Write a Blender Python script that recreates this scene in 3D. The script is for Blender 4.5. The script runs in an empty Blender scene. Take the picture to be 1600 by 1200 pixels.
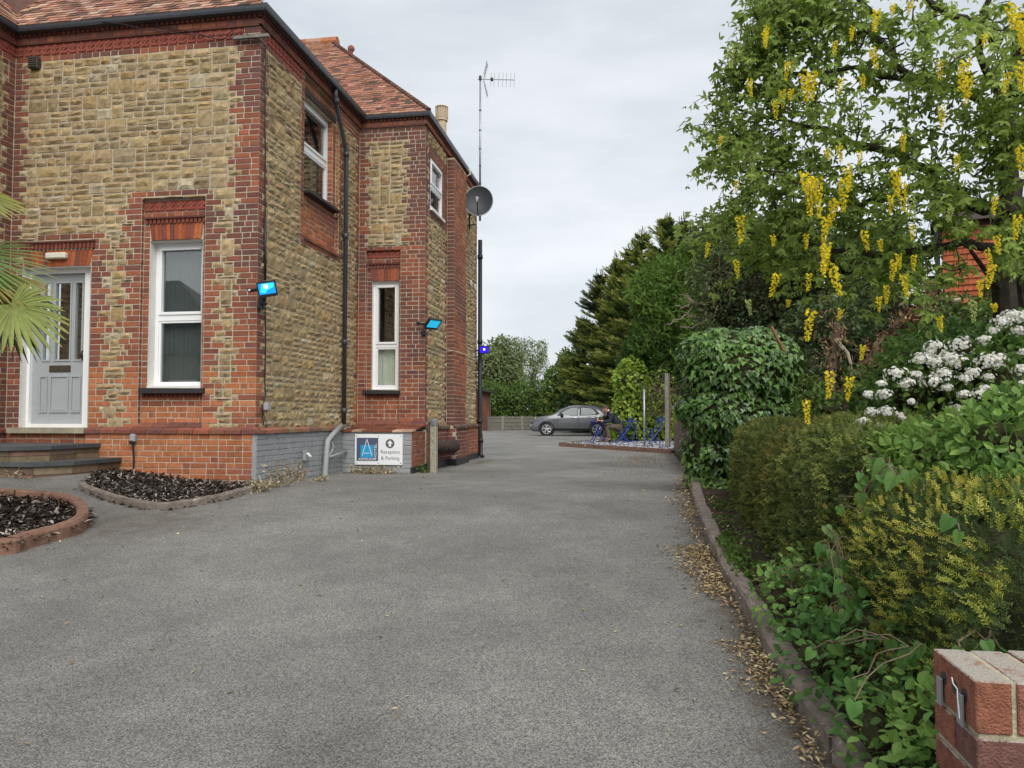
import bpy, bmesh, math, random
import numpy as np
from mathutils import Vector, Matrix
random.seed(7); RS = np.random.RandomState(11)
sc = bpy.context.scene
COL = sc.collection

# ------------------------------------------------------------------ camera, sky, sun, exposure
FPX = 1200.0
PSI = math.atan(193/1200); PHI = math.atan(52/1200)
EYE = np.array([0, 0, 0.84])
cF = np.array([-math.sin(PSI), math.cos(PSI), 0]); cR = np.array([math.cos(PSI), math.sin(PSI), 0]); cZ = np.array([0, 0, 1.0])
cD = cF*math.cos(PHI)+cZ*math.sin(PHI); cU = -cF*math.sin(PHI)+cZ*math.cos(PHI)
cam = bpy.data.cameras.new('camera'); cam.lens = 27.0; cam.sensor_width = 36.0; cam.clip_start = 0.05; cam.clip_end = 2000
camo = bpy.data.objects.new('camera', cam); COL.objects.link(camo)
camo.location = EYE
camo.rotation_euler = (math.pi/2+PHI, 0, PSI)
sc.camera = camo

SUN_EL, SUN_AZ = math.radians(46), math.radians(158)      # azimuth clockwise from +Y
w = bpy.data.worlds.new('World'); sc.world = w; w.use_nodes = True
nt = w.node_tree; nt.nodes.clear()
def nd(t, kind, **kw):
    n = t.nodes.new(kind)
    for k, v in kw.items():
        setattr(n, k, v)
    return n
out = nd(nt, 'ShaderNodeOutputWorld')
sky = nd(nt, 'ShaderNodeTexSky', sky_type='NISHITA'); sky.sun_disc = False
sky.sun_elevation = SUN_EL; sky.sun_rotation = SUN_AZ
bg1 = nd(nt, 'ShaderNodeBackground'); bg1.inputs[1].default_value = 0.09
bg2 = nd(nt, 'ShaderNodeBackground'); bg2.inputs[1].default_value = 1.0
tc = nd(nt, 'ShaderNodeTexCoord'); mp = nd(nt, 'ShaderNodeMapping'); mp.inputs['Scale'].default_value = (1.0, 1.0, 3.2)
no = nd(nt, 'ShaderNodeTexNoise'); no.inputs['Scale'].default_value = 2.2; no.inputs['Detail'].default_value = 5; no.inputs['Roughness'].default_value = 0.5
cr = nd(nt, 'ShaderNodeValToRGB'); e = cr.color_ramp.elements
e[0].position = 0.36; e[0].color = (0.306, 0.335, 0.362, 1); e[1].position = 0.64; e[1].color = (0.45, 0.466, 0.478, 1)
mx = nd(nt, 'ShaderNodeMixShader'); mx.inputs[0].default_value = 0.93
L = nt.links.new
L(tc.outputs['Generated'], mp.inputs['Vector']); L(mp.outputs[0], no.inputs['Vector']); L(no.outputs[0], cr.inputs[0]); L(cr.outputs[0], bg2.inputs[0])
L(sky.outputs[0], bg1.inputs[0]); L(bg1.outputs[0], mx.inputs[1]); L(bg2.outputs[0], mx.inputs[2]); L(mx.outputs[0], out.inputs[0])
sd = bpy.data.lights.new('sun', 'SUN'); sd.energy = 1.5; sd.angle = math.radians(50); sd.color = (1.0, 0.955, 0.88)
so = bpy.data.objects.new('sun', sd); COL.objects.link(so)
sdir = Vector((math.sin(SUN_AZ)*math.cos(SUN_EL), math.cos(SUN_AZ)*math.cos(SUN_EL), math.sin(SUN_EL)))
so.rotation_euler = sdir.to_track_quat('Z', 'Y').to_euler(); so.location = (0, -10, 30)
vs = sc.view_settings; vs.view_transform = 'Standard'; vs.look = 'None'; vs.exposure = 1.05; vs.gamma = 1.0; vs.use_curve_mapping = False
sc.cycles.max_bounces = 6; sc.cycles.transparent_max_bounces = 8

# ------------------------------------------------------------------ measuring helpers (photo pixel + a known plane -> metres)
def ray(u, v): return cR*(u-800)/FPX+cU*(600-v)/FPX+cD
def onX(u, v, x): r = ray(u, v); return EYE+r*(x/r[0])
def onY(u, v, y): r = ray(u, v); return EYE+r*(y/r[1])
def onZ(u, v, z): r = ray(u, v); return EYE+r*((z-EYE[2])/r[2])
def at(u, v, d): return EYE+ray(u, v)*d
def pr(p):
    q = np.asarray(p, float)-EYE; d = q@cD
    return 800+FPX*(q@cR)/d, 600-FPX*(q@cU)/d, d
def sst(a, b, x):
    t = np.clip((np.asarray(x, float)-a)/(b-a), 0, 1); return t*t*(3-2*t)
def G(x, y):                                              # height of the tarmac
    y = np.asarray(y, float); x = np.asarray(x, float)
    z = np.interp(y, [-1e3, 2.0, 8.5, 13, 1e4], [-0.5, -0.5, 0.0, -0.1, -0.1])
    return z+0.19*sst(-5.0, -7.6, x)*sst(5.0, 8.6, y)*sst(30, 14, y)
def onG(u, v, dz=0.0):
    z = -0.2
    for _ in range(40):
        p = onZ(u, v, z); z = 0.5*z+0.5*(float(G(p[0], p[1]))+dz)
    return p

# ------------------------------------------------------------------ materials
MATS = {}
def mat(name, col=(.5, .5, .5), rough=.75, var=.18, scale=9., bump=.15, bscale=60., attr=False, spec=.35, metal=0., dist=.01, transl=0., coat=0., warp=None):
    if name in MATS: return MATS[name]
    m = bpy.data.materials.new(name); m.use_nodes = True; t = m.node_tree
    b = t.nodes['Principled BSDF']; o = t.nodes['Material Output']
    b.inputs['Roughness'].default_value = rough; b.inputs['Metallic'].default_value = metal
    b.inputs['Specular IOR Level'].default_value = spec; b.inputs['Coat Weight'].default_value = coat
    c = nd(t, 'ShaderNodeTexCoord')
    if attr:
        a = nd(t, 'ShaderNodeAttribute', attribute_name='col'); src = a.outputs['Color']
    else:
        a = nd(t, 'ShaderNodeRGB'); a.outputs[0].default_value = (*col, 1); src = a.outputs[0]
    if var > 0:
        n = nd(t, 'ShaderNodeTexNoise'); n.inputs['Scale'].default_value = scale; n.inputs['Detail'].default_value = 6; n.inputs['Roughness'].default_value = .65
        t.links.new(c.outputs['Object'], n.inputs['Vector'])
        r = nd(t, 'ShaderNodeMapRange'); r.inputs[1].default_value = .25; r.inputs[2].default_value = .75; r.inputs[3].default_value = 1-var; r.inputs[4].default_value = 1+var
        t.links.new(n.outputs[0], r.inputs[0])
        mu = nd(t, 'ShaderNodeVectorMath', operation='SCALE'); t.links.new(src, mu.inputs[0]); t.links.new(r.outputs[0], mu.inputs['Scale'])
        src = mu.outputs[0]
    t.links.new(src, b.inputs['Base Color'])
    if bump > 0:
        n2 = nd(t, 'ShaderNodeTexNoise'); n2.inputs['Scale'].default_value = bscale; n2.inputs['Detail'].default_value = 4
        t.links.new(c.outputs['Object'], n2.inputs['Vector'])
        bp = nd(t, 'ShaderNodeBump'); bp.inputs['Strength'].default_value = bump; bp.inputs['Distance'].default_value = dist
        t.links.new(n2.outputs[0], bp.inputs['Height']); t.links.new(bp.outputs[0], b.inputs['Normal'])
    if transl > 0:
        tr = nd(t, 'ShaderNodeBsdfTranslucent'); t.links.new(src, tr.inputs[0])
        ms = nd(t, 'ShaderNodeMixShader'); ms.inputs[0].default_value = transl
        t.links.new(b.outputs[0], ms.inputs[1]); t.links.new(tr.outputs[0], ms.inputs[2]); t.links.new(ms.outputs[0], o.inputs[0])
    MATS[name] = m; return m
def emit(name, col, s):
    m = bpy.data.materials.new(name); m.use_nodes = True; b = m.node_tree.nodes['Principled BSDF']
    b.inputs['Base Color'].default_value = (*[c*.3 for c in col], 1); b.inputs['Emission Color'].default_value = (*col, 1); b.inputs['Emission Strength'].default_value = s
    b.inputs['Roughness'].default_value = .2
    MATS[name] = m; return m
def glassmat(name, ior=1.75, tint=(.8, .85, .85), rough=.01):
    m = bpy.data.materials.new(name); m.use_nodes = True; t = m.node_tree; t.nodes.remove(t.nodes['Principled BSDF'])
    o = t.nodes['Material Output']; f0 = ((ior-1)/(ior+1))**2
    lw = nd(t, 'ShaderNodeLayerWeight'); lw.inputs[0].default_value = .5; pw = nd(t, 'ShaderNodeMath', operation='POWER'); pw.inputs[1].default_value = 5; t.links.new(lw.outputs['Facing'], pw.inputs[0])
    f = nd(t, 'ShaderNodeMath', operation='MULTIPLY_ADD'); f.inputs[1].default_value = 1-f0; f.inputs[2].default_value = f0; t.links.new(pw.outputs[0], f.inputs[0])
    g = nd(t, 'ShaderNodeBsdfGlossy'); g.inputs['Roughness'].default_value = rough
    tr = nd(t, 'ShaderNodeBsdfTransparent'); tr.inputs[0].default_value = (*tint, 1)
    ms = nd(t, 'ShaderNodeMixShader'); t.links.new(f.outputs[0], ms.inputs[0]); t.links.new(tr.outputs[0], ms.inputs[1]); t.links.new(g.outputs[0], ms.inputs[2]); t.links.new(ms.outputs[0], o.inputs[0])
    MATS[name] = m; return m

m_brick = mat('brick', attr=True, rough=.85, var=.3, scale=22, bump=.35, bscale=140, spec=.2)
m_stone = mat('sandstone', attr=True, rough=.95, var=.34, scale=16, bump=.6, bscale=60, spec=.1, dist=.015)
m_mortar = mat('mortar', (.47, .41, .32), .95, .22, 14, .3, 120, spec=.1)
m_mortar_s = mat('lime_mortar', (.47, .41, .295), .95, .25, 9, .4, 90, spec=.1)
m_terra = mat('terracotta', (.27, .072, .05), .8, .2, 14, .2, 60)
m_tile = mat('clay_tile', attr=True, rough=.9, var=.35, scale=9, bump=.3, bscale=70, spec=.2)
m_upvc = mat('white_upvc', (.80, .81, .82), .35, .03, 3, 0)
m_wpaint = mat('white_paint', (.72, .71, .68), .6, .08, 12, .15, 60)
m_black = mat('black_metal', (.022, .023, .026), .45, .2, 8, .1, 50)
m_lead = mat('grey_gutter', (.045, .05, .06), .4, .2, 6, .05, 40, spec=.5)
m_gpaint = mat('grey_paint', (.285, .295, .305), .7, .14, 5, .5, 30)
m_gplas = mat('grey_plastic', (.33, .34, .35), .5, .08, 5, 0)
m_dark = mat('dark_interior', (.11, .115, .105), .9, .2, 4, 0)
m_curtain = mat('curtain', (.72, .74, .66), .9, .12, 4, 0)
m_glass = glassmat('window_glass', 2.2, (.94, .96, .95))
m_door = mat('grey_door_paint', (.35, .375, .395), .5, .05, 6, .03, 40)
m_sill = mat('slate_sill', (.03, .03, .033), .6, .3, 9, .2, 50)
m_slab = mat('grey_slab', (.075, .08, .083), .8, .3, 6, .25, 60)
m_ston = mat('weathered_stone', (.30, .27, .20), .9, .35, 7, .4, 45)
m_step = mat('step_riser', attr=True, rough=.95, var=.4, scale=10, bump=.5, bscale=45, spec=.1)
m_kerb = mat('kerb_concrete', (.20, .165, .14), .9, .4, 14, .5, 50, spec=.15)
m_kerb2 = mat('red_edging', (.21, .12, .085), .9, .4, 10, .35, 70, spec=.15)
def lichen(m, col, scale, thr):
    t = m.node_tree; b = t.nodes['Principled BSDF']; lk = b.inputs['Base Color'].links[0]; src = lk.from_socket
    c = nd(t, 'ShaderNodeTexCoord'); n = nd(t, 'ShaderNodeTexNoise'); n.inputs['Scale'].default_value = scale; n.inputs['Detail'].default_value = 5; n.inputs['Roughness'].default_value = .7
    t.links.new(c.outputs['Object'], n.inputs['Vector']); r = nd(t, 'ShaderNodeMapRange'); r.inputs[1].default_value = thr; r.inputs[2].default_value = thr+.06
    t.links.new(n.outputs[0], r.inputs[0]); x = nd(t, 'ShaderNodeMix', data_type='RGBA'); t.links.new(r.outputs[0], x.inputs[0]); t.links.new(src, x.inputs[6]); x.inputs[7].default_value = (*col, 1); t.links.new(x.outputs[2], b.inputs['Base Color'])
lichen(m_kerb, (.36, .34, .30), 16, .62); lichen(m_kerb2, (.30, .22, .17), 7, .62)
m_wood = mat('grey_wood', (.20, .19, .165), .9, .35, 9, .3, 60)
m_wood2 = mat('brown_wood', (.13, .09, .062), .9, .35, 8, .3, 60)
m_conc = mat('concrete_post', (.30, .285, .22), .9, .4, 22, .35, 60)
m_steel = mat('galvanised_steel', (.33, .34, .36), .4, .15, 6, .05, 50, metal=.6)
m_bark = mat('bark', (.052, .044, .035), .95, .4, 14, .6, 40, spec=.1)
m_bark2 = mat('pale_bark', (.16, .125, .085), .95, .4, 12, .6, 40, spec=.1)
m_peel = mat('peeling_bark', attr=True, rough=.95, var=.3, scale=10, bump=.5, bscale=40, spec=.1)
m_leaf = mat('leaf', attr=True, rough=.5, var=.15, scale=25, bump=0, spec=.3, transl=.42)
m_gloss = mat('glossy_leaf', attr=True, rough=.32, var=.12, scale=25, bump=0, spec=.45, transl=.15)
m_needle = mat('needle_leaf', attr=True, rough=.6, var=.15, scale=20, bump=0, spec=.25, transl=.2)
m_petal = mat('petal', attr=True, rough=.7, var=.06, scale=30, bump=0, spec=.2, transl=.45)
m_litter = mat('dry_litter', attr=True, rough=.9, var=.25, scale=40, bump=0, spec=.1)
m_soil = mat('soil', (.06, .045, .032), .98, .5, 5, .7, 30, spec=.05)
m_filler = mat('dark_filler', (.055, .055, .028), .98, .5, 12, .9, 25, spec=.05, dist=.05)  # dark colour of the solid plant cores, stands in for shade inside foliage
m_blue = mat('blue_enamel', (.014, .028, .23), .4, .08, 6, 0, spec=.4)
m_skin = mat('skin', (.50, .25, .18), .55, .08, 20, 0)

# ------------------------------------------------------------------ object helpers
ORG = {}
def link(o, parent=None, org=(0, 0, 0)):
    COL.objects.link(o)
    if parent is not None: o.parent = parent
    ORG[o.name] = np.asarray(org, float)
    return o
def thing(name, label, cat, loc=(0, 0, 0), group=None, rz=0.):
    o = bpy.data.objects.new(name, None); o.empty_display_size = .2
    link(o, None, loc); o.location = [float(c) for c in loc]; o['label'] = label; o['category'] = cat
    if group: o['group'] = group
    return o
def tag(o, label, cat, group=None, kind=None):
    if label: o['label'] = label
    if cat: o['category'] = cat
    if group: o['group'] = group
    if kind: o['kind'] = kind
    return o
def mesh_from(name, V, Fc, mats, col=None, smooth=False, parent=None, mi=None, loc=None):
    """V (N,3) world coordinates, Fc list of faces or (M,k) array"""
    V = np.asarray(V, float).reshape(-1, 3)
    org = ORG[parent.name] if parent is not None else (np.asarray(loc, float) if loc is not None else np.zeros(3))
    V = V-org
    me = bpy.data.meshes.new(name)
    if isinstance(Fc, np.ndarray):
        n, k = Fc.shape
        me.vertices.add(len(V)); me.vertices.foreach_set('co', V.astype(np.float32).ravel())
        me.loops.add(n*k); me.loops.foreach_set('vertex_index', Fc.astype(np.int32).ravel())
        me.polygons.add(n); me.polygons.foreach_set('loop_start', np.arange(0, n*k, k, dtype=np.int32)); me.polygons.foreach_set('loop_total', np.full(n, k, np.int32))
        me.update(calc_edges=True)
    else:
        me.from_pydata(V.tolist(), [], Fc)
    if not isinstance(mats, (list, tuple)): mats = [mats]
    for m in mats: me.materials.append(m)
    if mi is not None: me.polygons.foreach_set('material_index', np.asarray(mi, np.int32))
    if col is not None:
        a = me.attributes.new('col', 'FLOAT_COLOR', 'POINT'); c = np.ones((len(V), 4), np.float32); c[:, :3] = col
        a.data.foreach_set('color', c.ravel())
    if smooth: me.polygons.foreach_set('use_smooth', np.ones(len(me.polygons), bool))
    o = bpy.data.objects.new(name, me)
    link(o, parent, org)
    if parent is None and loc is not None: o.location = [float(x) for x in loc]
    return o
class MB:
    def __init__(s): s.v = []; s.f = []; s.c = []; s.n = 0; s.mi = []
    def add(s, V, Fc, col=(1, 1, 1), m=0):
        V = np.asarray(V, float).reshape(-1, 3); s.v.append(V); b = s.n
        s.f += [tuple(int(i)+b for i in f) for f in Fc]; s.mi += [m]*len(Fc)
        c = np.empty((len(V), 3)); c[:] = col; s.c.append(c); s.n += len(V); return s
    def box(s, a, b, col=(1, 1, 1), M=None, m=0, bev=0.):
        a = np.minimum(a, b).astype(float) if True else a; b2 = np.maximum(a, b).astype(float)
        V, Fc = cbox(a, b2, bev)
        if M is not None: V = xf(M, V)
        return s.add(V, Fc, col, m)
    def tube(s, pts, r, n=8, col=(1, 1, 1), m=0, cap=True):
        V, Fc = tube(pts, r, n, cap); return s.add(V, Fc, col, m)
    def lathe(s, prof, n=16, M=None, col=(1, 1, 1), m=0):
        V, Fc = lathe(prof, n)
        if M is not None: V = xf(M, V)
        return s.add(V, Fc, col, m)
    def prism(s, poly, d0, d1, P, col=(1, 1, 1), m=0):
        """poly of (a,b); P(a,b,d)->world"""
        k = len(poly); V = [P(a, b, d0) for a, b in poly]+[P(a, b, d1) for a, b in poly]
        Fc = [tuple(range(k-1, -1, -1)), tuple(range(k, 2*k))]+[(i, (i+1) % k, k+(i+1) % k, k+i) for i in range(k)]
        return s.add(V, Fc, col, m)
    def build(s, name, mats, parent=None, smooth=False, loc=None, attr=True):
        return mesh_from(name, np.concatenate(s.v), s.f, mats, np.concatenate(s.c) if attr else None, smooth, parent, s.mi if isinstance(mats, (list, tuple)) and len(mats) > 1 else None, loc)
def xf(M, V):
    A = np.array(M); return np.asarray(V)@A[:3, :3].T+A[:3, 3]
def cbox(a, b, bev=0.):
    if bev <= 0:
        V = [(x, y, z) for x in (a[0], b[0]) for y in (a[1], b[1]) for z in (a[2], b[2])]
        return np.array(V), [(0, 1, 3, 2), (4, 6, 7, 5), (0, 4, 5, 1), (2, 3, 7, 6), (0, 2, 6, 4), (1, 5, 7, 3)]
    idx = {}; V = []
    for i in (0, 1):
        for j in (0, 1):
            for k in (0, 1):
                p = [(a, b)[i][0], (a, b)[j][1], (a, b)[k][2]]; s = [1-2*i, 1-2*j, 1-2*k]
                for ax in range(3):
                    q = [p[t]+(0 if t == ax else s[t]*bev) for t in range(3)]
                    idx[(i, j, k, ax)] = len(V); V.append(q)
    Fc = []
    for ax in range(3):
        o = [t for t in range(3) if t != ax]
        for sgn in (0, 1):
            f = []
            for (p, q) in ((0, 0), (1, 0), (1, 1), (0, 1)):
                k = [0, 0, 0]; k[ax] = sgn; k[o[0]] = p; k[o[1]] = q; f.append(idx[(*k, ax)])
            Fc.append(tuple(f) if (sgn == 1) ^ (ax == 1) else tuple(f[::-1]))
        for p in (0, 1):
            for q in (0, 1):
                k0 = [0, 0, 0]; k0[o[0]] = p; k0[o[1]] = q; k1 = list(k0); k0[ax] = 0; k1[ax] = 1
                f = (idx[(*k0, o[0])], idx[(*k1, o[0])], idx[(*k1, o[1])], idx[(*k0, o[1])])
                Fc.append(f)
    for i in (0, 1):
        for j in (0, 1):
            for k in (0, 1):
                Fc.append((idx[(i, j, k, 0)], idx[(i, j, k, 1)], idx[(i, j, k, 2)]))
    return np.array(V, float), Fc
def tube(pts, r, n=8, cap=True):
    P = np.asarray(pts, float); k = len(P); r = np.full(k, r) if np.isscalar(r) else np.asarray(r, float)
    T = np.gradient(P, axis=0); T /= np.linalg.norm(T, axis=1)[:, None]+1e-12
    up = np.array([0, 0, 1.]) if abs(T[0][2]) < .9 else np.array([1., 0, 0])
    V = []; N = np.cross(T[0], up); N /= np.linalg.norm(N)
    for i in range(k):
        N = N-T[i]*(N@T[i]); N /= np.linalg.norm(N)+1e-12; B = np.cross(T[i], N)
        for j in range(n):
            a = 2*math.pi*j/n; V.append(P[i]+r[i]*(math.cos(a)*N+math.sin(a)*B))
    Fc = [(i*n+j, i*n+(j+1) % n, (i+1)*n+(j+1) % n, (i+1)*n+j) for i in range(k-1) for j in range(n)]
    if cap: Fc += [tuple(range(n-1, -1, -1)), tuple((k-1)*n+j for j in range(n))]
    return np.array(V), Fc
def lathe(prof, n=16):
    V = []; k = len(prof)
    for r, z in prof:
        for j in range(n):
            a = 2*math.pi*j/n; V.append((r*math.cos(a), r*math.sin(a), z))
    Fc = [(i*n+j, i*n+(j+1) % n, (i+1)*n+(j+1) % n, (i+1)*n+j) for i in range(k-1) for j in range(n)]
    Fc += [tuple(range(n-1, -1, -1)), tuple((k-1)*n+j for j in range(n))]
    return np.array(V), Fc
def aim(loc, d, up=(0, 0, 1)):
    """matrix whose +Z looks along d, +Y near up"""
    d = Vector(d).normalized(); x = Vector(up).cross(d).normalized(); y = d.cross(x)
    M = Matrix((x, y, d)).transposed().to_4x4(); M.translation = Vector([float(c) for c in loc]); return M
def jit(c, s=.12):
    k = 1+random.uniform(-s, s); return tuple(max(0, x*k*(1+random.uniform(-s*.3, s*.3))) for x in c)
def wig(p, n, amp):                                       # a polyline bent at random
    P = np.asarray(p, float); t = np.linspace(0, len(P)-1, n); Q = np.stack([np.interp(t, range(len(P)), P[:, i]) for i in range(3)], 1)
    Q[1:-1] += RS.normal(0, amp, (n-2, 3)); return Q
def copy_tree(o, parent=None):
    c = o.copy(); COL.objects.link(c)
    if parent is not None: c.parent = parent
    for ch in list(o.children): copy_tree(ch, c)
    return c

# ================================================================== SETTING: ground sheets
def grid_sheet(name, xs, ys, dz, m, mask=None, hole=None, kind='structure', attr_fn=None):
    X, Y = np.meshgrid(xs, ys); Z = G(X, Y)+dz
    if callable(mask): Z = Z+mask(X, Y)
    V = np.stack([X, Y, Z], -1).reshape(-1, 3); nx, ny = len(xs), len(ys)
    I = np.arange(nx*ny).reshape(ny, nx)
    Fq = np.stack([I[:-1, :-1], I[:-1, 1:], I[1:, 1:], I[1:, :-1]], -1).reshape(-1, 4)
    col = attr_fn(V) if attr_fn else None
    o = mesh_from(name, V, Fq, m, col, True); o['kind'] = kind; return o
def lines(*segs):
    r = []
    for a, b, s in segs: r += list(np.arange(a, b-1e-6, s))
    r.append(segs[-1][1]); return np.array(r)
def asphalt():
    m = bpy.data.materials.new('asphalt'); m.use_nodes = True; t = m.node_tree; b = t.nodes['Principled BSDF']; LK = t.links.new
    b.inputs['Roughness'].default_value = .82; b.inputs['Specular IOR Level'].default_value = .3
    c = nd(t, 'ShaderNodeTexCoord'); at_ = nd(t, 'ShaderNodeAttribute', attribute_name='col')
    def noise(s, d=3, r=.6):
        n = nd(t, 'ShaderNodeTexNoise'); n.inputs['Scale'].default_value = s; n.inputs['Detail'].default_value = d; n.inputs['Roughness'].default_value = r
        LK(c.outputs['Object'], n.inputs['Vector']); return n
    def ramp(src, p0, c0, p1, c1):
        r = nd(t, 'ShaderNodeValToRGB'); r.color_ramp.elements[0].position = p0; r.color_ramp.elements[0].color = (*c0, 1); r.color_ramp.elements[1].position = p1; r.color_ramp.elements[1].color = (*c1, 1)
        LK(src, r.inputs[0]); return r
    def mix(f, a, bb, bt='MIX'):
        n = nd(t, 'ShaderNodeMix', data_type='RGBA', blend_type=bt)
        for s, i in ((f, 0), (a, 6), (bb, 7)):
            if hasattr(s, 'is_linked'): LK(s, n.inputs[i])
            else: n.inputs[i].default_value = s
        return n.outputs[2]
    vo = nd(t, 'ShaderNodeTexVoronoi'); vo.inputs['Scale'].default_value = 190; LK(c.outputs['Object'], vo.inputs['Vector'])
    sp = nd(t, 'ShaderNodeSeparateColor'); LK(vo.outputs['Color'], sp.inputs[0])
    agg = ramp(sp.outputs[0], .1, (.088, .087, .085), .95, (.305, .297, .283))
    fine = noise(460, 2); agg2 = ramp(fine.outputs[0], .3, (.45, .45, .45), .7, (1.5, 1.5, 1.48))
    base = mix(1.0, agg.outputs[0], agg2.outputs[0], 'MULTIPLY')
    big = noise(.55, 5, .6); bigr = ramp(big.outputs[0], .3, (.72, .71, .70), .7, (1.22, 1.21, 1.19))
    base = mix(1.0, base, bigr.outputs[0], 'MULTIPLY')
    mid = noise(3.2, 5, .7); midr = ramp(mid.outputs[0], .3, (.86, .86, .86), .7, (1.12, 1.12, 1.11))
    base = mix(1.0, base, midr.outputs[0], 'MULTIPLY')
    # dirt and moss where the attribute says they gather
    s2 = nd(t, 'ShaderNodeSeparateColor'); LK(at_.outputs['Color'], s2.inputs[0])
    dn = noise(7, 6, .75)
    def maskmul(src, lo, hi):
        a = nd(t, 'ShaderNodeMath', operation='ADD'); LK(src, a.inputs[0]); LK(dn.outputs[0], a.inputs[1])
        r = nd(t, 'ShaderNodeMapRange'); LK(a.outputs[0], r.inputs[0]); r.inputs[1].default_value = lo; r.inputs[2].default_value = hi; return r.outputs[0]
    base = mix(maskmul(s2.outputs[0], .85, 1.3), base, (.085, .06, .038, 1))
    base = mix(maskmul(s2.outputs[1], .9, 1.35), base, (.075, .065, .028, 1))
    wear = maskmul(s2.outputs[2], .8, 1.4); base = mix(wear, base, (.30, .29, .275, 1))
    LK(base, b.inputs['Base Color'])
    bp = nd(t, 'ShaderNodeBump'); bp.inputs['Strength'].default_value = .55; bp.inputs['Distance'].default_value = .006
    LK(vo.outputs['Distance'], bp.inputs['Height'])
    b2 = nd(t, 'ShaderNodeBump'); b2.inputs['Strength'].default_value = .4; b2.inputs['Distance'].default_value = .02; LK(noise(1.7, 4).outputs[0], b2.inputs['Height']); LK(bp.outputs[0], b2.inputs['Normal'])
    LK(b2.outputs[0], b.inputs['Normal']); return m
KERBX = lambda y: np.interp(y, [-2, 1.5, 2.9, 3.5, 4.2, 5.0, 6.3, 7.9, 10, 11.9, 14, 20.6, 30], [.80, .74, .672, .636, .60, .556, .532, .545, .62, .76, .80, .9, .95])
def dirt(V):
    x, y = V[:, 0], V[:, 1]; c = np.zeros((len(V), 3))
    dk = KERBX(y)-x                                        # metres from the right kerb
    c[:, 0] = np.exp(-np.clip(dk, 0, 9)/.34)*.68*(y < 21)
    c[:, 0] = np.maximum(c[:, 0], .55*np.exp(-(((x-.1)/.7)**2+((y-17.5)/3.2)**2)))
    c[:, 0] = np.maximum(c[:, 0], .50*np.exp(-(((x+4.6)/1.5)**2+((y-6.6)/1.5)**2)))
    c[:, 0] = np.maximum(c[:, 0], .5*np.exp(-(((x+7.6)/1.5)**2+((y-8.0)/.5)**2)))
    c[:, 1] = .75*np.exp(-(((x+4.25)/.55)**2+((y-12.0)/.28)**2))+.7*np.exp(-(((x+3.2)/.28)**2+((y-15.9)/1.7)**2))+.45*np.exp(-(((x+3.2)/.5)**2+((y-13.3)/.6)**2))
    c[:, 2] = .32*sst(15, 26, y)+.20*(np.exp(-((x+.75)/.34)**2)+np.exp(-((x+2.4)/.34)**2))*sst(16, 3, y)+.10*np.exp(-((x+1.5)/1.4)**2)
    return np.clip(c, 0, 1)
m_asph = asphalt()
grid_sheet('driveway', lines((-40, -12, 4), (-12, 1.2, .2), (1.2, 14, 1.2)), lines((-12, -2, 2), (-2, 20, .2), (20, 60, 1.0)), 0, m_asph, attr_fn=dirt)
m_grass = mat('rough_ground', (.055, .065, .028), .98, .45, 2.5, .6, 14, spec=.05)
grid_sheet('ground', lines((-600, -60, 60), (-60, 60, 4), (60, 600, 60)), lines((-300, -20, 40), (-20, 2, 2), (2, 8.5, .5), (8.5, 13, .5), (13, 60, 4.7), (60, 900, 70)), -.12, m_grass)
# soil strip between kerb and hedges
V = []; Fc = []; ys = np.concatenate([np.arange(-1, 22, .4), [22]])
for i, y in enumerate(ys):
    x0 = float(KERBX(y))+.06
    for j, dx in enumerate((0, .25, .6, 1.2, 2.5, 5, 9, 16)):
        V.append((x0+dx, y, float(G(x0, y))+.07+.05*min(dx, 1.)+.03*math.sin(7*y+9*dx)*min(1, dx*3)))
for i in range(len(ys)-1):
    for j in range(7):
        a = i*8+j; Fc.append((a, a+1, a+9, a+8))
o = mesh_from('soil', V, Fc, m_soil, smooth=True); o['kind'] = 'structure'

# ================================================================== MASONRY
BR, ST, TL = [], [], []          # (parent, verts, faces, col, pixels)
P_DARK = [(.15, .070, .058), (.165, .070, .053), (.185, .072, .052), (.21, .078, .052), (.24, .085, .052)]
P_MID = [(.175, .066, .052), (.21, .072, .05), (.25, .08, .048), (.28, .086, .048), (.32, .10, .052)]
P_ORANGE = [(.26, .085, .055), (.32, .10, .052), (.37, .115, .052), (.42, .135, .057), (.45, .155, .07)]
P_STONE = [(.36, .265, .145), (.38, .285, .16), (.345, .255, .14), (.33, .25, .15), (.40, .305, .175), (.35, .27, .165), (.365, .255, .13), (.30, .225, .13)]
tone = lambda P_: [(r*.94, g*1.06, b*1.10) for r, g, b in P_]
P_MID = tone(P_MID); P_ORANGE = tone(P_ORANGE)
CH = .0765; ZB = .68
class Frame:
    def __init__(s, o, u, n): s.o = np.array(o, float); s.u = np.array(u, float); s.n = np.array(n, float)
    def __call__(s, u, z, n=0.): return s.o+s.u*u+s.n*n+np.array([0, 0, z])
def pxsize(V):
    c = V.mean(0); a = pr(c)
    if a[2] < .3 or not (-5 < a[0] < 1605 and -5 < a[1] < 1205): return 0
    q = [pr(p) for p in V]; return (max(t[0] for t in q)-min(t[0] for t in q))*(max(t[1] for t in q)-min(t[1] for t in q))
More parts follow.
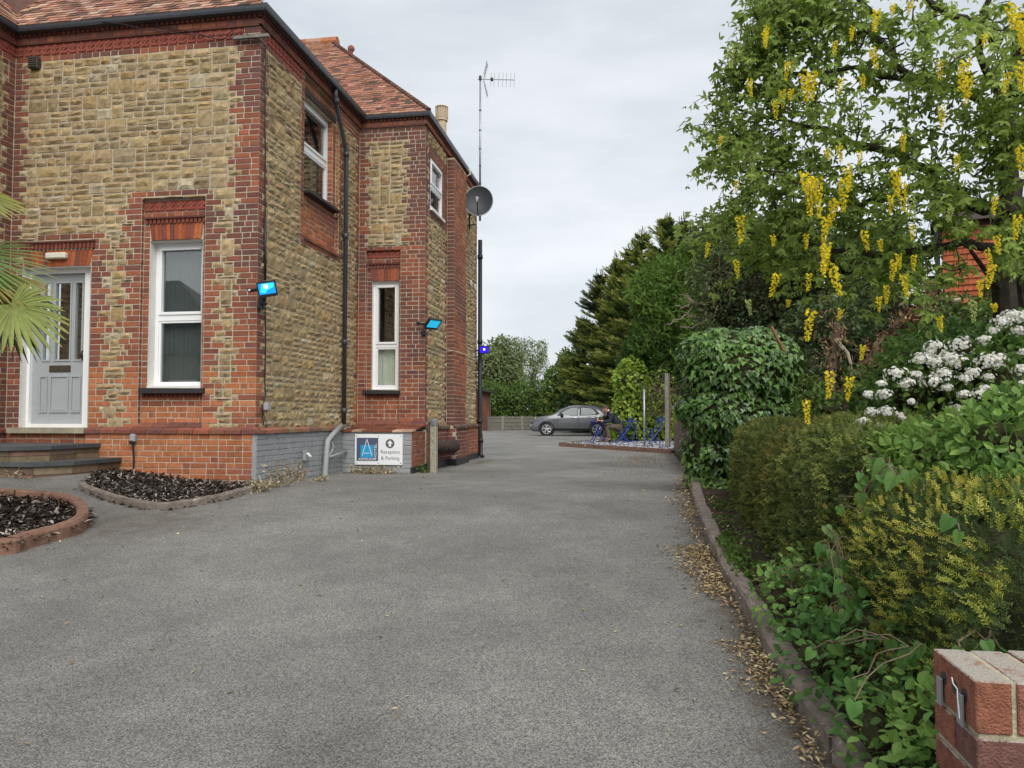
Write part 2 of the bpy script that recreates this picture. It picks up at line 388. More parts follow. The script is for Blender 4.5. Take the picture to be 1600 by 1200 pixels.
def brick(par, fr, u0, u1, z0, z1, n0=0., col=(.3, .1, .05), dep=.04, ch=.004, store=None, skew=None):
    a = [(u0, z0), (u1, z0), (u1, z1), (u0, z1)]
    if skew: a = [(p+random.uniform(-skew, skew), q+random.uniform(-skew, skew)) for p, q in a]
    nn = n0+random.uniform(-.002, .0035)
    cu, cz = (u0+u1)/2, (z0+z1)/2
    ins = [(p+(ch if p < cu else -ch), q+(ch if q < cz else -ch)) for p, q in a]
    V = np.array([fr(p, q, nn) for p, q in ins]+[fr(p, q, nn-ch) for p, q in a]+[fr(p, q, nn-dep) for p, q in a])
    Fc = [(0, 1, 2, 3)]
    for i in range(4):
        j = (i+1) % 4; Fc += [(4+i, 4+j, j, i), (8+i, 8+j, 4+j, 4+i)]
    (BR if store is None else store).append((par, V, Fc, col, pxsize(V[:4])))
def lay(par, fr, k, iv, pal, n0=0., zb=None, chh=None, j=.012):
    zb = ZB if zb is None else zb; chh = CH if chh is None else chh
    z0 = zb+k*chh+.005; z1 = zb+(k+1)*chh-.006
    for a, b in iv:
        w_ = b-a; u = a; st = (k % 2)
        if w_ < .04: continue
        while u < b-.03:
            l = .228 if st else .112
            if random.random() < .12: l = .17
            rem = b-u
            if rem-l < .075: l = rem
            if l > .27: l = rem/2
            pos = fr(u, z0); tn = .5+.5*math.sin(pos[0]*1.9+pos[1]*1.3+pos[2]*1.1+2*math.sin(pos[2]*.9+pos[0]*.7)); i_ = int(min(len(pal)-1, max(0, random.gauss(tn*(len(pal)-1), len(pal)*.20)))); col = jit(pal[i_], .13)
            brick(par, fr, u+j/2, u+l-j/2, z0, z1, n0, col, skew=.0018)
            u += l; st = 1-st if random.random() < .85 else st
def stone(par, fr, u0, u1, z0, z1, n0=0.):
    w_, h = u1-u0, z1-z0; nu = 4 if w_ > .17 else 3; nz = 3 if h > .09 else 2
    g = .0085; col = np.array(jit(random.choice(P_STONE), .08))*random.uniform(.88, 1.14)
    if random.random() < .04: col = np.array((.42, .36, .25))*random.uniform(.85, 1.2)
    A = []; tu, tz = random.uniform(-.03, .03), random.uniform(-.06, .06); base = random.uniform(.005, .011)
    cj = [(random.uniform(0, .008), random.uniform(0, .007)) for _ in range(4)]
    for j in range(nz+1):
        for i in range(nu+1):
            fu, fz = i/nu, j/nz; edge = i in (0, nu) or j in (0, nz)
            uu = u0+g+(w_-2*g)*fu; zz = z0+g+(h-2*g)*fz
            if not edge: uu += random.uniform(-.25, .25)*w_/nu; zz += random.uniform(-.25, .25)*h/nz
            if i in (0, nu) and j in (0, nz):
                c = cj[(i > 0)+2*(j > 0)]; uu += c[0]*(1 if i == 0 else -1); zz += c[1]*(1 if j == 0 else -1)
            elif edge:
                uu += random.uniform(-.004, .004); zz += random.uniform(-.004, .004)
            d = (.001+random.uniform(0, .004)) if edge else base+random.uniform(0, .015)+tu*(fu-.5)+tz*(fz-.5)
            A.append(fr(uu, zz, n0+max(d, .0)))
    W1 = nu+1; bd = [i for i in range(W1)]+[W1*j+nu for j in range(1, nz+1)]+[W1*nz+i for i in range(nu-1, -1, -1)]+[W1*j for j in range(nz-1, 0, -1)]
    Fc = [(W1*j+i, W1*j+i+1, W1*(j+1)+i+1, W1*(j+1)+i) for j in range(nz) for i in range(nu)]
    nb = len(A)
    for b_ in bd: A.append(A[b_]-fr.n*.03)
    k = len(bd); Fc += [(bd[(i+1) % k], bd[i], nb+i, nb+(i+1) % k) for i in range(k)]
    V = np.array(A); ST.append((par, V, Fc, col, pxsize(V[:nb])))
def fill_stone(par, fr, u0, u1, k0, k1, iv_of, holes, n0=0.):
    """packs rubble into what the brick courses k0..k1 leave free"""
    du = .02; dv = CH/2; nu = int(round((u1-u0)/du)); nz = (k1-k0)*2
    occ = np.zeros((nz, nu), bool)
    cu = u0+(np.arange(nu)+.5)*du
    for k in range(k0, k1):
        for a, b in iv_of(k):
            mk = (cu > a) & (cu < b); occ[2*(k-k0):2*(k-k0)+2, mk] = True
    cz = ZB+(2*k0+np.arange(nz)+.5)*dv
    for a, b, z0, z1 in holes: occ[np.ix_((cz > z0) & (cz < z1), (cu > a) & (cu < b))] = True
    def put(r, c, h, w_):
        occ[r:r+h, c:c+w_] = True
        stone(par, fr, u0+c*du, u0+(c+w_)*du, ZB+(2*k0+r)*dv, ZB+(2*k0+r+h)*dv, n0)
    def split(n, lo, hi):
        r_ = []
        while n > 0:
            w_ = random.randint(lo, hi)
            if n-w_ < lo: w_ = n if n <= hi+2 else n//2
            r_.append(w_); n -= w_
        return r_
    r = 0
    while r < nz:
        H = min(random.choice([3, 3, 4, 4, 4, 5, 5]), nz-r)
        if nz-r-H == 1: H += 1
        free = ~occ[r:r+H].any(0); c = 0
        while c < nu:
            if not free[c]: c += 1; continue
            n = 1
            while c+n < nu and free[c+n]: n += 1
            if n < 6: c += n; continue
            q = c; left = n
            while left > 0:
                g = random.randint(10, 34)
                if left-g < 6: g = left
                if H >= 4 and random.random() < .55:
                    h1 = random.choice([2, H-2]) if H > 4 else 2
                    for hh, rr in ((h1, r), (H-h1, r+h1)):
                        x = q
                        for w_ in split(g, 7 if hh < 3 else 6, 16 if hh < 3 else 13): put(rr, x, hh, w_); x += w_
                else:
                    x = q
                    for w_ in split(g, 6 if H < 4 else 8, 15):
                        hx = H
                        if random.random() < .22:
                            e_ = 1; hx = H+e_ if r+H+e_ <= nz and not occ[r+H:r+H+e_, x:x+w_].any() else H
                        put(r, x, hx, w_); x += w_
                q += g; left -= g
            c += n
        r += H
    for r in range(nz):
        c = 0
        while c < nu:
            if occ[r, c]: c += 1; continue
            run = 1
            while c+run < nu and not occ[r, c+run] and run < 15: run += 1
            h = random.choice([2, 2, 3, 4]); h = min(h, nz-r)
            while h > 1 and occ[r:r+h, c:c+run].any(): h -= 1
            put(r, c, h, run); c += run
def backing(mb, fr, u0, u1, z0, z1, holes, n=-.005):
    us = sorted({u0, u1, *[min(max(h[0], u0), u1) for h in holes], *[min(max(h[1], u0), u1) for h in holes]}); zs = sorted({z0, z1, *[min(max(h[2], z0), z1) for h in holes], *[min(max(h[3], z0), z1) for h in holes]})
    for a, b in zip(us[:-1], us[1:]):
        for c, d in zip(zs[:-1], zs[1:]):
            if any(h[0]-1e-6 <= a and b <= h[1]+1e-6 and h[2]-1e-6 <= c and d <= h[3]+1e-6 for h in holes): continue
            mb.add([fr(a, c, n), fr(b, c, n), fr(b, d, n), fr(a, d, n)], [(0, 1, 2, 3)])
def reveal(mb, fr, h, n0, n1, bottom=True):
    a, b, c, d = h
    for p, q in (((a, c), (a, d)), ((a, d), (b, d)), ((b, d), (b, c))) + ((((b, c), (a, c)),) if bottom else ()):
        mb.add([fr(*p, n0), fr(*q, n0), fr(*q, n1), fr(*p, n1)], [(0, 1, 2, 3)])
def toothed(seq): return lambda k: seq[k % len(seq)]

GRB = []
HOTEL = thing('hotel_building', 'two storey hotel of tan rubble stone with red brick corners and a clay tiled roof', 'building', (-4.889, 9.352, 0))
Yf, Xc, Y2, X2 = 9.352, -4.889, 13.077, -3.659
XL = -8.57; YE = 17.56
F1 = Frame((XL, Yf, 0), (1, 0, 0), (0, -1, 0)); L1 = Xc-XL
FS = Frame((Xc, Yf, 0), (0, 1, 0), (1, 0, 0)); LS = Y2-Yf
F2 = Frame((Xc, Y2, 0), (1, 0, 0), (0, -1, 0)); L2 = X2-Xc
F3 = Frame((X2, Y2, 0), (0, 1, 0), (1, 0, 0)); L3 = YE-Y2
FL = Frame((XL, Yf, 0), (0, -1, 0), (1, 0, 0)); LL = 2.4
KT = 68                                                    # courses up to the frieze
ZF = ZB+KT*CH                                              # 5.88
def u1(x): return x-XL
def wall_obj(frs):
    mb = MB()
    for fr, u0, u1_, z0, z1, holes, n in frs: backing(mb, fr, u0, u1_, z0, z1, holes, n)
    return mb
# ---- front wall
DOOR = (u1(-8.37), u1(-7.318), .66, 2.905); PAN = (u1(-6.577), u1(-5.645), ZB, 3.79)
mb = wall_obj([(F1, -.01, L1-.004, -.4, 6.2, [DOOR, PAN], -.005)])
RP = .06
WIN1 = (u1(-6.485), u1(-5.705), 1.235, 3.225)
backing(mb, F1, PAN[0], PAN[1], PAN[2], PAN[3], [WIN1], -RP-.005); reveal(mb, F1, PAN, -.004, -RP-.005); 
wf = mb.build('wall', m_mortar, HOTEL)
wf['label'] = 'front wall of rubble stone with the grey door'
qL = toothed([.11, .17, .225, .11, .225, .17, .11, .225, .11, .225, .11, .17])
qR = toothed([.25, .34, .34, .45, .34, .25, .34, .45, .36, .36, .28, .36, .30])
dJ = toothed([.17, .30, .225, .17, .34, .225, .28, .112, .30, .225, .225, .30, .17])
wl = toothed([.225, .112, .34, .17, .225, .30, .112, .225, .36, .20]); wr = toothed([.112, .225, .17, .225, .30, .112, .17, .28, .112, .225])
def iv1(k):
    z = ZB+(k+.5)*CH; r = []
    if k == KT-1: return [(0, L1)]
    r.append((0, qL(k) if z > 3.0 else DOOR[0])); r.append((L1-qR(k), L1))
    if z < 3.26: r.append((DOOR[1], DOOR[1]+dJ(k)))
    if 3.26 < z < 3.34: r.append((u1(-8.15), u1(-7.12)))
    if z < 3.87:
        if z > 3.79: r.append((PAN[0]-.16, PAN[1]+.04))
        else: r.append((PAN[0]-wl(k), PAN[0])); r.append((PAN[1], PAN[1]+wr(k)))
    return r
HO1 = [(DOOR[0], DOOR[1], .6, 3.262), PAN]
for k in range(KT):
    z = ZB+(k+.5)*CH; pal = P_DARK+P_MID if z > 1.5 else P_MID+P_ORANGE
    iv = [(a, b) for a, b in iv1(k)]
    lay(wf, F1, k, iv, pal)
fill_stone(wf, F1, 0, L1, 0, KT-1, iv1, HO1)
# recessed bay round the tall window
for k in range(KT):
    z0 = ZB+k*CH; z = z0+CH/2
    if z < 1.12: lay(wf, F1, k, [(PAN[0], PAN[1])], P_ORANGE if z < 1.0 else P_MID, -RP)
    elif 1.24 < z < 3.44: lay(wf, F1, k, [(PAN[0], WIN1[0]), (WIN1[1], PAN[1])], P_MID, -RP)
lay(wf, F1, 0, [(PAN[0], PAN[1])], P_DARK+P_MID, -RP+.004, 3.545, .072)
FRA = Frame(F1(PAN[0], 0, -RP), -F1.n*-1, F1.u)
for k in range(0, 41): lay(wf, FRA, k, [(0, RP)], P_DARK, .002)
def soldier(par, fr, u0, u1_, z0, z1, n, cnt, pal, spread=.10):
    for i in range(cnt):
        a, b = u0+(u1_-u0)*i/cnt, u0+(u1_-u0)*(i+1)/cnt; mid = (u0+u1_)/2; k = 1+spread*(z1-z0)/.25
        q = [(a, z0), (b, z0), (mid+(b-mid)*k, z1), (mid+(a-mid)*k, z1)]; g = .002
        V = np.array([fr(q[0][0]+g, z0, n), fr(q[1][0]-g, z0, n), fr(q[2][0]-g, z1, n), fr(q[3][0]+g, z1, n)]+[fr(p, z_, n-.04) for p, z_ in q])
        BR.append((par, V, [(0, 1, 2, 3), (4, 5, 1, 0), (5, 6, 2, 1), (6, 7, 3, 2), (7, 4, 0, 3)], jit(random.choice(pal), .16), pxsize(V[:4])))
P_SOL = [(.34, .10, .04), (.30, .085, .04), (.22, .07, .045), (.16, .065, .05), (.38, .12, .05)]
def dentils(par, fr, u0, u1_, z0, z1, n, step=.062, out_=.03, cap_=.022, name='dentil_course', lab=None):
    m_ = MB(); k = max(2, int(round((u1_-u0)/step))); s = (u1_-u0)/k
    for i in range(k):
        a = u0+i*s+s*.16; b = u0+(i+1)*s-s*.16
        m_.add([fr(a, z0, n+out_), fr(b, z0, n+out_), fr(b, z1-cap_, n+out_), fr(a, z1-cap_, n+out_), fr(a, z0, n), fr(b, z0, n), fr(b, z1-cap_, n), fr(a, z1-cap_, n)], [(0, 1, 2, 3), (4, 5, 1, 0), (5, 6, 2, 1), (7, 4, 0, 3)], jit((.19, .06, .042), .15))
    m_.add([fr(u0, z1-cap_, n+out_+.016), fr(u1_, z1-cap_, n+out_+.016), fr(u1_, z1, n+out_+.02), fr(u0, z1, n+out_+.02), fr(u0, z1-cap_, n), fr(u1_, z1-cap_, n), fr(u1_, z1, n), fr(u0, z1, n)], [(0, 1, 2, 3), (4, 5, 1, 0), (7, 4, 0, 3), (5, 6, 2, 1), (3, 2, 6, 7)], (.14, .055, .045))
    m_.build(name, m_brick, par)
def frieze(par, fr, u0, u1_, z0, z1, n, step=.125):
    """moulded terracotta panels: each a slab with a small raised flower"""
    k = max(1, int(round((u1_-u0)/step))); s = (u1_-u0)/k
    for i in range(k):
        m_ = MB(); a, b = u0+i*s+.003, u0+(i+1)*s-.003; c = (a+b)/2; h = z1-z0
        def bx(p, q, r_, t_, d):
            m_.add([fr(p, r_, n+d), fr(q, r_, n+d), fr(q, t_, n+d), fr(p, t_, n+d), fr(p, r_, n-.02), fr(q, r_, n-.02), fr(q, t_, n-.02), fr(p, t_, n-.02)], [(0, 1, 2, 3), (4, 5, 1, 0), (5, 6, 2, 1), (6, 7, 3, 2), (7, 4, 0, 3)], jit((1, 1, 1), .1))
        bx(a, b, z0, z1, 0.)
        # flower: petals, stem, base scroll
        poly = []
        for j in range(16):
            t_ = 2*math.pi*j/16; rr = .30*s*(1+.25*math.cos(4*t_)); poly.append((c+rr*math.cos(t_), z0+h*.60+rr*math.sin(t_)))
        m_.prism(poly, n-.001, n+.014, lambda x, y, d: fr(x, y, d))
        for sg in (-1, 1): m_.prism([(c, z0+h*.1), (c+sg*s*.36, z0+h*.12), (c+sg*s*.42, z0+h*.3), (c+sg*s*.18, z0+h*.25), (c, z0+h*.36)][::sg], n-.001, n+.012, lambda x, y, d: fr(x, y, d))
        m_.prism([(c-.12*s, z0+h*.55), (c+.12*s, z0+h*.55), (c+.12*s, z0+h*.7), (c-.12*s, z0+h*.7)], n-.001, n+.02, lambda x, y, d: fr(x, y, d))
        TERR.append((par, np.concatenate(m_.v), m_.f, (.27, .072, .05), pxsize(np.concatenate(m_.v))))
TERR = []
soldier(wf, F1, WIN1[0]+.03, WIN1[1]-.03, 3.235, 3.455, -RP+.012, 13, P_SOL)
dentils(wf, F1, PAN[0]+.02, PAN[1]-.01, 3.455, 3.54, -RP, .062)
frieze(wf, F1, PAN[0], PAN[1], 3.622, 3.765, -RP+.004, .152)
soldier(wf, F1, DOOR[0]+.03, DOOR[1]-.02, 2.91, 3.135, .004, 17, P_SOL)
dentils(wf, F1, DOOR[0]-.05, DOOR[1]+.06, 3.15, 3.255, 0., .062, .03)
# ---- side wall of the near wing
SP = (1.39, 2.75, 3.53, 6.06); SW = (1.515, 2.63, 4.28, 5.76)
mb = wall_obj([(FS, .004, LS+.01, -.4, 6.2, [SP], -.005)])
backing(mb, FS, SP[0], SP[1], SP[2], SP[3], [SW], -RP-.005); reveal(mb, FS, SP, -.004, -RP-.005); reveal(mb, FS, SW, -RP-.005, -.22)
ws = mb.build('wall', m_mortar_s, HOTEL); ws['label'] = 'long side wall of rubble stone facing the driveway'
sL = toothed([.112, .20, .17, .26, .112, .225, .17, .20, .112, .26]); sR = toothed([.112, .2, .112, .17, .225, .112, .17])
pl = toothed([.10, .12, .112]); prr = toothed([.17, .112, .225, .112, .20])
def ivs(k):
    z = ZB+(k+.5)*CH
    if k == KT-1: return [(0, SP[0])]+[(SP[1], LS)]
    r = [(0, sL(k)), (LS-sR(k), LS)]
    if 3.44 < z < 6.1: r += [(SP[0]-pl(k), SP[0]), (SP[1], SP[1]+prr(k))]
    if 3.44 < z < 3.53: r.append((SP[0]-.06, SP[1]+.1))
    return r
for k in range(KT+3):
    z = ZB+(k+.5)*CH
    if k < KT: lay(ws, FS, k, ivs(k), P_DARK+P_MID+[P_ORANGE[0]] if z > 1.5 else P_MID+P_ORANGE)
    elif z < 6.06: lay(ws, FS, k, [(SP[1], LS)], P_MID)
    if z > 3.54 and z < 4.26: lay(ws, FS, k, [(SP[0], SP[1])], P_ORANGE, -RP)
    elif 4.28 < z < 5.76: lay(ws, FS, k, [(SP[0], SW[0]), (SW[1], SP[1])], P_MID+P_ORANGE[:2], -RP)
    elif 5.8 < z < 6.06: lay(ws, FS, k, [(SP[0], SP[1])], P_MID, -RP)
fill_stone(ws, FS, 0, LS, 0, KT-1, ivs, [SP])
FRC = Frame(FS(SP[1], 0, 0), -FS.n, -FS.u)
for k in range(38, 70): lay(ws, FRC, k, [(0, RP)], P_ORANGE, .002)
# brick reveal right of the recessed window
FRV = Frame(FS(SW[1], 0, -RP), (-1, 0, 0), (0, -1, 0))
for k in range(47, 67): lay(ws, FRV, k, [(.003, .10)], P_ORANGE, .004)
# ---- front of the far wing
PAN2 = (.133, .776, ZB, 3.845); WIN2 = (.235, .735, 1.33, 3.275)
mb = wall_obj([(F2, -.01, L2-.004, -.4, 6.2, [PAN2], -.005)])
backing(mb, F2, *PAN2, [WIN2], -RP-.005); reveal(mb, F2, PAN2, -.004, -RP-.005)
w2 = mb.build('wall', m_mortar, HOTEL); w2['label'] = 'narrow front wall of the far wing above the hotel sign'
tL = toothed([.13, .2, .112, .17, .112, .225, .17, .112]); tR = toothed([.34, .3, .42, .3, .36, .36, .30, .45, .28])
def iv2(k):
    z = ZB+(k+.5)*CH
    if k == KT-1: return [(0, L2)]
    if z < 3.93:
        r = [(0, PAN2[0]), (PAN2[1], L2)]
        if z > 3.845: r = [(0, L2)]
        return r
    return [(0, tL(k)), (L2-tR(k), L2)]
for k in range(KT+3):
    z = ZB+(k+.5)*CH
    if k < KT: lay(w2, F2, k, iv2(k), P_DARK+P_MID if z < 3.9 or random.random() < .4 else P_DARK)
    elif z < 6.06: lay(w2, F2, k, [(0, L2)], P_DARK)
    if z < 1.2: lay(w2, F2, k, [(PAN2[0], PAN2[1])], P_MID, -RP)
    elif 1.33 < z < 3.48: lay(w2, F2, k, [(PAN2[0], WIN2[0]), (WIN2[1], PAN2[1])], P_MID, -RP)
lay(w2, F2, 0, [(PAN2[0], PAN2[1])], P_DARK+P_MID, -RP+.004, 3.60, .076)
fill_stone(w2, F2, 0, L2, 0, KT-1, iv2, [PAN2])
FRB = Frame(F2(PAN2[0], 0, -RP), F2.n, F2.u)
for k in range(0, 41): lay(w2, FRB, k, [(0, RP)], P_DARK, .002)
soldier(w2, F2, WIN2[0]+.0, WIN2[1]-.0, 3.28, 3.5, -RP+.012, 9, P_MID+[(.30, .085, .04)], .14)
dentils(w2, F2, PAN2[0]+.01, PAN2[1]-.005, 3.51, 3.595, -RP, .066)
frieze(w2, F2, PAN2[0], PAN2[1], 3.685, 3.83, -RP+.004, .128)
# ---- side of the far wing, with the shallow chimney breast
BA, BB, BP = 14.66-Y2, 15.70-Y2, .155
W3 = (13.40-Y2, 14.27-Y2, 4.64, 5.58)
mb = wall_obj([(F3, .004, L3, -.4, 6.2, [W3], -.005)]); reveal(mb, F3, W3, -.005, -.12)
for (a, b) in (((BA, -.005), (BA, BP-.005)), ((BA, BP-.005), (BB, BP-.005)), ((BB, BP-.005), (BB, -.005))):
    s_ = .005 if a[0] == b[0] else 0
    mb.add([F3(a[0]+s_, -.4, a[1]), F3(b[0]+s_, -.4, b[1]), F3(b[0]+s_, 5.99, b[1]), F3(a[0]+s_, 5.99, a[1])], [(0, 1, 2, 3)])
mb.add([F3(BA, 5.985, BP), F3(BB, 5.985, BP), F3(BB, 6.06, -.01), F3(BA, 6.06, -.01)], [(0, 1, 2, 3)])
w3 = mb.build('wall', m_mortar_s, HOTEL); w3['label'] = 'far side wall with the shallow brick chimney breast'
uL = toothed([.112, .2, .17, .225, .112, .17]); uB = toothed([.06, .17, .112, .06, .17]); uE = toothed([.17, .112, .225, .112])
def iv3(k):
    z = ZB+(k+.5)*CH
    r = [(0, uL(k)), (BA-uB(k), BB), (L3-uE(k), L3)]
    if 4.5 < z < 5.8: r += [(W3[0]-.12, W3[0]), (W3[1], BA)]
    if 5.58 < z < 5.8: r.append((W3[0]-.1, BA))
    if 4.5 < z < 4.64: r.append((W3[0], BA))
    return r
FB = Frame((X2, Y2+BA, 0), (1, 0, 0), (0, -1, 0)); FBS = Frame((X2+BP, Y2+BA, 0), (0, 1, 0), (1, 0, 0))
for k in range(KT+4):
    z = ZB+(k+.5)*CH
    iv = [(a, min(b, BA)) if a < BA and b > BA else (a, b) for a, b in iv3(k)]
    lay(w3, F3, k, iv, P_DARK+P_MID)
    if z > 5.98: continue
    lay(w3, FB, k, [(0, BP)], P_DARK[:3]); lay(w3, FBS, k, [(0, BB-BA)], P_MID+P_ORANGE[:3])
fill_stone(w3, F3, 0, L3, 0, KT+3, iv3, [W3])
# ---- the near wing that comes forward on the left
mb = wall_obj([(FL, -.01, LL, -.4, 6.2, [], -.005)])
wl_ = mb.build('wall', m_mortar_s, HOTEL); wl_['label'] = 'side wall of the left wing at the edge of the photograph'
vL = toothed([.112, .225, .17, .112, .2])
ivl = lambda k: [(0, vL(k))] if k < KT-1 else [(0, LL)]
for k in range(KT): lay(wl_, FL, k, ivl(k), P_DARK+P_MID)
fill_stone(wl_, FL, 0, LL, 0, KT-1, ivl, [])
m_cornice = mat('cornice_brick', (.15, .06, .045), .85, .25, 12, .2, 60)
# ---- friezes, cornice, dentils under the eaves
frieze(wf, F1, .0, L1-.24, ZF, ZF+.17, .0, .135); lay(wf, F1, 0, [(L1-.24, L1)], P_DARK, 0, ZF, .0765); lay(wf, F1, 1, [(L1-.24, L1)], P_DARK, 0, ZF, .0765)
frieze(ws, FS, .16, SP[0]-.1, ZF, ZF+.17, 0., .11); lay(ws, FS, 0, [(0, .16), (SP[0]-.1, SP[0])], P_DARK, 0, ZF, .0765); lay(ws, FS, 1, [(0, .16), (SP[0]-.1, SP[0])], P_DARK, 0, ZF, .0765)
frieze(wl_, FL, 0, LL, ZF, ZF+.17, 0., .135)
for par, fr, a, b in ((wf, F1, 0, L1+.035), (ws, FS, -.03, LS), (w2, F2, 0, L2+.035), (w3, F3, -.03, L3), (wl_, FL, 0, LL)):
    lay(par, fr, 0, [(a, b)], P_MID+P_DARK, .035, 6.057, .085)
    m_ = MB(); m_.prism([(a, 6.045), (b, 6.045), (b, 6.15), (a, 6.15)], .03, -.01, lambda x, y, d, fr=fr: fr(x, y, d)); m_.build('cornice', m_cornice, par)
    dentils(par, fr, a, b+.01, 6.15, 6.20, .02, .075, .035, .01)
# ---- plinths
for par, fr, a, b, pal, n, gray in ((wf, F1, DOOR[1]+.02, L1+.0, P_ORANGE, .055, 0), (wf, F1, 0, DOOR[1]+.02, P_ORANGE, .02, 0), (ws, FS, -.055, LS, None, .05, 1), (wl_, FL, 0, LL, P_MID, .03, 0)):
    m_ = MB(); m_.prism([(a, -.45), (b, -.45), (b, .625), (a, .625)], n-.006, -.02, lambda x, y, d, fr=fr: fr(x, y, d)); pb = m_.build('plinth', m_gpaint if gray else m_mortar, par)
    for k in range(-12, 0):
        if gray:
            lst = []; lay0 = BR; n_b = len(BR); lay(par, fr, k, [(a, b)], [(.20, .215, .235)], n+.001, .625, .0755); 
            for q in BR[n_b:]: GRB.append(q)
            del BR[n_b:]
        else: lay(par, fr, k, [(a, b)], pal, n, .625, .0755)
# plinth of the far side wall, chimney breast included
for par, fr, a, b in ((w3, F3, -.05, BA), (w3, FBS, -.05, BB-BA+.05), (w3, FB, 0, BP+.05), (w3, F3, BB, L3+.02)):
    m_ = MB(); m_.prism([(a, -.45), (b, -.45), (b, .625), (a, .625)], .044, -.02, lambda x, y, d, fr=fr: fr(x, y, d)); m_.build('plinth', m_mortar, par)
    for k in range(-8, 0): lay(par, fr, k, [(a, b)], P_MID, .05, .625, .0755)
    m_ = MB(); m_.prism([(a-.003, -.45), (b+.003, -.45), (b+.003, .03), (a-.003, .03)], .062, -.02, lambda x, y, d, fr=fr: fr(x, y, d)); m_.build('plinth', m_black, par)['label'] = 'black painted base band'
# grey painted block with tiled slope in front of the far wing
BY = 12.22; BX0, BX1 = Xc+.052, -3.632
FBk = Frame((BX0, BY, 0), (1, 0, 0), (0, -1, 0)); FBr = Frame((BX1, BY, 0), (0, 1, 0), (1, 0, 0)); LB = BX1-BX0
m_ = MB(); m_.box((BX0, BY+.006, -.45), (BX1-.006, Y2+.1, .60)); blk = m_.build('plinth', m_gpaint, HOTEL); blk['label'] = 'grey painted low block carrying the hotel sign'
nb = len(BR)
for k in range(-12, 0): lay(blk, FBk, k, [(0, LB)], P_MID, 0, .60, .0755)
GRB += BR[nb:]; del BR[nb:]
for k in range(-9, 0): lay(blk, FBr, k, [(0, Y2-BY-.02)], P_MID, 0, .60, .0755)
m_ = MB(); m_.prism([(-.004, -.45), (Y2-BY, -.45), (Y2-BY, .02), (-.004, .02)], .012, -.02, lambda x, y, d: FBr(x, y, d)); m_.build('plinth', m_black, HOTEL)['label'] = 'black painted base band'
def capcourse(par, fr, a, b, z0, n0, z1, n1, cnt_len=.225, th=.05, pal=None, base_n=None):
    """sloping cap bricks from the wall (z1,n1) down to the nosing (z0,n0)"""
    k = max(1, int(round((b-a)/cnt_len))); s = (b-a)/k
    for i in range(k):
        p, q = a+i*s+.004, a+(i+1)*s-.004; jz = random.uniform(-.003, .003)
        V = np.array([fr(p, z0+jz, n0), fr(q, z0+jz, n0), fr(q, z1+jz, n1), fr(p, z1+jz, n1), fr(p, z0-th+jz, n0), fr(q, z0-th+jz, n0), fr(q, z1-th, n1), fr(p, z1-th, n1)])
        BR.append((par, V, [(0, 1, 2, 3), (4, 5, 1, 0), (5, 6, 2, 1), (7, 4, 0, 3), (5, 4, 7, 6)], jit(random.choice(pal or P_DARK), .2), pxsize(V)))
capcourse(wf, F1, DOOR[1]+.02, L1+.07, .672, .085, .715, -.01, .225, .045, P_DARK+P_MID)
capcourse(wf, F1, PAN[0]-.02, PAN[1]+.0, .715, .02, .775, -RP, .24, .04, P_DARK)
capcourse(ws, FS, -.08, LS-.85, .672, .085, .712, -.01, .225, .045, [(.27, .12, .075), (.24, .17, .11), (.2, .12, .085)])
capcourse(wl_, FL, 0, LL, .672, .06, .70, -.01, .225, .045, P_MID)
capcourse(w3, F3, -.06, BA, .672, .08, .71, -.01, .225, .045, [(.12, .075, .055), (.15, .10, .07)]); capcourse(w3, FBS, -.03, BB-BA, .672, .085, .71, -.01, .225, .045, [(.12, .075, .055), (.15, .10, .07)]); capcourse(w3, F3, BB, L3, .672, .08, .71, -.01, .225, .045, [(.12, .075, .055), (.15, .10, .07)])
for r_ in range(4):
    a0, a1 = r_/4, (r_+1)/4+.01
    pal = [(.22, .075, .045), (.19, .07, .045), (.15, .06, .045)]
    zA, zB = .612+.11*a0, .612+.11*a1; nA, nB = .03-.89*a0, .03-.89*a1
    capcourse(blk, FBk, .0, LB+.02, zA+.012, nA, zB, nB, .185, .03, pal if r_ else pal+[(.42, .29, .20), (.40, .27, .19), (.45, .33, .24)])
capcourse(w2, F2, .05, L2+.03, .72, .06, .79, -.01, .225, .05, P_DARK[:3])

# ---- roof
RS_ = math.radians(47); ZE = 6.255
def slope(par, o, u, run, z_off, u_len, rows, pitch, clipfn, first=0, pal=None, gauge=.1, wid=.165):
    """plain tiles on a slope: o = eave corner, u along the eave, run = horizontal direction up the slope"""
    o = np.array(o, float); u = np.array(u, float); rn = np.array(run, float); sv = rn*math.cos(pitch)+cZ*math.sin(pitch); nv = -rn*math.sin(pitch)+cZ*math.cos(pitch)
    for r_ in range(first, rows):
        s0 = r_*gauge-.02; off = (r_ % 2)*wid/2
        for i in range(-2, int(u_len/wid)+2):
            a = i*wid+off; c = a+wid/2; lo, hi = clipfn(s0+.06)
            a0, a1 = max(a+.002, lo), min(a+wid-.002, hi)
            if a1-a0 < .03: continue
            t0 = .030+random.uniform(-.003, .004); t1 = .006; l = .165; k = random.uniform(-.004, .004)
            p = lambda a_, s_, n_: o+u*a_+sv*s_+nv*n_
            V = np.array([p(a0, s0+k, t0), p(a1, s0-k, t0+.002), p(a1, s0+l, t1+.012), p(a0, s0+l, t1+.012), p(a0, s0+k, t0-.014), p(a1, s0-k, t0-.012)])
            f_ = r_/rows; col = jit(random.choice(pal), .22)
            if random.random() < .18*(1-f_)+.04: col = jit((.12, .08, .062), .3)
            TL.append((par, V, [(0, 1, 2, 3), (4, 5, 1, 0)], col, pxsize(V)))
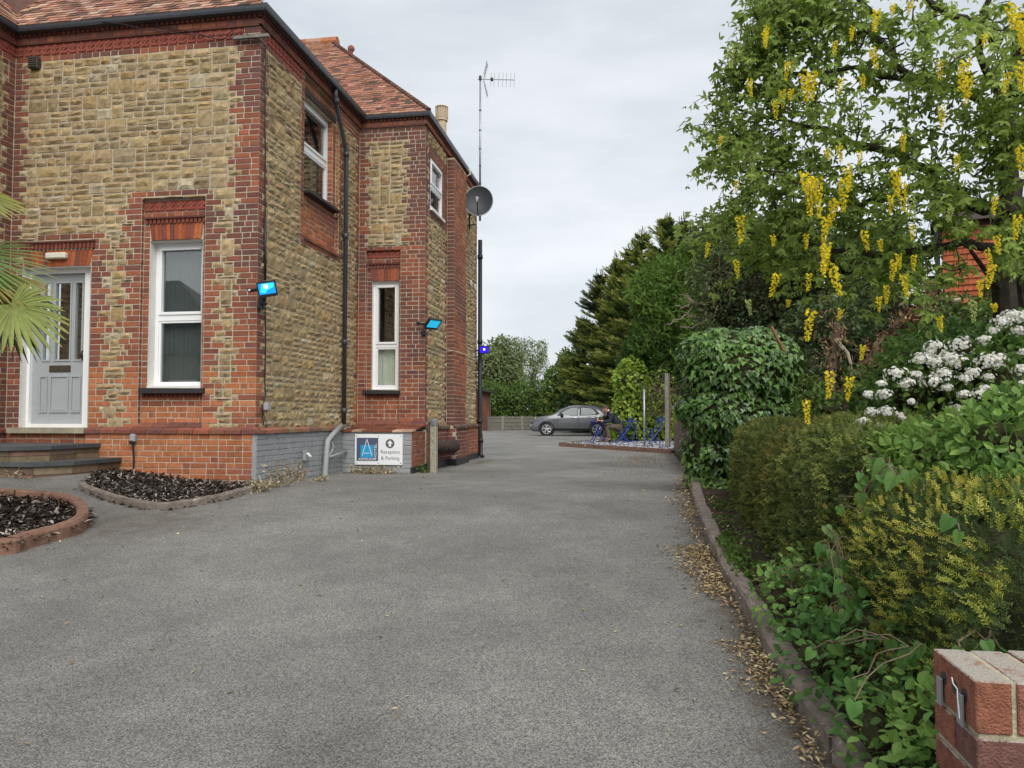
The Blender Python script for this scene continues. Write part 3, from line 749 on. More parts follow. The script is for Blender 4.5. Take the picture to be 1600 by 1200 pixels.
P_TILE = [(.31, .15, .10), (.34, .17, .115), (.27, .125, .085), (.37, .20, .14), (.25, .115, .08), (.32, .17, .125)]
P_TILE2 = [(.30, .155, .105), (.36, .20, .14), (.27, .13, .09), (.42, .26, .19), (.23, .11, .08), (.46, .31, .24)]
ox = .13
RX = Xc+ox; RY = Yf-ox; LX = XL+ox
run = 4.2; RH = run*math.tan(RS_)
mb = MB()
e0, e1 = np.array((LX, RY, ZE)), np.array((RX, RY, ZE))
mb.add([(LX-run, RY+run, ZE+RH), (LX, RY, ZE), (RX, RY, ZE), (RX-run, RY+run, ZE+RH)], [(0, 1, 2, 3)])
mb.add([(RX, RY, ZE), (RX, Y2+3, ZE), (RX-run, Y2+3, ZE+RH), (RX-run, RY+run, ZE+RH)], [(0, 1, 2, 3)])
mb.add([(LX, RY, ZE), (LX-run, RY+run, ZE+RH), (LX-run, 6.5, ZE+RH), (LX, 6.5, ZE)], [(0, 1, 2, 3)])
roof1 = mb.build('roof', m_tile, HOTEL); roof1['label'] = 'near tiled roof above the front wall'
ROOFCOL = (.12, .06, .045)
cosp = math.cos(RS_)
slope(roof1, (LX, RY, ZE), (1, 0, 0), (0, 1, 0), 0, RX-LX+2, 14, RS_, lambda s: (-s*cosp, RX-LX-s*cosp), 0, P_TILE2)
slope(roof1, (LX, RY, ZE), (0, -1, 0), (-1, 0, 0), 0, 2.4, 10, RS_, lambda s: (-s*cosp, 2.4), 0, P_TILE2)
# far roof: hipped
o2 = .08; R2X, R2Y = X2+o2, Y2-o2; P2 = math.radians(44); T2 = 3.15; H2 = T2*math.tan(P2)
mb = MB()
mb.add([(Xc-1.5, R2Y, ZE), (R2X, R2Y, ZE), (R2X-T2, R2Y+T2, ZE+H2), (Xc-7, R2Y+T2, ZE+H2), (Xc-7, R2Y, ZE)], [(0, 1, 2, 3, 4)])
mb.add([(R2X, R2Y, ZE), (R2X, R2Y+5, ZE), (R2X-T2, R2Y+T2, ZE+H2)], [(0, 1, 2)])
mb.add([(R2X, R2Y+5, ZE), (R2X-2.5, R2Y+5, ZE+2.4), (R2X-T2, R2Y+T2, ZE+H2)], [(0, 1, 2)])
roof2 = mb.build('roof', m_tile, HOTEL); roof2['label'] = 'hipped orange tiled roof over the far wing'
c2 = math.cos(P2)
slope(roof2, (Xc-2.2, R2Y, ZE), (1, 0, 0), (0, 1, 0), 0, R2X-Xc+2.2, 43, P2, lambda s: (-1.0, R2X-Xc+2.2-s*c2), 0, P_TILE)
# hip bonnets and ridge
m_ = MB()
for i in range(40):
    t = (i+.2)/40*T2; p = np.array((R2X-t, R2Y+t, ZE+t*math.tan(P2)+.02)); q = p+np.array((-T2/40, T2/40, T2/40*math.tan(P2)))*1.25
    m_.tube([p, q], [.055, .04], 7, jit((.13, .065, .05), .25))
m_.build('hip_tile', m_tile, roof2)
for i in range(7):
    x = R2X-T2-.02-i*.36
    mm_ = MB(); mm_.tube([(x+.17, R2Y+T2, ZE+H2), (x-.185, R2Y+T2, ZE+H2)], .125, 10, jit(((.42, .17, .09), (.40, .24, .17), (.40, .15, .08))[i % 3], .12)); mm_.build('ridge_tile', m_tile, roof2)
# finial of the ridge behind
fp = at(548.5, 92, 19)
m_ = MB(); m_.lathe([(.05, -.5), (.05, 0), (.085, .03), (.085, .07), (.05, .10), (.045, .17), (.07, .2), (.09, .25), (.07, .31), (.03, .34)], 10, Matrix.Translation(fp.tolist()), (.30, .12, .10)); m_.build('finial', m_tile, roof2, True)
m_ = MB(); m_.tube([fp+np.array((-3, 0, -.28)), fp+np.array((.05, 0, -.28))], .11, 8, (.33, .14, .09)); m_.build('ridge_tile', m_tile, roof2)
# cream flue terminal
fl = at(690, 219, 17.2); fx, fy = fl[0], fl[1]; zt = at(690, 166, 17.2)[2]
m_ = MB(); m_.lathe([(.11, fl[2]-.6), (.11, zt-.33), (.135, zt-.33), (.135, zt-.28), (.12, zt-.27), (.12, zt-.03), (.15, zt-.02), (.14, zt)], 14, Matrix.Translation((fx, fy, 0)))
for i in range(14):
    a = 2*math.pi*i/14; c, s = math.cos(a), math.sin(a); m_.tube([(fx+.135*c, fy+.135*s, zt-.27), (fx+.135*c, fy+.135*s, zt-.02)], .013, 5)
m_.build('flue', mat('cream_terracotta', (.52, .42, .30), .8, .15, 10, .1, 50), HOTEL, False)
# gutters, soffits
def gutter(pts, name='gutter'):
    m_ = MB(); P = np.array(pts, float); prof = [(-.07, .0), (.035, .0), (.045, .03), (.05, .085), (-.07, .085)]
    V = []; n = len(P)
    for i in range(n):
        d0 = P[i]-P[i-1] if i else P[1]-P[0]; d1 = P[i+1]-P[i] if i < n-1 else P[i]-P[i-1]
        d0 /= np.linalg.norm(d0); d1 /= np.linalg.norm(d1); n0 = np.array((d0[1], -d0[0], 0)); n1 = np.array((d1[1], -d1[0], 0)); b = n0+n1; b /= (1+n0@n1)
        V += [P[i]+b*a+np.array((0, 0, z)) for a, z in prof]
    k = len(prof); Fc = [(i*k+j, i*k+(j+1) % k, (i+1)*k+(j+1) % k, (i+1)*k+j) for i in range(n-1) for j in range(k)]+[tuple(range(k)), tuple((n-1)*k+j for j in range(k-1, -1, -1))]
    m_.add(V, Fc)
    return m_.build(name, m_lead, HOTEL)
GZ = 6.185
gutter([(LX-.02, 6.6, GZ), (LX-.02, RY+.02, GZ), (RX-.02, RY+.02, GZ), (RX-.02, R2Y+.02, GZ), (R2X-.02, R2Y+.02, GZ), (R2X-.02, YE+.05, GZ)])
m_ = MB(); zs = 6.198
m_.box((XL-.1, RY-.0, zs), (RX-.01, Yf+.1, zs+.012)); m_.box((Xc-.1, Yf+.1, zs), (RX-.01, R2Y, zs+.012)); m_.box((Xc-.1, R2Y, zs+.002), (R2X-.01, Y2+.1, zs+.014)); m_.box((X2-.1, Y2+.1, zs), (R2X-.01, YE+.05, zs+.012)); m_.box((XL-.1, 6.6, zs), (LX-.01, RY, zs+.012))
m_.build('soffit', m_black, HOTEL)
# ---- windows
def window(par, fr, u0, u1_, z0, z1, n, zt0, zt1, sill=True, fw=.05, curtain=False, rev=None, flush=False, lab=None, cd=.05):
    """white frame n deep in its opening, transom between zt0 and zt1, two panes"""
    m_ = MB(); d = .065
    def bar(a, b, c, e_, n0, n1): m_.prism([(a, c), (b, c), (b, e_), (a, e_)], n0, n1, lambda x, y, q: fr(x, y, q))
    for a, b, c, e_ in ((u0, u0+fw, z0, z1), (u1_-fw, u1_, z0, z1), (u0+fw, u1_-fw, z0, z0+fw), (u0+fw, u1_-fw, z1-fw, z1), (u0+fw, u1_-fw, zt0, zt1)): bar(a, b, c, e_, n-d, n)
    wo = m_.build('window', m_upvc, par)
    if lab: wo['label'] = lab
    for c, e_, top in ((z0+fw, zt0, 0), (zt1, z1-fw, 1)):
        m_ = MB(); s = .042 if top else .032
        for a, b, p, q in ((u0+fw, u0+fw+s, c, e_), (u1_-fw-s, u1_-fw, c, e_), (u0+fw+s, u1_-fw-s, c, c+s), (u0+fw+s, u1_-fw-s, e_-s, e_)):
            m_.prism([(a+.002, p+.002), (b-.002, p+.002), (b-.002, q-.002), (a+.002, q-.002)], n-.045, n+(.016 if top else -.008), lambda x, y, q_: fr(x, y, q_))
        m_.build('sash', m_upvc, wo)
        m_ = MB(); g = .004; a, b = u0+fw+s, u1_-fw-s; m_.prism([(a-g, c+s-g), (b+g, c+s-g), (b+g, e_-s+g), (a-g, e_-s+g)], n-.032, n-.026, lambda x, y, q_: fr(x, y, q_)); m_.build('pane', m_glass, wo)
    m_ = MB(); m_.prism([(u0+.08, z1-fw*1.9), (u1_-.12, z1-fw*1.9), (u1_-.12, z1-fw*1.55), (u0+.08, z1-fw*1.55)], n-.02, n+.03, lambda x, y, q: fr(x, y, q)); m_.build('trickle_vent', m_upvc, wo)
    # room behind
    m_ = MB(); e = .9
    a, b, c, q = u0-.25, u1_+.25, z0-.25, z1+.25
    V = [fr(a, c, n-d-.06), fr(b, c, n-d-.06), fr(b, q, n-d-.06), fr(a, q, n-d-.06), fr(a, c, n-e), fr(b, c, n-e), fr(b, q, n-e), fr(a, q, n-e)]
    m_.add(V, [(4, 5, 6, 7), (0, 1, 5, 4), (1, 2, 6, 5), (2, 3, 7, 6), (3, 0, 4, 7)]); m_.build('interior', m_dark, wo)
    if curtain:
        m_ = MB(); k = 36; V = []; hz = zt0 if cd > .055 or cd == .05 else z1
        for i in range(k+1):
            u = u0+(u1_-u0)*i/k; dn = n-d-cd+.012*math.sin(i*1.9)+.006*math.sin(i*.7); V += [fr(u, z0, dn), fr(u, hz, dn)]
        m_.add(V, [(2*i, 2*i+2, 2*i+3, 2*i+1) for i in range(k)]); m_.build('curtain', m_curtain if cd == .05 else mat('pane_tone_sheet', (.10, .115, .115), .9, .15, 2.5, 0), wo, True)  # tall front window: not a curtain but an added grey sheet brightening its panes
    if rev:
        m_ = MB(); a, b, c, q = u0, u1_, z0, z1; t = .004
        for V in ([fr(a+t, c, rev), fr(a+t, q, rev), fr(a+t, q, n), fr(a+t, c, n)], [fr(b-t, c, rev), fr(b-t, c, n), fr(b-t, q, n), fr(b-t, q, rev)], [fr(a, q-t, rev), fr(b, q-t, rev), fr(b, q-t, n), fr(a, q-t, n)], [fr(a, c+t, rev), fr(a, c+t, n), fr(b, c+t, n), fr(b, c+t, rev)]): m_.add(V, [(0, 1, 2, 3)])
        m_.build('reveal', m_wpaint, wo)
    return wo
ww = window(wf, F1, WIN1[0], WIN1[1], WIN1[2], WIN1[3], -.205, 2.155, 2.235, fw=.055, rev=-RP+.003, curtain=True, cd=.052, lab='tall white ground floor window in the front wall')
m_ = MB(); m_.prism([(WIN1[0]-.06, 1.16), (WIN1[1]+.10, 1.16), (WIN1[1]+.10, 1.222), (WIN1[0]-.06, 1.232)], .045, -RP-.1, lambda x, y, d: F1(x, y, d)); m_.build('sill', m_sill, ww)
m_ = MB(); m_.prism([(WIN1[0], 1.225), (WIN1[1], 1.225), (WIN1[1], 1.262), (WIN1[0], 1.262)], -RP+.012, -.21, lambda x, y, d: F1(x, y, d)); m_.build('sill', m_wpaint, ww)
dentils(wf, F1, PAN[0]+.02, PAN[1]-.02, 1.115, 1.158, -RP, .06, .03, .004)
ww = window(ws, FS, SW[0], SW[1], SW[2], SW[3], -.15, 4.97, 5.06, fw=.06, lab='upper white window over the driveway with a brick panel below')
m_ = MB(); m_.prism([(SW[0]-.03, 4.235), (SW[1]+.06, 4.235), (SW[1]+.06, 4.278), (SW[0]-.03, 4.278)], .06, -.2, lambda x, y, d: FS(x, y, d)); m_.build('sill', m_sill, ww)
m_ = MB(); m_.prism([(SW[0]-.04, 5.765), (SW[1]+.08, 5.765), (SW[1]+.08, 5.86), (SW[0]-.04, 5.86)], -RP+.02, -RP-.12, lambda x, y, d: FS(x, y, d)); m_.build('lintel', mat('dark_timber', (.05, .035, .028), .8, .3, 10, .2, 40), ws)
capcourse(ws, FS, SP[0], SP[1], 3.55, .03, 3.60, -RP, .225, .04, P_MID)
ww = window(w2, F2, WIN2[0], WIN2[1], WIN2[2], WIN2[3], -.13, 2.09, 2.15, fw=.055, curtain=True, rev=-RP+.003, lab='narrow white window above the hotel sign with a pale curtain')
m_ = MB(); m_.prism([(PAN2[0]-.03, 1.255), (PAN2[1]+.01, 1.255), (PAN2[1]+.01, 1.31), (PAN2[0]-.03, 1.325)], .05, -RP-.09, lambda x, y, d: F2(x, y, d)); m_.build('sill', m_sill, ww)
dentils(w2, F2, PAN2[0]+.02, PAN2[1]-.02, 1.20, 1.25, -RP, .06, .03, .004)
ww = window(w3, F3, W3[0], W3[1], W3[2], W3[3], -.01, 5.05, 5.11, fw=.05, lab='upper white window on the far side wall')
m_ = MB(); m_.prism([(W3[0]-.03, 4.60), (W3[1]+.05, 4.60), (W3[1]+.05, 4.638), (W3[0]-.03, 4.638)], .05, -.05, lambda x, y, d: F3(x, y, d)); m_.build('sill', m_upvc, ww)
# ---- door
dy = Yf+.17; FD = Frame((XL, dy, 0), (1, 0, 0), (0, -1, 0))
U = lambda px, py=560: onY(px, py, dy)[0]-XL
Zp = lambda v, u=92: onY(u, v, dy)[2]
du0, du1 = U(51), U(134); dz0, dz1 = .755, Zp(429)
m_ = MB()
fu1 = DOOR[1]-.004; fu0 = DOOR[0]+.004
for a, b, c, e_, n0, n1 in ((du1, fu1, .66, 2.90, .05, -.06), (fu0, du0, .66, 2.90, .05, -.06), (du0, du1, dz1+.004, 2.90, .052, -.06)): m_.prism([(a, c), (b, c), (b, e_), (a, e_)], n0, n1, lambda x, y, q: FD(x, y, q))
m_.build('door_frame', m_upvc, wf)
m_ = MB(); 
for V in ([F1(fu0, .66, -.0), F1(fu0, 2.9, -.0), F1(fu0, 2.9, -.13), F1(fu0, .66, -.13)], [F1(fu1, .66, 0), F1(fu1, .66, -.13), F1(fu1, 2.9, -.13), F1(fu1, 2.9, 0)], [F1(fu0, 2.9, 0), F1(fu1, 2.9, 0), F1(fu1, 2.9, -.13), F1(fu0, 2.9, -.13)]): m_.add(V, [(0, 1, 2, 3)])
m_.build('reveal', m_wpaint, wf)
LT = [(U(68), U(77)), (U(86), U(108.5)), (U(117), U(127))]; lz0, lz1 = Zp(562), Zp(443)
m_ = MB(); us = [du0]+[q for l in LT for q in l]+[du1]
def dbar(a, b, c, e_, n0=0., n1=-.045): m_.prism([(a, c), (b, c), (b, e_), (a, e_)], n0, n1, lambda x, y, q: FD(x, y, q))
dbar(du0, du1, dz0, lz0); dbar(du0, du1, lz1, dz1)
for i in range(0, 8, 2): dbar(us[i], us[i+1], lz0, lz1)
door = m_.build('door', m_door, wf); door['label'] = 'pale grey panelled front door with three glazed strips'
for a, b in LT:
    m_ = MB(); dbar(a-.003, b+.003, lz0-.003, lz1+.003, -.018, -.024); m_.build('pane', m_glass, door)
    m_ = MB()
    for q in ((a-.022, a, lz0-.022, lz1+.022), (b, b+.022, lz0-.022, lz1+.022), (a, b, lz0-.022, lz0), (a, b, lz1, lz1+.022)): dbar(*q, .012, -.001)
    m_.build('moulding', m_door, door)
m_ = MB(); V = [FD(du0, dz0, -.5), FD(du1, dz0, -.5), FD(du1, dz1, -.5), FD(du0, dz1, -.5)]; m_.add(V, [(0, 1, 2, 3)]); m_.build('interior', mat('warm_interior', (.09, .06, .035), .9, .3, 5, 0), door)
for pa, pb in ((65, 74), (81.5, 107), (114, 126)):
    a, b, c, e_ = U(pa), U(pb), Zp(642.5), Zp(589)
    m_ = MB()
    for q in ((a-.018, a+.004, c-.018, e_+.018), (b-.004, b+.018, c-.018, e_+.018), (a+.004, b-.004, c-.018, c+.004), (a+.004, b-.004, e_-.004, e_+.018)): dbar(*q, .016, -.001)
    dbar(a+.01, b-.01, c+.01, e_-.01, .004, -.001)
    m_.build('panel', m_door, door)
m_ = MB(); dbar(U(78), U(111), Zp(581.5), Zp(571), .008, -.001); m_.build('letter_plate', mat('bronze', (.12, .095, .07), .4, .2, 20, 0, metal=.6), door)
m_ = MB(); hp = FD(U(131.5), Zp(556), .03); m_.tube([hp+np.array((0, 0, -.06)), hp+np.array((0, -.03, -.02)), hp+np.array((0, -.03, .03)), hp+np.array((0, 0, .06))], .011, 6); m_.tube([hp+np.array((0, .03, 0)), hp+np.array((0, -.02, 0))], .02, 8); m_.build('handle', m_black, door, True)
m_ = MB(); dbar(du0, du1, .70, .752, .05, -.05); m_.build('threshold', m_upvc, wf)
m_ = MB(); m_.prism([(.10, .625), (DOOR[1]+.02, .625), (DOOR[1]+.02, .70), (.10, .70)], .10, -.2, lambda x, y, d: F1(x, y, d)); m_.build('door_sill', m_ston, wf)
# ---- pipes and cables on the building
def pipe(name, pts, r, m=m_lead, n=8, parent=None, joints=(), smooth=True):
    m_ = MB(); m_.tube(pts, r, n)
    for z in joints:
        P = np.array(pts); i = np.argmin(abs(P[:, 2]-z)); q = P[-1] if False else np.array([np.interp(z, P[::-1, 2], P[::-1, 0]), np.interp(z, P[::-1, 2], P[::-1, 1]), z]); m_.tube([q+np.array((0, 0, -.045)), q+np.array((0, 0, .045))], r*1.28, n)
    return m_.build(name, m, parent or HOTEL, smooth)
py = onX(539, 400, Xc+.06)[1]
pipe('downpipe', [(Xc+.10, py-.58, 6.19), (Xc+.10, py-.58, 6.06), (Xc+.09, py-.50, 5.93), (Xc+.07, py-.05, 5.42), (Xc+.07, py, 5.28), (Xc+.07, py, .72)], .036, m_lead, 10, joints=(6.0, 5.3, 3.9, 2.1, .95))
pipe('downpipe', [(X2+.08, YE-.02, 5.0), (X2+.08, YE-.02, .5), (X2+.10, YE-.02, .42), (X2+.10, YE-.02, -.02), (X2+.16, YE-.05, -.08)], .05, m_black, 10, joints=(4.6, 2.6, .75, .3))
def onXp(u, v, x): return onX(u, v, x)
gx = Xc+.13
pipe('waste_pipe', [onX(533, 665, gx-.02), onX(518, 681, gx), onX(512, 689, gx), onX(511, 698, gx), onX(507.5, 745, gx), onX(507, 757, gx)], .042, m_gplas, 10)
pipe('waste_pipe', [onX(511.5, 714, gx), onX(518, 713, gx+.02), onX(524, 711, gx+.03), onY(541, 706, BY-.02)], .022, m_gplas, 8)
pipe('waste_pipe', [onX(518, 690, gx), onX(520.5, 698, gx), onX(518, 706, gx), onX(513, 713, gx)], .018, m_gplas, 8)
cx_ = Xc+.02
pts = [onX(414.5, v, cx_) for v in (70, 150, 260, 340, 450, 540, 600, 622)]+[onX(409, 640, cx_), onX(412, 664, cx_)]
pipe('cable', wig(pts, 26, .004), .008, m_black, 6)
pipe('cable', wig([onX(413, 620, cx_), onX(410.5, 640, cx_), onX(415, 655, cx_), onX(416, 668, cx_)], 9, .006), .006, m_black, 5)
pipe('conduit', [onX(414.5, 340, cx_+.01), onX(414.5, 437, cx_+.01)], .017, m_black, 8)
pts = [F1(u1(-5.8)+t*1.0, 6.0-.08*math.sin(t*2.5), .06) for t in np.linspace(0, .95, 12)]
pipe('cable', wig([onY(175, 24, Yf-.16), onY(240, 40, Yf-.06), onY(330, 60, Yf-.05), onY(350, 62, Yf-.05), onY(362, 48, Yf-.05), onY(372, 60, Yf-.05), onY(400, 64, Yf-.05)], 22, .012), .006, m_black, 5)
pipe('cable', wig([onY(160, 34, Yf-.16), onY(300, 56, Yf-.06), onY(345, 56, Yf-.05), onY(385, 50, Yf-.05), onY(404, 66, Yf-.05)], 18, .01), .006, m_black, 5)
m_ = MB(); m_.prism([(L1-.36, 5.86), (L1+.14, 5.86), (L1+.14, 5.90), (L1-.36, 5.90)], .075, .03, lambda x, y, d: F1(x, y, d)); m_.build('cable_bracket', m_wood, HOTEL)
pipe('cable', wig([onX(680, 527, X2+.05), onX(681, 537, X2+.03), onX(690, 542, X2+.03), onX(698, 546, X2+.03), onX(712, 549, X2+BP+.02), onX(729, 555, X2+BP+.02), onX(745, 565, X2+.03)], 14, .004), .010, mat('cream_cable', (.55, .5, .4), .6, 0, 5, 0), 6)
pipe('cable', [onX(726, 284, X2+.05), onX(730, 275, X2+.2), onX(735, 272, X2+.25), onX(734, 266, X2+.22), onX(730, 264, X2+.12)], .012, mat('cream_cable'), 6)

# ---- emit bricks, stones, tiles: the 300 that show largest as objects, the rest joined
def emit_pieces(rec, name, rest, m, cap=300, floor=20):
    rec.sort(key=lambda r: -r[4]); big = [r for r in rec[:cap] if r[4] > floor]; small = rec[len(big):]
    for par, V, Fc, c, s in big:
        mesh_from(name, V, Fc, m, np.array(c), False, par)
    if small:
        V = np.concatenate([r[1] for r in small]); F_ = []; C_ = []; b = 0
        for r in small:
            F_ += [tuple(i+b for i in f) for f in r[2]]; C_.append(np.tile(np.array(r[3]), (len(r[1]), 1))); b += len(r[1])
        o = mesh_from(rest, V, F_, m, np.concatenate(C_), False, HOTEL); o['kind'] = 'stuff'
emit_pieces(BR, 'brick', 'brickwork', m_brick)
emit_pieces(ST, 'stone', 'rubble_masonry', m_stone)
emit_pieces(TL, 'roof_tile', 'tiling', m_tile)
emit_pieces(GRB, 'painted_brick', 'painted_brickwork', m_gpaint, 140)
emit_pieces(TERR, 'terracotta_panel', 'terracotta_frieze', m_terra, 200, 8)
roof_col = [roof1, roof2]
for r_ in roof_col:
    a = r_.data.attributes['col']; n_ = len(r_.data.vertices); a.data.foreach_set('color', np.tile(np.array((*ROOFCOL, 1), np.float32), n_))

# ================================================================== KERBS, BEDS, STEPS
def strip(path, prof, name, m, parent=None, zfn=None, closed=False, smooth=False, jz=0., n_=None, loc=None):
    """sweeps a (side, height) profile along a plan path; side is to the left of travel"""
    P = np.array(path, float); V = []; n = len(P)
    for i in range(n):
        d = (P[(i+1) % n]-P[i-1]) if closed or 0 < i < n-1 else (P[1]-P[0] if i == 0 else P[-1]-P[-2])
        d = d/np.linalg.norm(d[:2]); nv = np.array((-d[1], d[0]))
        for a, z in prof:
            V.append((P[i][0]+nv[0]*a+RS.normal(0, jz), P[i][1]+nv[1]*a+RS.normal(0, jz), P[i][2]+z+RS.normal(0, jz)))
    k = len(prof); Fc = [(i*k+j, i*k+(j+1) % k, ((i+1) % n)*k+(j+1) % k, ((i+1) % n)*k+j) for i in range(n if closed else n-1) for j in range(k)]
    if not closed: Fc += [tuple(range(k-1, -1, -1)), tuple((n-1)*k+j for j in range(k))]
    return mesh_from(name, V, Fc, m, smooth=smooth, parent=parent, loc=loc)
def smooth_path(p, n, closed=False):
    P = np.array(p, float)
    if closed: P = np.vstack([P, P[:1]])
    m = len(P); T = np.linspace(0, m-1, n, endpoint=not closed); R_ = []
    for t in T:
        i = min(int(t), m-2); f = t-i
        g = lambda j: P[j % (m-1)] if closed else P[min(max(j, 0), m-1)]
        a, b, c, d = g(i-1), g(i), g(i+1), g(i+2)
        R_.append(.5*((2*b)+(c-a)*f+(2*a-5*b+4*c-d)*f*f+(3*b-a-3*c+d)*f**3))
    return np.array(R_)
kerb = thing('driveway_kerb', 'long lichen spotted concrete kerb along the right edge of the driveway', 'kerb', (.6, 3, -.4))
KP = []
ky = 1.2
KROUND = [(-.0, -.15), (-.10, -.15), (-.105, .085), (-.09, .115), (-.015, .12), (.0, .10)]
while ky < 12.2:
    ln = .9 if ky > 3 else .6
    ys = np.linspace(ky+.004, min(ky+ln, 12.2)-.004, 6)
    path = [(float(KERBX(y))+.02+.006*math.sin(9*y), y, float(G(0, y))+.01*math.sin(3.1*y)) for y in ys]
    strip(path, KROUND[::1], 'kerb_stone', m_kerb, kerb, jz=.003); ky += ln
# left front bed
pts = [onG(*q) for q in ((0, 868), (40, 859), (75, 849), (105, 841), (128, 832), (139, 822), (138, 808), (124, 796), (100, 789), (60, 785), (0, 781))]
pts = [np.array((p[0], p[1], float(G(p[0], p[1])))) for p in pts]
lpts = [pts[0]+np.array((-2.2, -.62, 0)), pts[0]+np.array((-1.0, -.3, 0))]+pts+[pts[-1]+np.array((-1.2, .35, 0))]
lp = smooth_path(lpts, 64)
ek = thing('flower_bed_edging', 'rounded red concrete edging round the mulched bed at the left edge', 'kerb', lp[32])
EPROF = [(0, -.12), (.0, .10), (.012, .125), (.10, .125), (.11, .11), (.11, -.12)]
nsg = 9
for i in range(nsg):
    a, b = i*7, min(i*7+8, 64); strip(lp[a:b], EPROF, 'edging_stone', m_kerb2, ek, jz=.0015)
# bed by the wall
def zk(p): return np.array((p[0], p[1], float(G(p[0], p[1]))))
wp = [onZ(123, 742, .19), onZ(150, 752, .14), onZ(200, 769, .06), onZ(250, 777, .03), onZ(300, 779, .0), onZ(350, 775, -.01), onZ(398, 768, -.01)]
wp = smooth_path([zk(p) for p in wp], 36)
wk = thing('flower_bed_edging', 'curved dark lichen spotted edging of the mulched bed under the front wall', 'kerb', wp[18])
for i in range(5):
    strip(wp[i*7:min(i*7+8, 36)], [(0, -.12), (.0, .06), (.012, .08), (.055, .08), (.065, .065), (.065, -.12)], 'edging_stone', m_kerb, wk, jz=.003)
def mulch(name, poly, z_of, n, label, seed, chip=(.05, .10)):
    rs = np.random.RandomState(seed); poly = np.array(poly)[:, :2]; lo, hi = poly.min(0), poly.max(0)
    def inside(p):
        x, y = p[:, 0], p[:, 1]; r = np.zeros(len(p), bool); j = len(poly)-1
        for i in range(len(poly)):
            c = ((poly[i, 1] > y) != (poly[j, 1] > y)) & (x < (poly[j, 0]-poly[i, 0])*(y-poly[i, 1])/(poly[j, 1]-poly[i, 1]+1e-12)+poly[i, 0]); r ^= c; j = i
        return r
    P = rs.uniform(lo, hi, (n*4, 2)); P = P[inside(P)][:n]; k = len(P)
    a = rs.uniform(0, 2*math.pi, k); l = rs.uniform(*chip, k); w_ = rs.uniform(.010, .024, k); t = rs.normal(0, .35, k)
    d = np.stack([np.cos(a)*np.cos(t), np.sin(a)*np.cos(t), np.sin(t)], 1); s = np.stack([-np.sin(a), np.cos(a), rs.normal(0, .3, k)], 1)
    base = np.stack([P[:, 0], P[:, 1], np.array([z_of(x, y) for x, y in P])+rs.uniform(0, .03, k)], 1)
    up = np.array((0, 0, .006))
    V = np.stack([base, base+d*l[:, None]*.5-s*w_[:, None]*.5+up, base+d*l[:, None], base+d*l[:, None]*.5+s*w_[:, None]*.5+up], 1).reshape(-1, 3)
    Fq = np.arange(k*4).reshape(k, 4)
    c = np.array([(.025, .019, .016), (.035, .026, .02), (.05, .036, .027), (.38, .33, .29), (.25, .20, .165), (.02, .016, .014)])[rs.choice(6, k, p=[.22, .22, .18, .13, .15, .10])]*rs.uniform(.7, 1.3, (k, 1))
    o = mesh_from(name, V, Fq, m_litter, np.repeat(c, 4, 0)); o['kind'] = 'stuff'; return o
def bed_sheet(name, poly, dz):
    P = [(p[0], p[1], float(G(p[0], p[1]))+dz) for p in poly]; c = np.mean(P, 0)+np.array((0, 0, .02))
    o = mesh_from(name, P+[c], [(i, (i+1) % len(P), len(P)) for i in range(len(P))], m_soil); o['kind'] = 'structure'; return o
lin = [p for p in lp]
bed_sheet('soil', lin, .03); mulch('bark_mulch', lin, lambda x, y: float(G(x, y))+.06, 11000, '', 3)
wpoly = list(wp)+[np.array((Xc+.0, Yf-.07, 0)), np.array((-7.0, Yf-.07, .1))]
bed_sheet('soil', wpoly, -.045); mulch('bark_mulch', wpoly, lambda x, y: float(G(x, y))-.012, 10000, '', 4)
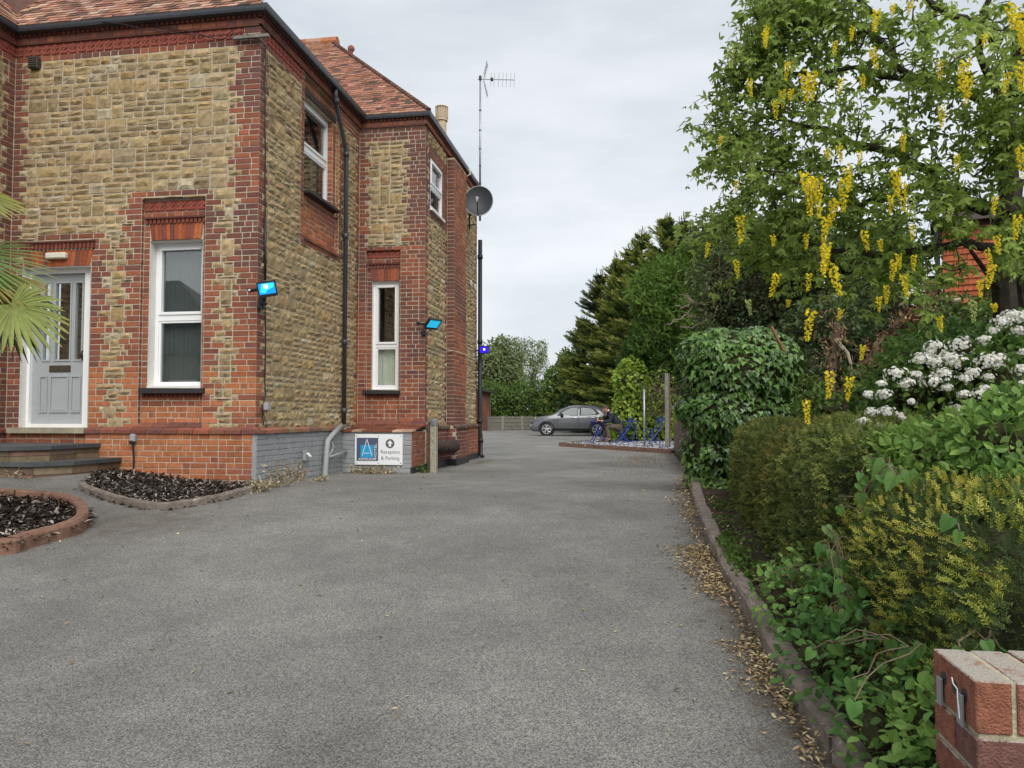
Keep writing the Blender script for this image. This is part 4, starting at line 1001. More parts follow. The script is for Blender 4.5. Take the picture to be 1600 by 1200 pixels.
# door steps
st = thing('door_steps', 'two grey slab steps with tan risers leading up to the front door', 'steps', (-7.6, 8.9, .2))
def steps():
    for (ur, vr, uc, vc, ul, vl, z, wid, zb_) in ((157, 692.5, 98, 697.5, 0, 698, .492, .0, .30), (190, 717.5, 117, 724, 0, 725.5, .305, .0, .0)):
        r_ = onY(ur, vr, Yf-.06); c_ = onZ(uc, vc, z); l_ = onZ(ul, vl, z); x1 = float(r_[0])
        yw = Yf-.02; yf = float(min(c_[1], l_[1])) if z > .4 else float(c_[1]); cx = float(c_[0])
        if cx > x1-.1: cx = x1-.25
        poly = [(-8.52, yw), (-8.52, yf), (cx, yf), (x1, yf+.38 if yf+.38 < yw else yw-.1), (x1, yw)]
        m_ = MB(); m_.prism(poly, z-.05, z, lambda a, b, d: np.array((a, b, d))); m_.build('step_slab', m_slab, st)
        ins = .035; pr_ = [(-8.5, yf+ins), (cx-.01, yf+ins), (x1-ins, poly[3][1]+.02), (x1-ins, yw)]
        for (a, b) in zip(pr_[:-1], pr_[1:]):
            a = np.array(a); b = np.array(b); L_ = np.linalg.norm(b-a); k = max(1, int(L_/.4)); d = (b-a)/L_; nn = np.array((d[1], -d[0]))
            hs = [zb_-.1, zb_+(z-.05-zb_)*.55, z-.052] if z > .4 else [-.3, .06, .16, z-.052]
            for h0, h1 in zip(hs[:-1], hs[1:]):
                for i in range(k):
                    p, q = a+d*(L_*i/k+.004), a+d*(L_*(i+1)/k-.004); c = jit(random.choice([(.20, .15, .095), (.23, .18, .12), (.15, .115, .08), (.21, .12, .085)]), .25)
                    V = np.array([(*p, h0), (*q, h0), (*q, h1-.006), (*p, h1-.006), (*(p-nn*.08), h0), (*(q-nn*.08), h0), (*(q-nn*.08), h1-.006), (*(p-nn*.08), h1-.006)])
                    mesh_from('riser_stone', V, [(0, 1, 2, 3), (4, 0, 3, 7), (1, 5, 6, 2), (3, 2, 6, 7)], m_step, np.array(c), False, st)
        m_ = MB(); m_.prism([(-8.45, yw), (-8.45, yf+.06), (cx-.03, yf+.06), (x1-.06, poly[3][1]+.03), (x1-.06, yw)], zb_-.2, z-.055, lambda a, b, d: np.array((a, b, d))); m_.build('core', m_mortar, st)
steps()

# ================================================================== THINGS ON THE WALLS
def floodlight(name, label, p, d, size, glow, up=(0, 0, 1), pir=None, group=None):
    """p = centre of the glass, d = the way it faces"""
    t = thing(name, label, 'floodlight', p, group); M = aim(p, d, up); s = size/2
    m_ = MB(); m_.box((-s, -s*.82, -.05), (s, s*.82, -.004), M=M, bev=.008)
    for i in range(5): m_.box((-s*.7+i*s*.35-.004, -s*.7, -.085), (-s*.7+i*s*.35+.004, s*.7, -.05), M=M)
    m_.build('housing', m_black, t)
    m_ = MB(); m_.box((-s*.86, -s*.52, -.006), (s*.86, s*.68, .003), M=M); m_.build('lens', glow, t)
    m_ = MB(); m_.box((-s, -s*.84, -.004), (s, -s*.54, .008), M=M); m_.box((-s, s*.70, -.004), (s, s*.84, .008), M=M); m_.box((-s, -s*.54, -.004), (-s*.87, s*.7, .008), M=M); m_.box((s*.87, -s*.54, -.004), (s, s*.7, .008), M=M); m_.build('bezel', m_black, t)
    return t, M
gl1 = emit('cyan_led', (.005, .24, .62), .75); gl1c = emit('cyan_glow', (.03, .50, .95), 1.0); gl1b = emit('white_blue_led', (.75, .95, 1.0), 2.0); gl2 = emit('cyan_led_side', (.01, .32, .52), .7); gl3 = emit('violet_led', (.03, .01, .75), .75)
p = onY(411.5, 452, Yf-.28); p = p+np.array((.05, 0, 0)); tocam = EYE-p
t, M = floodlight('floodlight', 'lit bright cyan floodlight on the near brick corner of the hotel', p, (tocam[0]*.8+1.2, tocam[1], tocam[2]-1.9), .235, gl1, (-.22, 0, 1))
m_ = MB(); m_.prism([(-.085, -.03), (-.03, -.045), (.0, -.01), (.085, .02), (.09, .07), (-.06, .075)], .002, .004, lambda x, y, d: xf(M, np.array([(x, y, d)]))[0]); m_.build('reflector', gl1c, t)
m_ = MB(); m_.lathe([(.026, .003), (.026, .0065)], 12, M @ Matrix.Translation((-.01, .038, 0))); m_.build('led_chip', gl1b, t)
wallp = onX(411, 470, Xc+.02)
m_ = MB(); b0 = np.array((Xc+.04, Yf+.05, p[2]-.16)); m_.tube([p-np.array(M.col[2][:3])*.06, (p+b0)/2+np.array((0, 0, -.06)), b0], .018, 8); m_.box(b0-.045, b0+np.array((.045, .045, .06)), bev=.01); m_.build('bracket', m_black, t)
s0 = onY(391, 453.5, Yf-.2); m_ = MB(); m_.tube([p-np.array(M.col[2][:3])*.03-np.array((.08, 0, 0)), s0+np.array((.03, .02, 0))], .022, 8); m_.lathe([(.012, -.02), (.03, -.015), (.032, .02), (.02, .03)], 10, aim(s0, (0.1, -1, -.2))); m_.build('sensor', m_black, t)
m_ = MB(); m_.lathe([(.008, .028), (.015, .03), (.012, .04), (.004, .045)], 8, aim(s0, (.1, -1, -.2))); m_.build('sensor_lens', m_upvc, t)
c0 = onY(410, 471, Yf-.12); m_ = MB(); m_.lathe([(.03, -.05), (.045, -.03), (.045, .04), (.03, .05)], 10, Matrix.Translation(c0.tolist())); m_.tube([c0, c0+np.array((.0, .1, -.02))], .02, 7); m_.tube([c0+np.array((-.01, 0, -.05)), c0+np.array((-.015, -.01, -.1))], .012, 6); m_.build('junction_box', m_black, t)
p = onX(677, 507, X2+.30)
t, M = floodlight('floodlight', 'floodlight seen edge on beside the narrow window, on the far wing corner', p, (.55, -.42, -.75), .26, gl2)
b0 = onX(666, 506, X2+.02)
m_ = MB(); m_.tube([p-np.array(M.col[2][:3])*.05, (p+b0)/2+np.array((0, 0, .03)), b0], .02, 8); m_.tube([b0, onY(656, 505.5, Y2-.15)], .018, 7); m_.build('bracket', m_black, t)
s0 = onY(653.5, 505, Y2-.17); m_ = MB(); m_.lathe([(.02, -.04), (.035, -.03), (.035, .03), (.015, .045)], 10, aim(s0, (.2, -1, -.1))); m_.build('sensor', m_black, t)
c0 = onX(662, 521, X2+.06); m_ = MB(); m_.lathe([(.03, -.06), (.045, -.03), (.045, .05), (.03, .06)], 10, Matrix.Translation(c0.tolist())); m_.build('junction_box', m_black, t)
p = onX(756.5, 547, X2+.30); p = at(756.5, 547, 17.7)
t, M = floodlight('floodlight', 'small violet blue floodlight past the black downpipe at the far corner', p, (.35, -.9, -.25), .22, gl3, (-.1, 0, 1))
m_ = MB(); m_.tube([p-np.array(M.col[2][:3])*.05, np.array((X2+.02, YE-.1, p[2]))], .02, 7); m_.build('bracket', m_black, t)
m_ = MB(); m_.box((-.018, 0, .002), (.018, .035, .006), M=M); m_.build('led_chip', gl1b, t)

# hotel sign
def text_mesh(body, name, m, parent, M, size, align='CENTER', sx=1.0, ext=.0012):
    cu = bpy.data.curves.new(name, 'FONT'); cu.body = body; cu.size = size; cu.align_x = align; cu.extrude = ext; cu.resolution_u = 3
    o = bpy.data.objects.new(name, cu); COL.objects.link(o); bpy.context.view_layer.update()
    me = bpy.data.meshes.new_from_object(o.evaluated_get(bpy.context.evaluated_depsgraph_get())); COL.objects.unlink(o); bpy.data.objects.remove(o)
    V = np.array([v.co for v in me.vertices]); V[:, 0] *= sx; V = xf(M, V); Fc = [tuple(p.vertices) for p in me.polygons]
    return mesh_from(name, V, Fc, m, None, False, parent)
sy = BY-.03
S0, S1 = onY(554, 726, sy), onY(629, 678.5, sy); SWd, SH = S1[0]-S0[0], S1[2]-S0[2]
sg = thing('hotel_sign', 'white wall sign pointing to Reception & Parking on the grey painted block', 'sign', (S0+S1)/2)
SM = Matrix(((1, 0, 0, S0[0]), (0, 0, -1, sy), (0, 1, 0, S0[2]), (0, 0, 0, 1)))     # x right, y up, z towards the drive
m_swh = mat('sign_white', (.78, .80, .82), .3, .02, 3, 0); m_snv = mat('sign_slate_blue', (.085, .10, .17), .4, .25, 60, 0); m_scy = mat('sign_cyan', (.03, .33, .62), .35, .02, 3, 0); m_sgr = mat('sign_grey_print', (.10, .10, .12), .4, .02, 3, 0)
m_ = MB(); m_.box((0, 0, -.02), (SWd, SH, 0), M=SM, bev=.002); m_.build('board', m_swh, sg)
lx0, lx1, ly0, ly1 = .04*SWd, .495*SWd, .125*SH, .88*SH
m_ = MB(); m_.box((lx0, ly0, 0), (lx1, ly1, .002), M=SM); m_.build('logo_panel', m_snv, sg)
m_ = MB(); m_.box((.125*SWd, .235*SH, .002), (.395*SWd, .645*SH, .004), M=SM); m_.build('logo_square', m_scy, sg)
m_ = MB()
def sline(a, b, w_):
    a, b = np.array(a)*(SWd, SH), np.array(b)*(SWd, SH); d = (b-a)/np.linalg.norm(b-a); n_ = np.array((-d[1], d[0]))*w_/2
    m_.prism([a-n_, b-n_, b+n_, a+n_], .004, .0055, lambda x, y, d_: xf(SM, np.array([(x, y, d_)]))[0])
sline((.165, .30), (.258, .845), .010); sline((.365, .30), (.256, .845), .010); sline((.205, .375), (.315, .385), .010); m_.build('logo_letter', m_swh, sg)
text_mesh('ASPERION', 'lettering', m_swh, sg, SM @ Matrix.Translation((.265*SWd, .148*SH, .0025)), .056, sx=1.18)
text_mesh('HOTEL', 'lettering', m_swh, sg, SM @ Matrix.Translation((.462*SWd, .44*SH, .0025)) @ Matrix.Rotation(math.pi/2, 4, 'Z'), .062, sx=1.3)
text_mesh('Reception', 'lettering', m_sgr, sg, SM @ Matrix.Translation((.745*SWd, .37*SH, .0005)), .082)
text_mesh('& Parking', 'lettering', m_sgr, sg, SM @ Matrix.Translation((.745*SWd, .17*SH, .0005)), .082)
m_ = MB(); m_.lathe([(.092*SWd, 0), (.092*SWd, .0015)], 28, SM @ Matrix.Translation((.74*SWd, .695*SH, 0))); m_.build('arrow_disc', m_sgr, sg)
q = .075*SWd; m_ = MB(); m_.prism([(-.35*q, -.8*q), (.35*q, -.8*q), (.35*q, 0), (.85*q, 0), (0, .9*q), (-.85*q, 0), (-.35*q, 0)], .0015, .003, lambda x, y, d: xf(SM, np.array([(x+.74*SWd, y+.695*SH, d)]))[0]); m_.build('arrow', m_swh, sg)
for fx_ in (.035, .5, .965):
    for fy_ in (.06, .94):
        m_ = MB(); m_.lathe([(.010, 0), (.010, .003), (.005, .005)], 8, SM @ Matrix.Translation((fx_*SWd, fy_*SH, 0))); m_.build('screw', m_steel, sg)

# small fittings
p = onY(90, 400, Yf-.03); m_ = MB(); m_.box(p+np.array((-.16, -.05, -.042)), p+np.array((.145, .03, .042)), bev=.014)
wl_t = thing('bulkhead_light', 'white bulkhead lamp above the grey front door', 'lamp', p); m_.build('diffuser', mat('cream_plastic', (.66, .62, .52), .4, .06, 8, 0), wl_t)
m_ = MB(); m_.box(p+np.array((-.165, .028, -.048)), p+np.array((.15, .04, .048))); m_.build('back_plate', m_upvc, wl_t)
p = onY(54.5, 99, Yf-.03); vt = thing('wall_vent', 'small dark louvred vent box under the eaves in the left corner', 'vent', p); m_ = MB(); m_.box(p+np.array((-.07, -.05, -.085)), p+np.array((.07, .04, .085)), bev=.008); m_.build('housing', mat('dark_vent', (.06, .05, .04), .7, .3, 12, .1, 40), vt)
for i in range(5): m_ = MB(); m_.box(p+np.array((-.06, -.062, -.07+i*.03)), p+np.array((.06, -.05, -.052+i*.03))); m_.build('louvre', MATS['dark_vent'], vt)
p = onY(209, 684.5, Yf-.075); ot = thing('outdoor_socket', 'grey outdoor socket box with a black cable on the orange plinth', 'socket', p); m_ = MB(); m_.box(p+np.array((-.037, -.05, -.055)), p+np.array((.037, .03, .055)), bev=.015); m_.build('housing', m_gplas, ot)
m_ = MB(); m_.box(p+np.array((-.03, -.065, -.075)), p+np.array((.03, -.01, -.03)), bev=.012); m_.build('plug', m_black, ot)
m_ = MB(); m_.tube(wig([p+np.array((0, -.02, -.06)), p+np.array((.008, 0, -.3)), p+np.array((.006, 0, -.5))], 8, .002), .011, 6); m_.build('cable', m_black, ot)
p = onX(417, 635, Xc+.05); jt = thing('junction_box', 'small pale grey junction box on the side wall above the painted plinth', 'box', p); m_ = MB(); m_.box(p+np.array((-.03, -.05, -.05)), p+np.array((.03, .05, .05)), bev=.008); m_.build('housing', m_gplas, jt)
m_ = MB(); m_.box(p+np.array((.03, -.042, -.042)), p+np.array((.036, .042, .042))); m_.build('lid', m_gplas, jt)
p = onX(477.5, 712, Xc+.09); jt = thing('overflow_outlet', 'small square grey outlet with a white spout on the painted side plinth', 'outlet', p); m_ = MB(); m_.box(p+np.array((-.03, -.055, -.075)), p+np.array((.02, .055, .075)), bev=.008); m_.build('housing', m_gpaint, jt)
m_ = MB(); m_.tube([p+np.array((.0, .01, .03)), p+np.array((.05, .01, .02)), p+np.array((.055, .01, -.01))], .02, 8); m_.tube([p+np.array((.025, .05, -.01)), p+np.array((.05, .09, -.015))], .014, 6); m_.build('spout', m_upvc, jt)
# two pale discs near the far corner
for u, v, wh in ((735.5, 443, 'left'), (742, 449, 'right')):
    p = onX(u, v, X2+.02); m_ = MB(); m_.lathe([(.085, 0), (.085, .015), (.06, .03)], 14, aim(p, (1, 0, 0))); tag(m_.build('wall_disc', MATS['cream_cable'], None, loc=p), 'cream round cover on the far corner stonework, the %s one of two' % wh, 'vent cover', 'cream covers on the far corner')

# dish and aerial
p = at(748, 315, 16.3); ds = thing('satellite_dish', 'large dark grey satellite dish at the far corner of the hotel', 'satellite dish', p)
M = aim(p, (.10, -1, .16)); Rd = .315
V = []; Fc = []; nr, na = 7, 36
for i in range(nr+1):
    for j in range(na):
        r_ = Rd*i/nr; a = 2*math.pi*j/na; V.append((r_*.97*math.cos(a), r_*1.06*math.sin(a), .10*(i/nr)**2-.06))
for i in range(nr):
    for j in range(na): Fc.append((i*na+j, i*na+(j+1) % na, (i+1)*na+(j+1) % na, (i+1)*na+j))
m_ = MB(); m_.add(xf(M, V), Fc); m_.build('reflector', mat('dish_grey', (.042, .048, .057), .55, .12, 3, 0), ds, True)
V = np.array([(Rd*.97*math.cos(a), Rd*1.06*math.sin(a), .04) for a in np.linspace(0, 2*math.pi, 49)]); m_ = MB(); m_.tube(xf(M, V), .009, 6, cap=False); m_.build('rim', m_gplas, ds, True)
m_ = MB(); m_.tube(xf(M, [(0, -Rd*1.05, .02), (0, -Rd*.9, .2), (0, -.09, .34)]), .012, 7); m_.build('feed_arm', m_black, ds)
m_ = MB(); m_.lathe([(.02, -.09), (.022, -.02), (.035, 0), (.036, .03), (.02, .045)], 12, aim(xf(M, [(0, -.10, .35)])[0], np.array(M.col[1][:3])*.9-np.array(M.col[2][:3])*.35)); m_.build('receiver', m_gplas, ds, True)
m_ = MB(); w0 = np.array((X2+.02, 16.4, p[2])); m_.tube([p+np.array((-.02, .10, .0)), p+np.array((-.1, .22, -.05)), np.array((X2+.06, 16.5, p[2]-.10))], .022, 8); m_.tube([np.array((X2+.05, 16.5, p[2]-.42)), np.array((X2+.05, 16.5, p[2]+.32))], .02, 7)
for dz in (-.33, .22): m_.tube([np.array((X2-.01, 16.5, p[2]+dz)), np.array((X2+.2, 16.4, p[2]+dz))], .016, 6)
m_.build('bracket', m_black, ds)
b0 = at(750, 345, 17.7); b1 = at(750.5, 117, 17.7); b1[0], b1[1] = b0[0], b0[1]
ar = thing('television_aerial', 'tall thin television aerial mast above the far corner of the hotel', 'aerial', b0)
m_ = MB(); m_.tube([b0, b1], [.026, .02], 10); m_.build('mast', m_steel, ar, True)
m_ = MB()
for f in (.12, .26, .38, .5, .63, .77): m_.tube([b0+(b1-b0)*(f-.003), b0+(b1-b0)*(f+.003)], .029, 8)
m_.build('mast_clip', m_black, ar)
m_ = MB(); w0 = b1+np.array((-.06, 0, -.03)); w1 = at(803, 121.5, 17.7); w1[1] = w0[1]+.1; m_.tube([w0, w1], .009, 6); m_.build('boom', m_steel, ar)
d = (w1-w0)/np.linalg.norm(w1-w0); m_ = MB()
for i, f in enumerate((.36, .45, .57, .68, .78, .89, .99)):
    c = w0+(w1-w0)*f; l = .16+.002*i; m_.tube([c+np.array((.01, .0, l)), c-np.array((.01, 0, l))], .005, 5)
for sg_ in (-1, 1):
    a, b = w0+d*.13, w0+d*.19+np.array((0.03, 0, sg_*.36)); m_.tube([a, b], .007, 5)
    for f in (.3, .5, .7, .9, 1.): c = a+(b-a)*f; m_.tube([c+np.array((.0, -.12, .0)), c+np.array((.0, .12, .0))], .005, 5); m_.tube([c+np.array((0, 0, .09)), c-np.array((0, 0, .09))], .004, 4)
m_.build('element', m_steel, ar)
m_ = MB(); c = w0+d*.33; m_.box(c-np.array((.03, .03, .035)), c+np.array((.03, .03, .035)), bev=.008); m_.tube([b1+np.array((0, 0, -.06)), b1+np.array((0, 0, .04))], .032, 8); m_.build('clamp', m_black, ar)

# concrete post and lagged pipe beside the grey block
p = onG(673, 740); p = np.array((-3.36, 12.60, float(G(-3.36, 12.6))))
cp = thing('concrete_post', 'weathered square concrete post with a grey top beside the red brick plinth', 'post', p)
m_ = MB(); m_.box(p+np.array((-.055, -.06, -.2)), p+np.array((.055, .06, .80)), bev=.012); m_.build('shaft', m_conc, cp)
m_ = MB(); m_.lathe([(.066, .78), (.070, .80), (.070, .87), (.05, .91), (.0, .915)], 12, Matrix.Translation(p.tolist())); m_.build('cap', mat('grey_post_cap', (.16, .17, .18), .8, .2, 10, .2, 40), cp, True)
m_ = MB()
for z in (.32, .52, .66): m_.lathe([(.008, 0), (.008, .004)], 8, aim(p+np.array((.0, -.0605, z)), (0, -1, 0)))
m_.build('bolt_hole', m_black, cp)
m_ = MB(); m_.box(p+np.array((-.13, .05, -.1)), p+np.array((-.066, .11, .86)), bev=.01); tag(m_.build('timber_post', m_wood2, None, loc=p+np.array((-.1, .08, 0))), 'thin dark timber upright tucked behind the concrete post', 'post')
m_ = MB(); a, b = onX(680, 696, X2+.14), onX(711, 697, X2+.22); a[2] = b[2] = .30; pts = wig([a, (a+b)/2, b], 12, .012); m_.tube(pts, [.05, .10, .12, .12, .10, .085, .115, .135, .14, .14, .125, .06], 12); V = m_.v[0]; V += RS.normal(0, .006, V.shape)
tag(m_.build('lagged_pipe', mat('dark_lagging', (.05, .03, .028), .9, .35, 14, .6, 30), None, True, loc=(a+b)/2), 'bulky dark brown lagged pipe low on the far side plinth', 'pipe')

# ================================================================== CAR PARK
# outbuilding seen past the far corner
ob = np.array((-10.0, 50.0, -.1)); o = at(731, 660, 52.0); ob = np.array((o[0], o[1], -.1))
bt = thing('outbuilding', 'small red brick outbuilding with a dark eave beyond the far downpipe', 'building', ob)
F_ = Frame(ob+np.array((.62, 0, 0)), (0, 1, 0), (1, 0, 0)); FF = Frame(ob+np.array((-3.4, 0, 0)), (1, 0, 0), (0, -1, 0))
m_ = MB(); m_.box(ob+np.array((-3.4, .006, 0)), ob+np.array((.614, 5, 2.75))); wb = m_.build('wall', m_mortar, bt)
OB = []
_save = BR; BR = OB
for k in range(36):
    lay(wb, FF, k, [(0, 2.9), (3.7, 4.02)] if 10 < k < 30 else [(0, 4.02)], P_MID+P_ORANGE[:2], 0, 0); lay(wb, F_, k, [(0, 4.9)], P_MID, 0, 0)
BR = _save
V = np.concatenate([r[1] for r in OB]); Fx = []; b_ = 0
for r in OB: Fx += [tuple(i+b_ for i in f) for f in r[2]]; b_ += len(r[1])
mesh_from('brickwork', V, Fx, m_brick, np.concatenate([np.tile(np.array(r[3]), (len(r[1]), 1)) for r in OB]), False, bt)['kind'] = 'stuff'
m_ = MB(); m_.box(FF(2.92, .85, -.05), FF(3.68, 2.28, .02)); wn = m_.build('window', m_upvc, bt)
m_ = MB(); m_.box(FF(2.99, .92, .0), FF(3.61, 1.5, .03)); m_.box(FF(2.99, 1.56, .0), FF(3.61, 2.2, .03)); m_.build('pane', m_glass, wn)
m_ = MB(); m_.box(ob+np.array((-3.6, -.28, 2.72)), ob+np.array((.95, 5.2, 2.86))); m_.add([ob+np.array(q) for q in ((-3.6, -.28, 2.86), (.95, -.28, 2.86), (.95, 5.2, 2.86), (-3.6, 5.2, 2.86), (-1.3, 1.2, 3.25), (-1.3, 4, 3.25))], [(0, 1, 4), (1, 2, 5, 4), (2, 3, 5), (3, 0, 4, 5)]); m_.build('roof', mat('dark_roof', (.045, .045, .048), .8, .2, 6, .1, 40), bt)
m_ = MB(); m_.tube([ob+np.array((.75, -.12, 2.7)), ob+np.array((.70, -.06, 2.4)), ob+np.array((.70, -.06, 0))], .045, 8); m_.build('downpipe', m_black, bt)

# timber fence along the back of the car park
a = onG(742, 672.5); b = onG(846, 671.5); d = b-a; Lf = np.linalg.norm(d); d /= Lf; nf = np.array((d[1], -d[0], 0))
ft = thing('timber_fence', 'low weathered timber panel fence along the back of the car park', 'fence', (a+b)/2)
npn = 3; edges = [0, Lf*.375, Lf*.80, Lf*1.25]
edges = [(onG(u, 672)-a)@d for u in (700, 783, 823, 864)]
for e in edges:
    c = a+d*e; c[2] = -.1; m_ = MB(); m_.box(c-np.array((.06, .06, .1)), c+np.array((.06, .06, 1.02)), bev=.01); m_.build('fence_post', m_conc, ft)
for i in range(3):
    e0, e1 = edges[i]+.07, edges[i+1]-.07
    for j in range(7):
        z0 = -.06+j*.138; tl = .035*(j % 2); m_ = MB(); m_.prism([(e0, z0), (e1, z0+random.uniform(-.01, .01)), (e1, z0+.125), (e0, z0+.125)], .02-tl, .0-tl, lambda x, y, q: a*(1, 1, 0)+d*x+nf*q+cZ*y); m_.build('slat', m_wood, ft)
    for q in (.02, .5, .98): m_ = MB(); c = a+d*(e0+(e1-e0)*q); c[2] = -.05; m_.box(c+nf*.03-np.array((.03, .02, 0)), c+nf*.03+np.array((.03, .02, .98))); m_.build('batten', m_wood, ft)

# patio with blue slate chippings
q = [onG(873, 697.5), onG(1047, 709), onG(1047, 709)+np.array((.7, 7.5, 0)), onG(873, 697.5)+np.array((1.3, 5.2, 0))]
PQ = [np.array((p[0], p[1], -.1)) for p in q]
pe = thing('patio_edging', 'low brown timber edging round the slate chipping patio', 'kerb', PQ[0])
for (p0, p1) in ((PQ[0], PQ[1]), (PQ[3], PQ[0])):
    dd = p1-p0; l_ = np.linalg.norm(dd); dd /= l_; nn = np.array((dd[1], -dd[0], 0)); k = max(2, int(l_/1.6))
    for i in range(k):
        s0, s1 = l_*i/k+.006, l_*(i+1)/k-.006; m_ = MB(); m_.prism([(s0, -.05), (s1, -.05), (s1, .12+random.uniform(-.008, .008)), (s0, .12)], 0, -.07, lambda x, y, q_: p0+dd*x+nn*q_+cZ*y); m_.build('edging_board', m_kerb2, pe)
o = mesh_from('patio', [p+np.array((0, 0, .07)) for p in PQ], [(0, 1, 2, 3)], mat('slate_grit', (.16, .17, .21), .9, .4, 6, .5, 25)); o['kind'] = 'structure'
rs = np.random.RandomState(5); n = 5200; uv = rs.rand(n, 2)
P = (1-uv[:, :1])*(1-uv[:, 1:])*PQ[0]+uv[:, :1]*(1-uv[:, 1:])*PQ[1]+uv[:, :1]*uv[:, 1:]*PQ[2]+(1-uv[:, :1])*uv[:, 1:]*PQ[3]+np.array((0, 0, .075))
ang = rs.rand(n)*6.28; sz = rs.uniform(.02, .055, n); tilt = rs.normal(0, .35, (n, 2))
loc = np.array([(-1, -.6, 0), (1, -.7, 0), (.8, .6, 0), (-.7, .7, 0), (0, 0, .45)])
V = loc[None]*sz[:, None, None]; ca, sa = np.cos(ang)[:, None], np.sin(ang)[:, None]
X = V[..., 0]*ca-V[..., 1]*sa; Y = V[..., 0]*sa+V[..., 1]*ca; Zz = V[..., 2]+X*tilt[:, :1]+Y*tilt[:, 1:]+.01
V = np.stack([X, Y, Zz], -1)+P[:, None]
Fq = (np.array([(0, 1, 4), (1, 2, 4), (2, 3, 4), (3, 0, 4)])[None]+np.arange(n)[:, None, None]*5).reshape(-1, 3)
c = np.array([(.17, .18, .22), (.25, .265, .30), (.40, .41, .44), (.26, .23, .25), (.55, .55, .56)])[rs.choice(5, n, p=[.3, .3, .18, .12, .10])]
o = mesh_from('slate_chippings', V.reshape(-1, 3), Fq, m_litter, np.repeat(c, 5, 0)); o['kind'] = 'stuff'

# wooden fence post and thin metal post at the patio's near edge
p = onG(1043.5, 704); p[2] = -.1
pt = thing('fence_post', 'tall square grey timber post at the near corner of the patio', 'post', p)
zt = at(1043.5, 583, pr(p)[2])[2]
m_ = MB(); m_.box(p-np.array((.07, .07, .1)), p+np.array((.035, .07, zt-p[2])), bev=.008); m_.build('shaft', m_wood, pt)
m_ = MB(); m_.box(p+np.array((.037, -.05, -.1)), p+np.array((.075, .06, zt-p[2]-.02)), bev=.005); m_.build('batten', m_wood2, pt)
p = onG(1007, 701); p[2] = -.1; zt = at(1006.5, 607, pr(p)[2])[2]
pt = thing('metal_post', 'thin grey metal post standing in the slate chippings', 'post', p)
m_ = MB(); m_.tube([p-np.array((0, 0, .1)), np.array((p[0], p[1], zt))], .03, 10); m_.build('shaft', m_steel, pt, True)
m_ = MB(); m_.lathe([(.034, 0), (.034, .03), (.01, .045)], 10, Matrix.Translation((p[0], p[1], zt))); m_.build('cap', m_black, pt)
# board fence along the right of the drive, beyond the ivy
a, b = np.array((.98, 12.9, -.1)), np.array((1.05, 21.0, -.1)); d = (b-a)/np.linalg.norm(b-a); L_ = np.linalg.norm(b-a)
bf = thing('board_fence', 'low brown board fence running beside the driveway towards the patio', 'fence', a)
for i in range(6):
    c = a+d*L_*i/5; m_ = MB(); m_.box(c-np.array((.02, .05, .1)), c+np.array((.08, .05, .86)), bev=.01); m_.build('fence_post', m_wood2, bf)
for i in range(5):
    for j in range(6):
        y0, y1 = L_*i/5+.02, L_*(i+1)/5-.02; z0 = .0+j*.135; m_ = MB(); m_.prism([(y0, z0), (y1, z0+random.uniform(-.012, .012)), (y1, z0+.122), (y0, z0+.122)], .0, .025, lambda x, y, q_: a+d*x+np.array((-q_-.02, 0, y))); m_.build('board', m_wood2, bf)

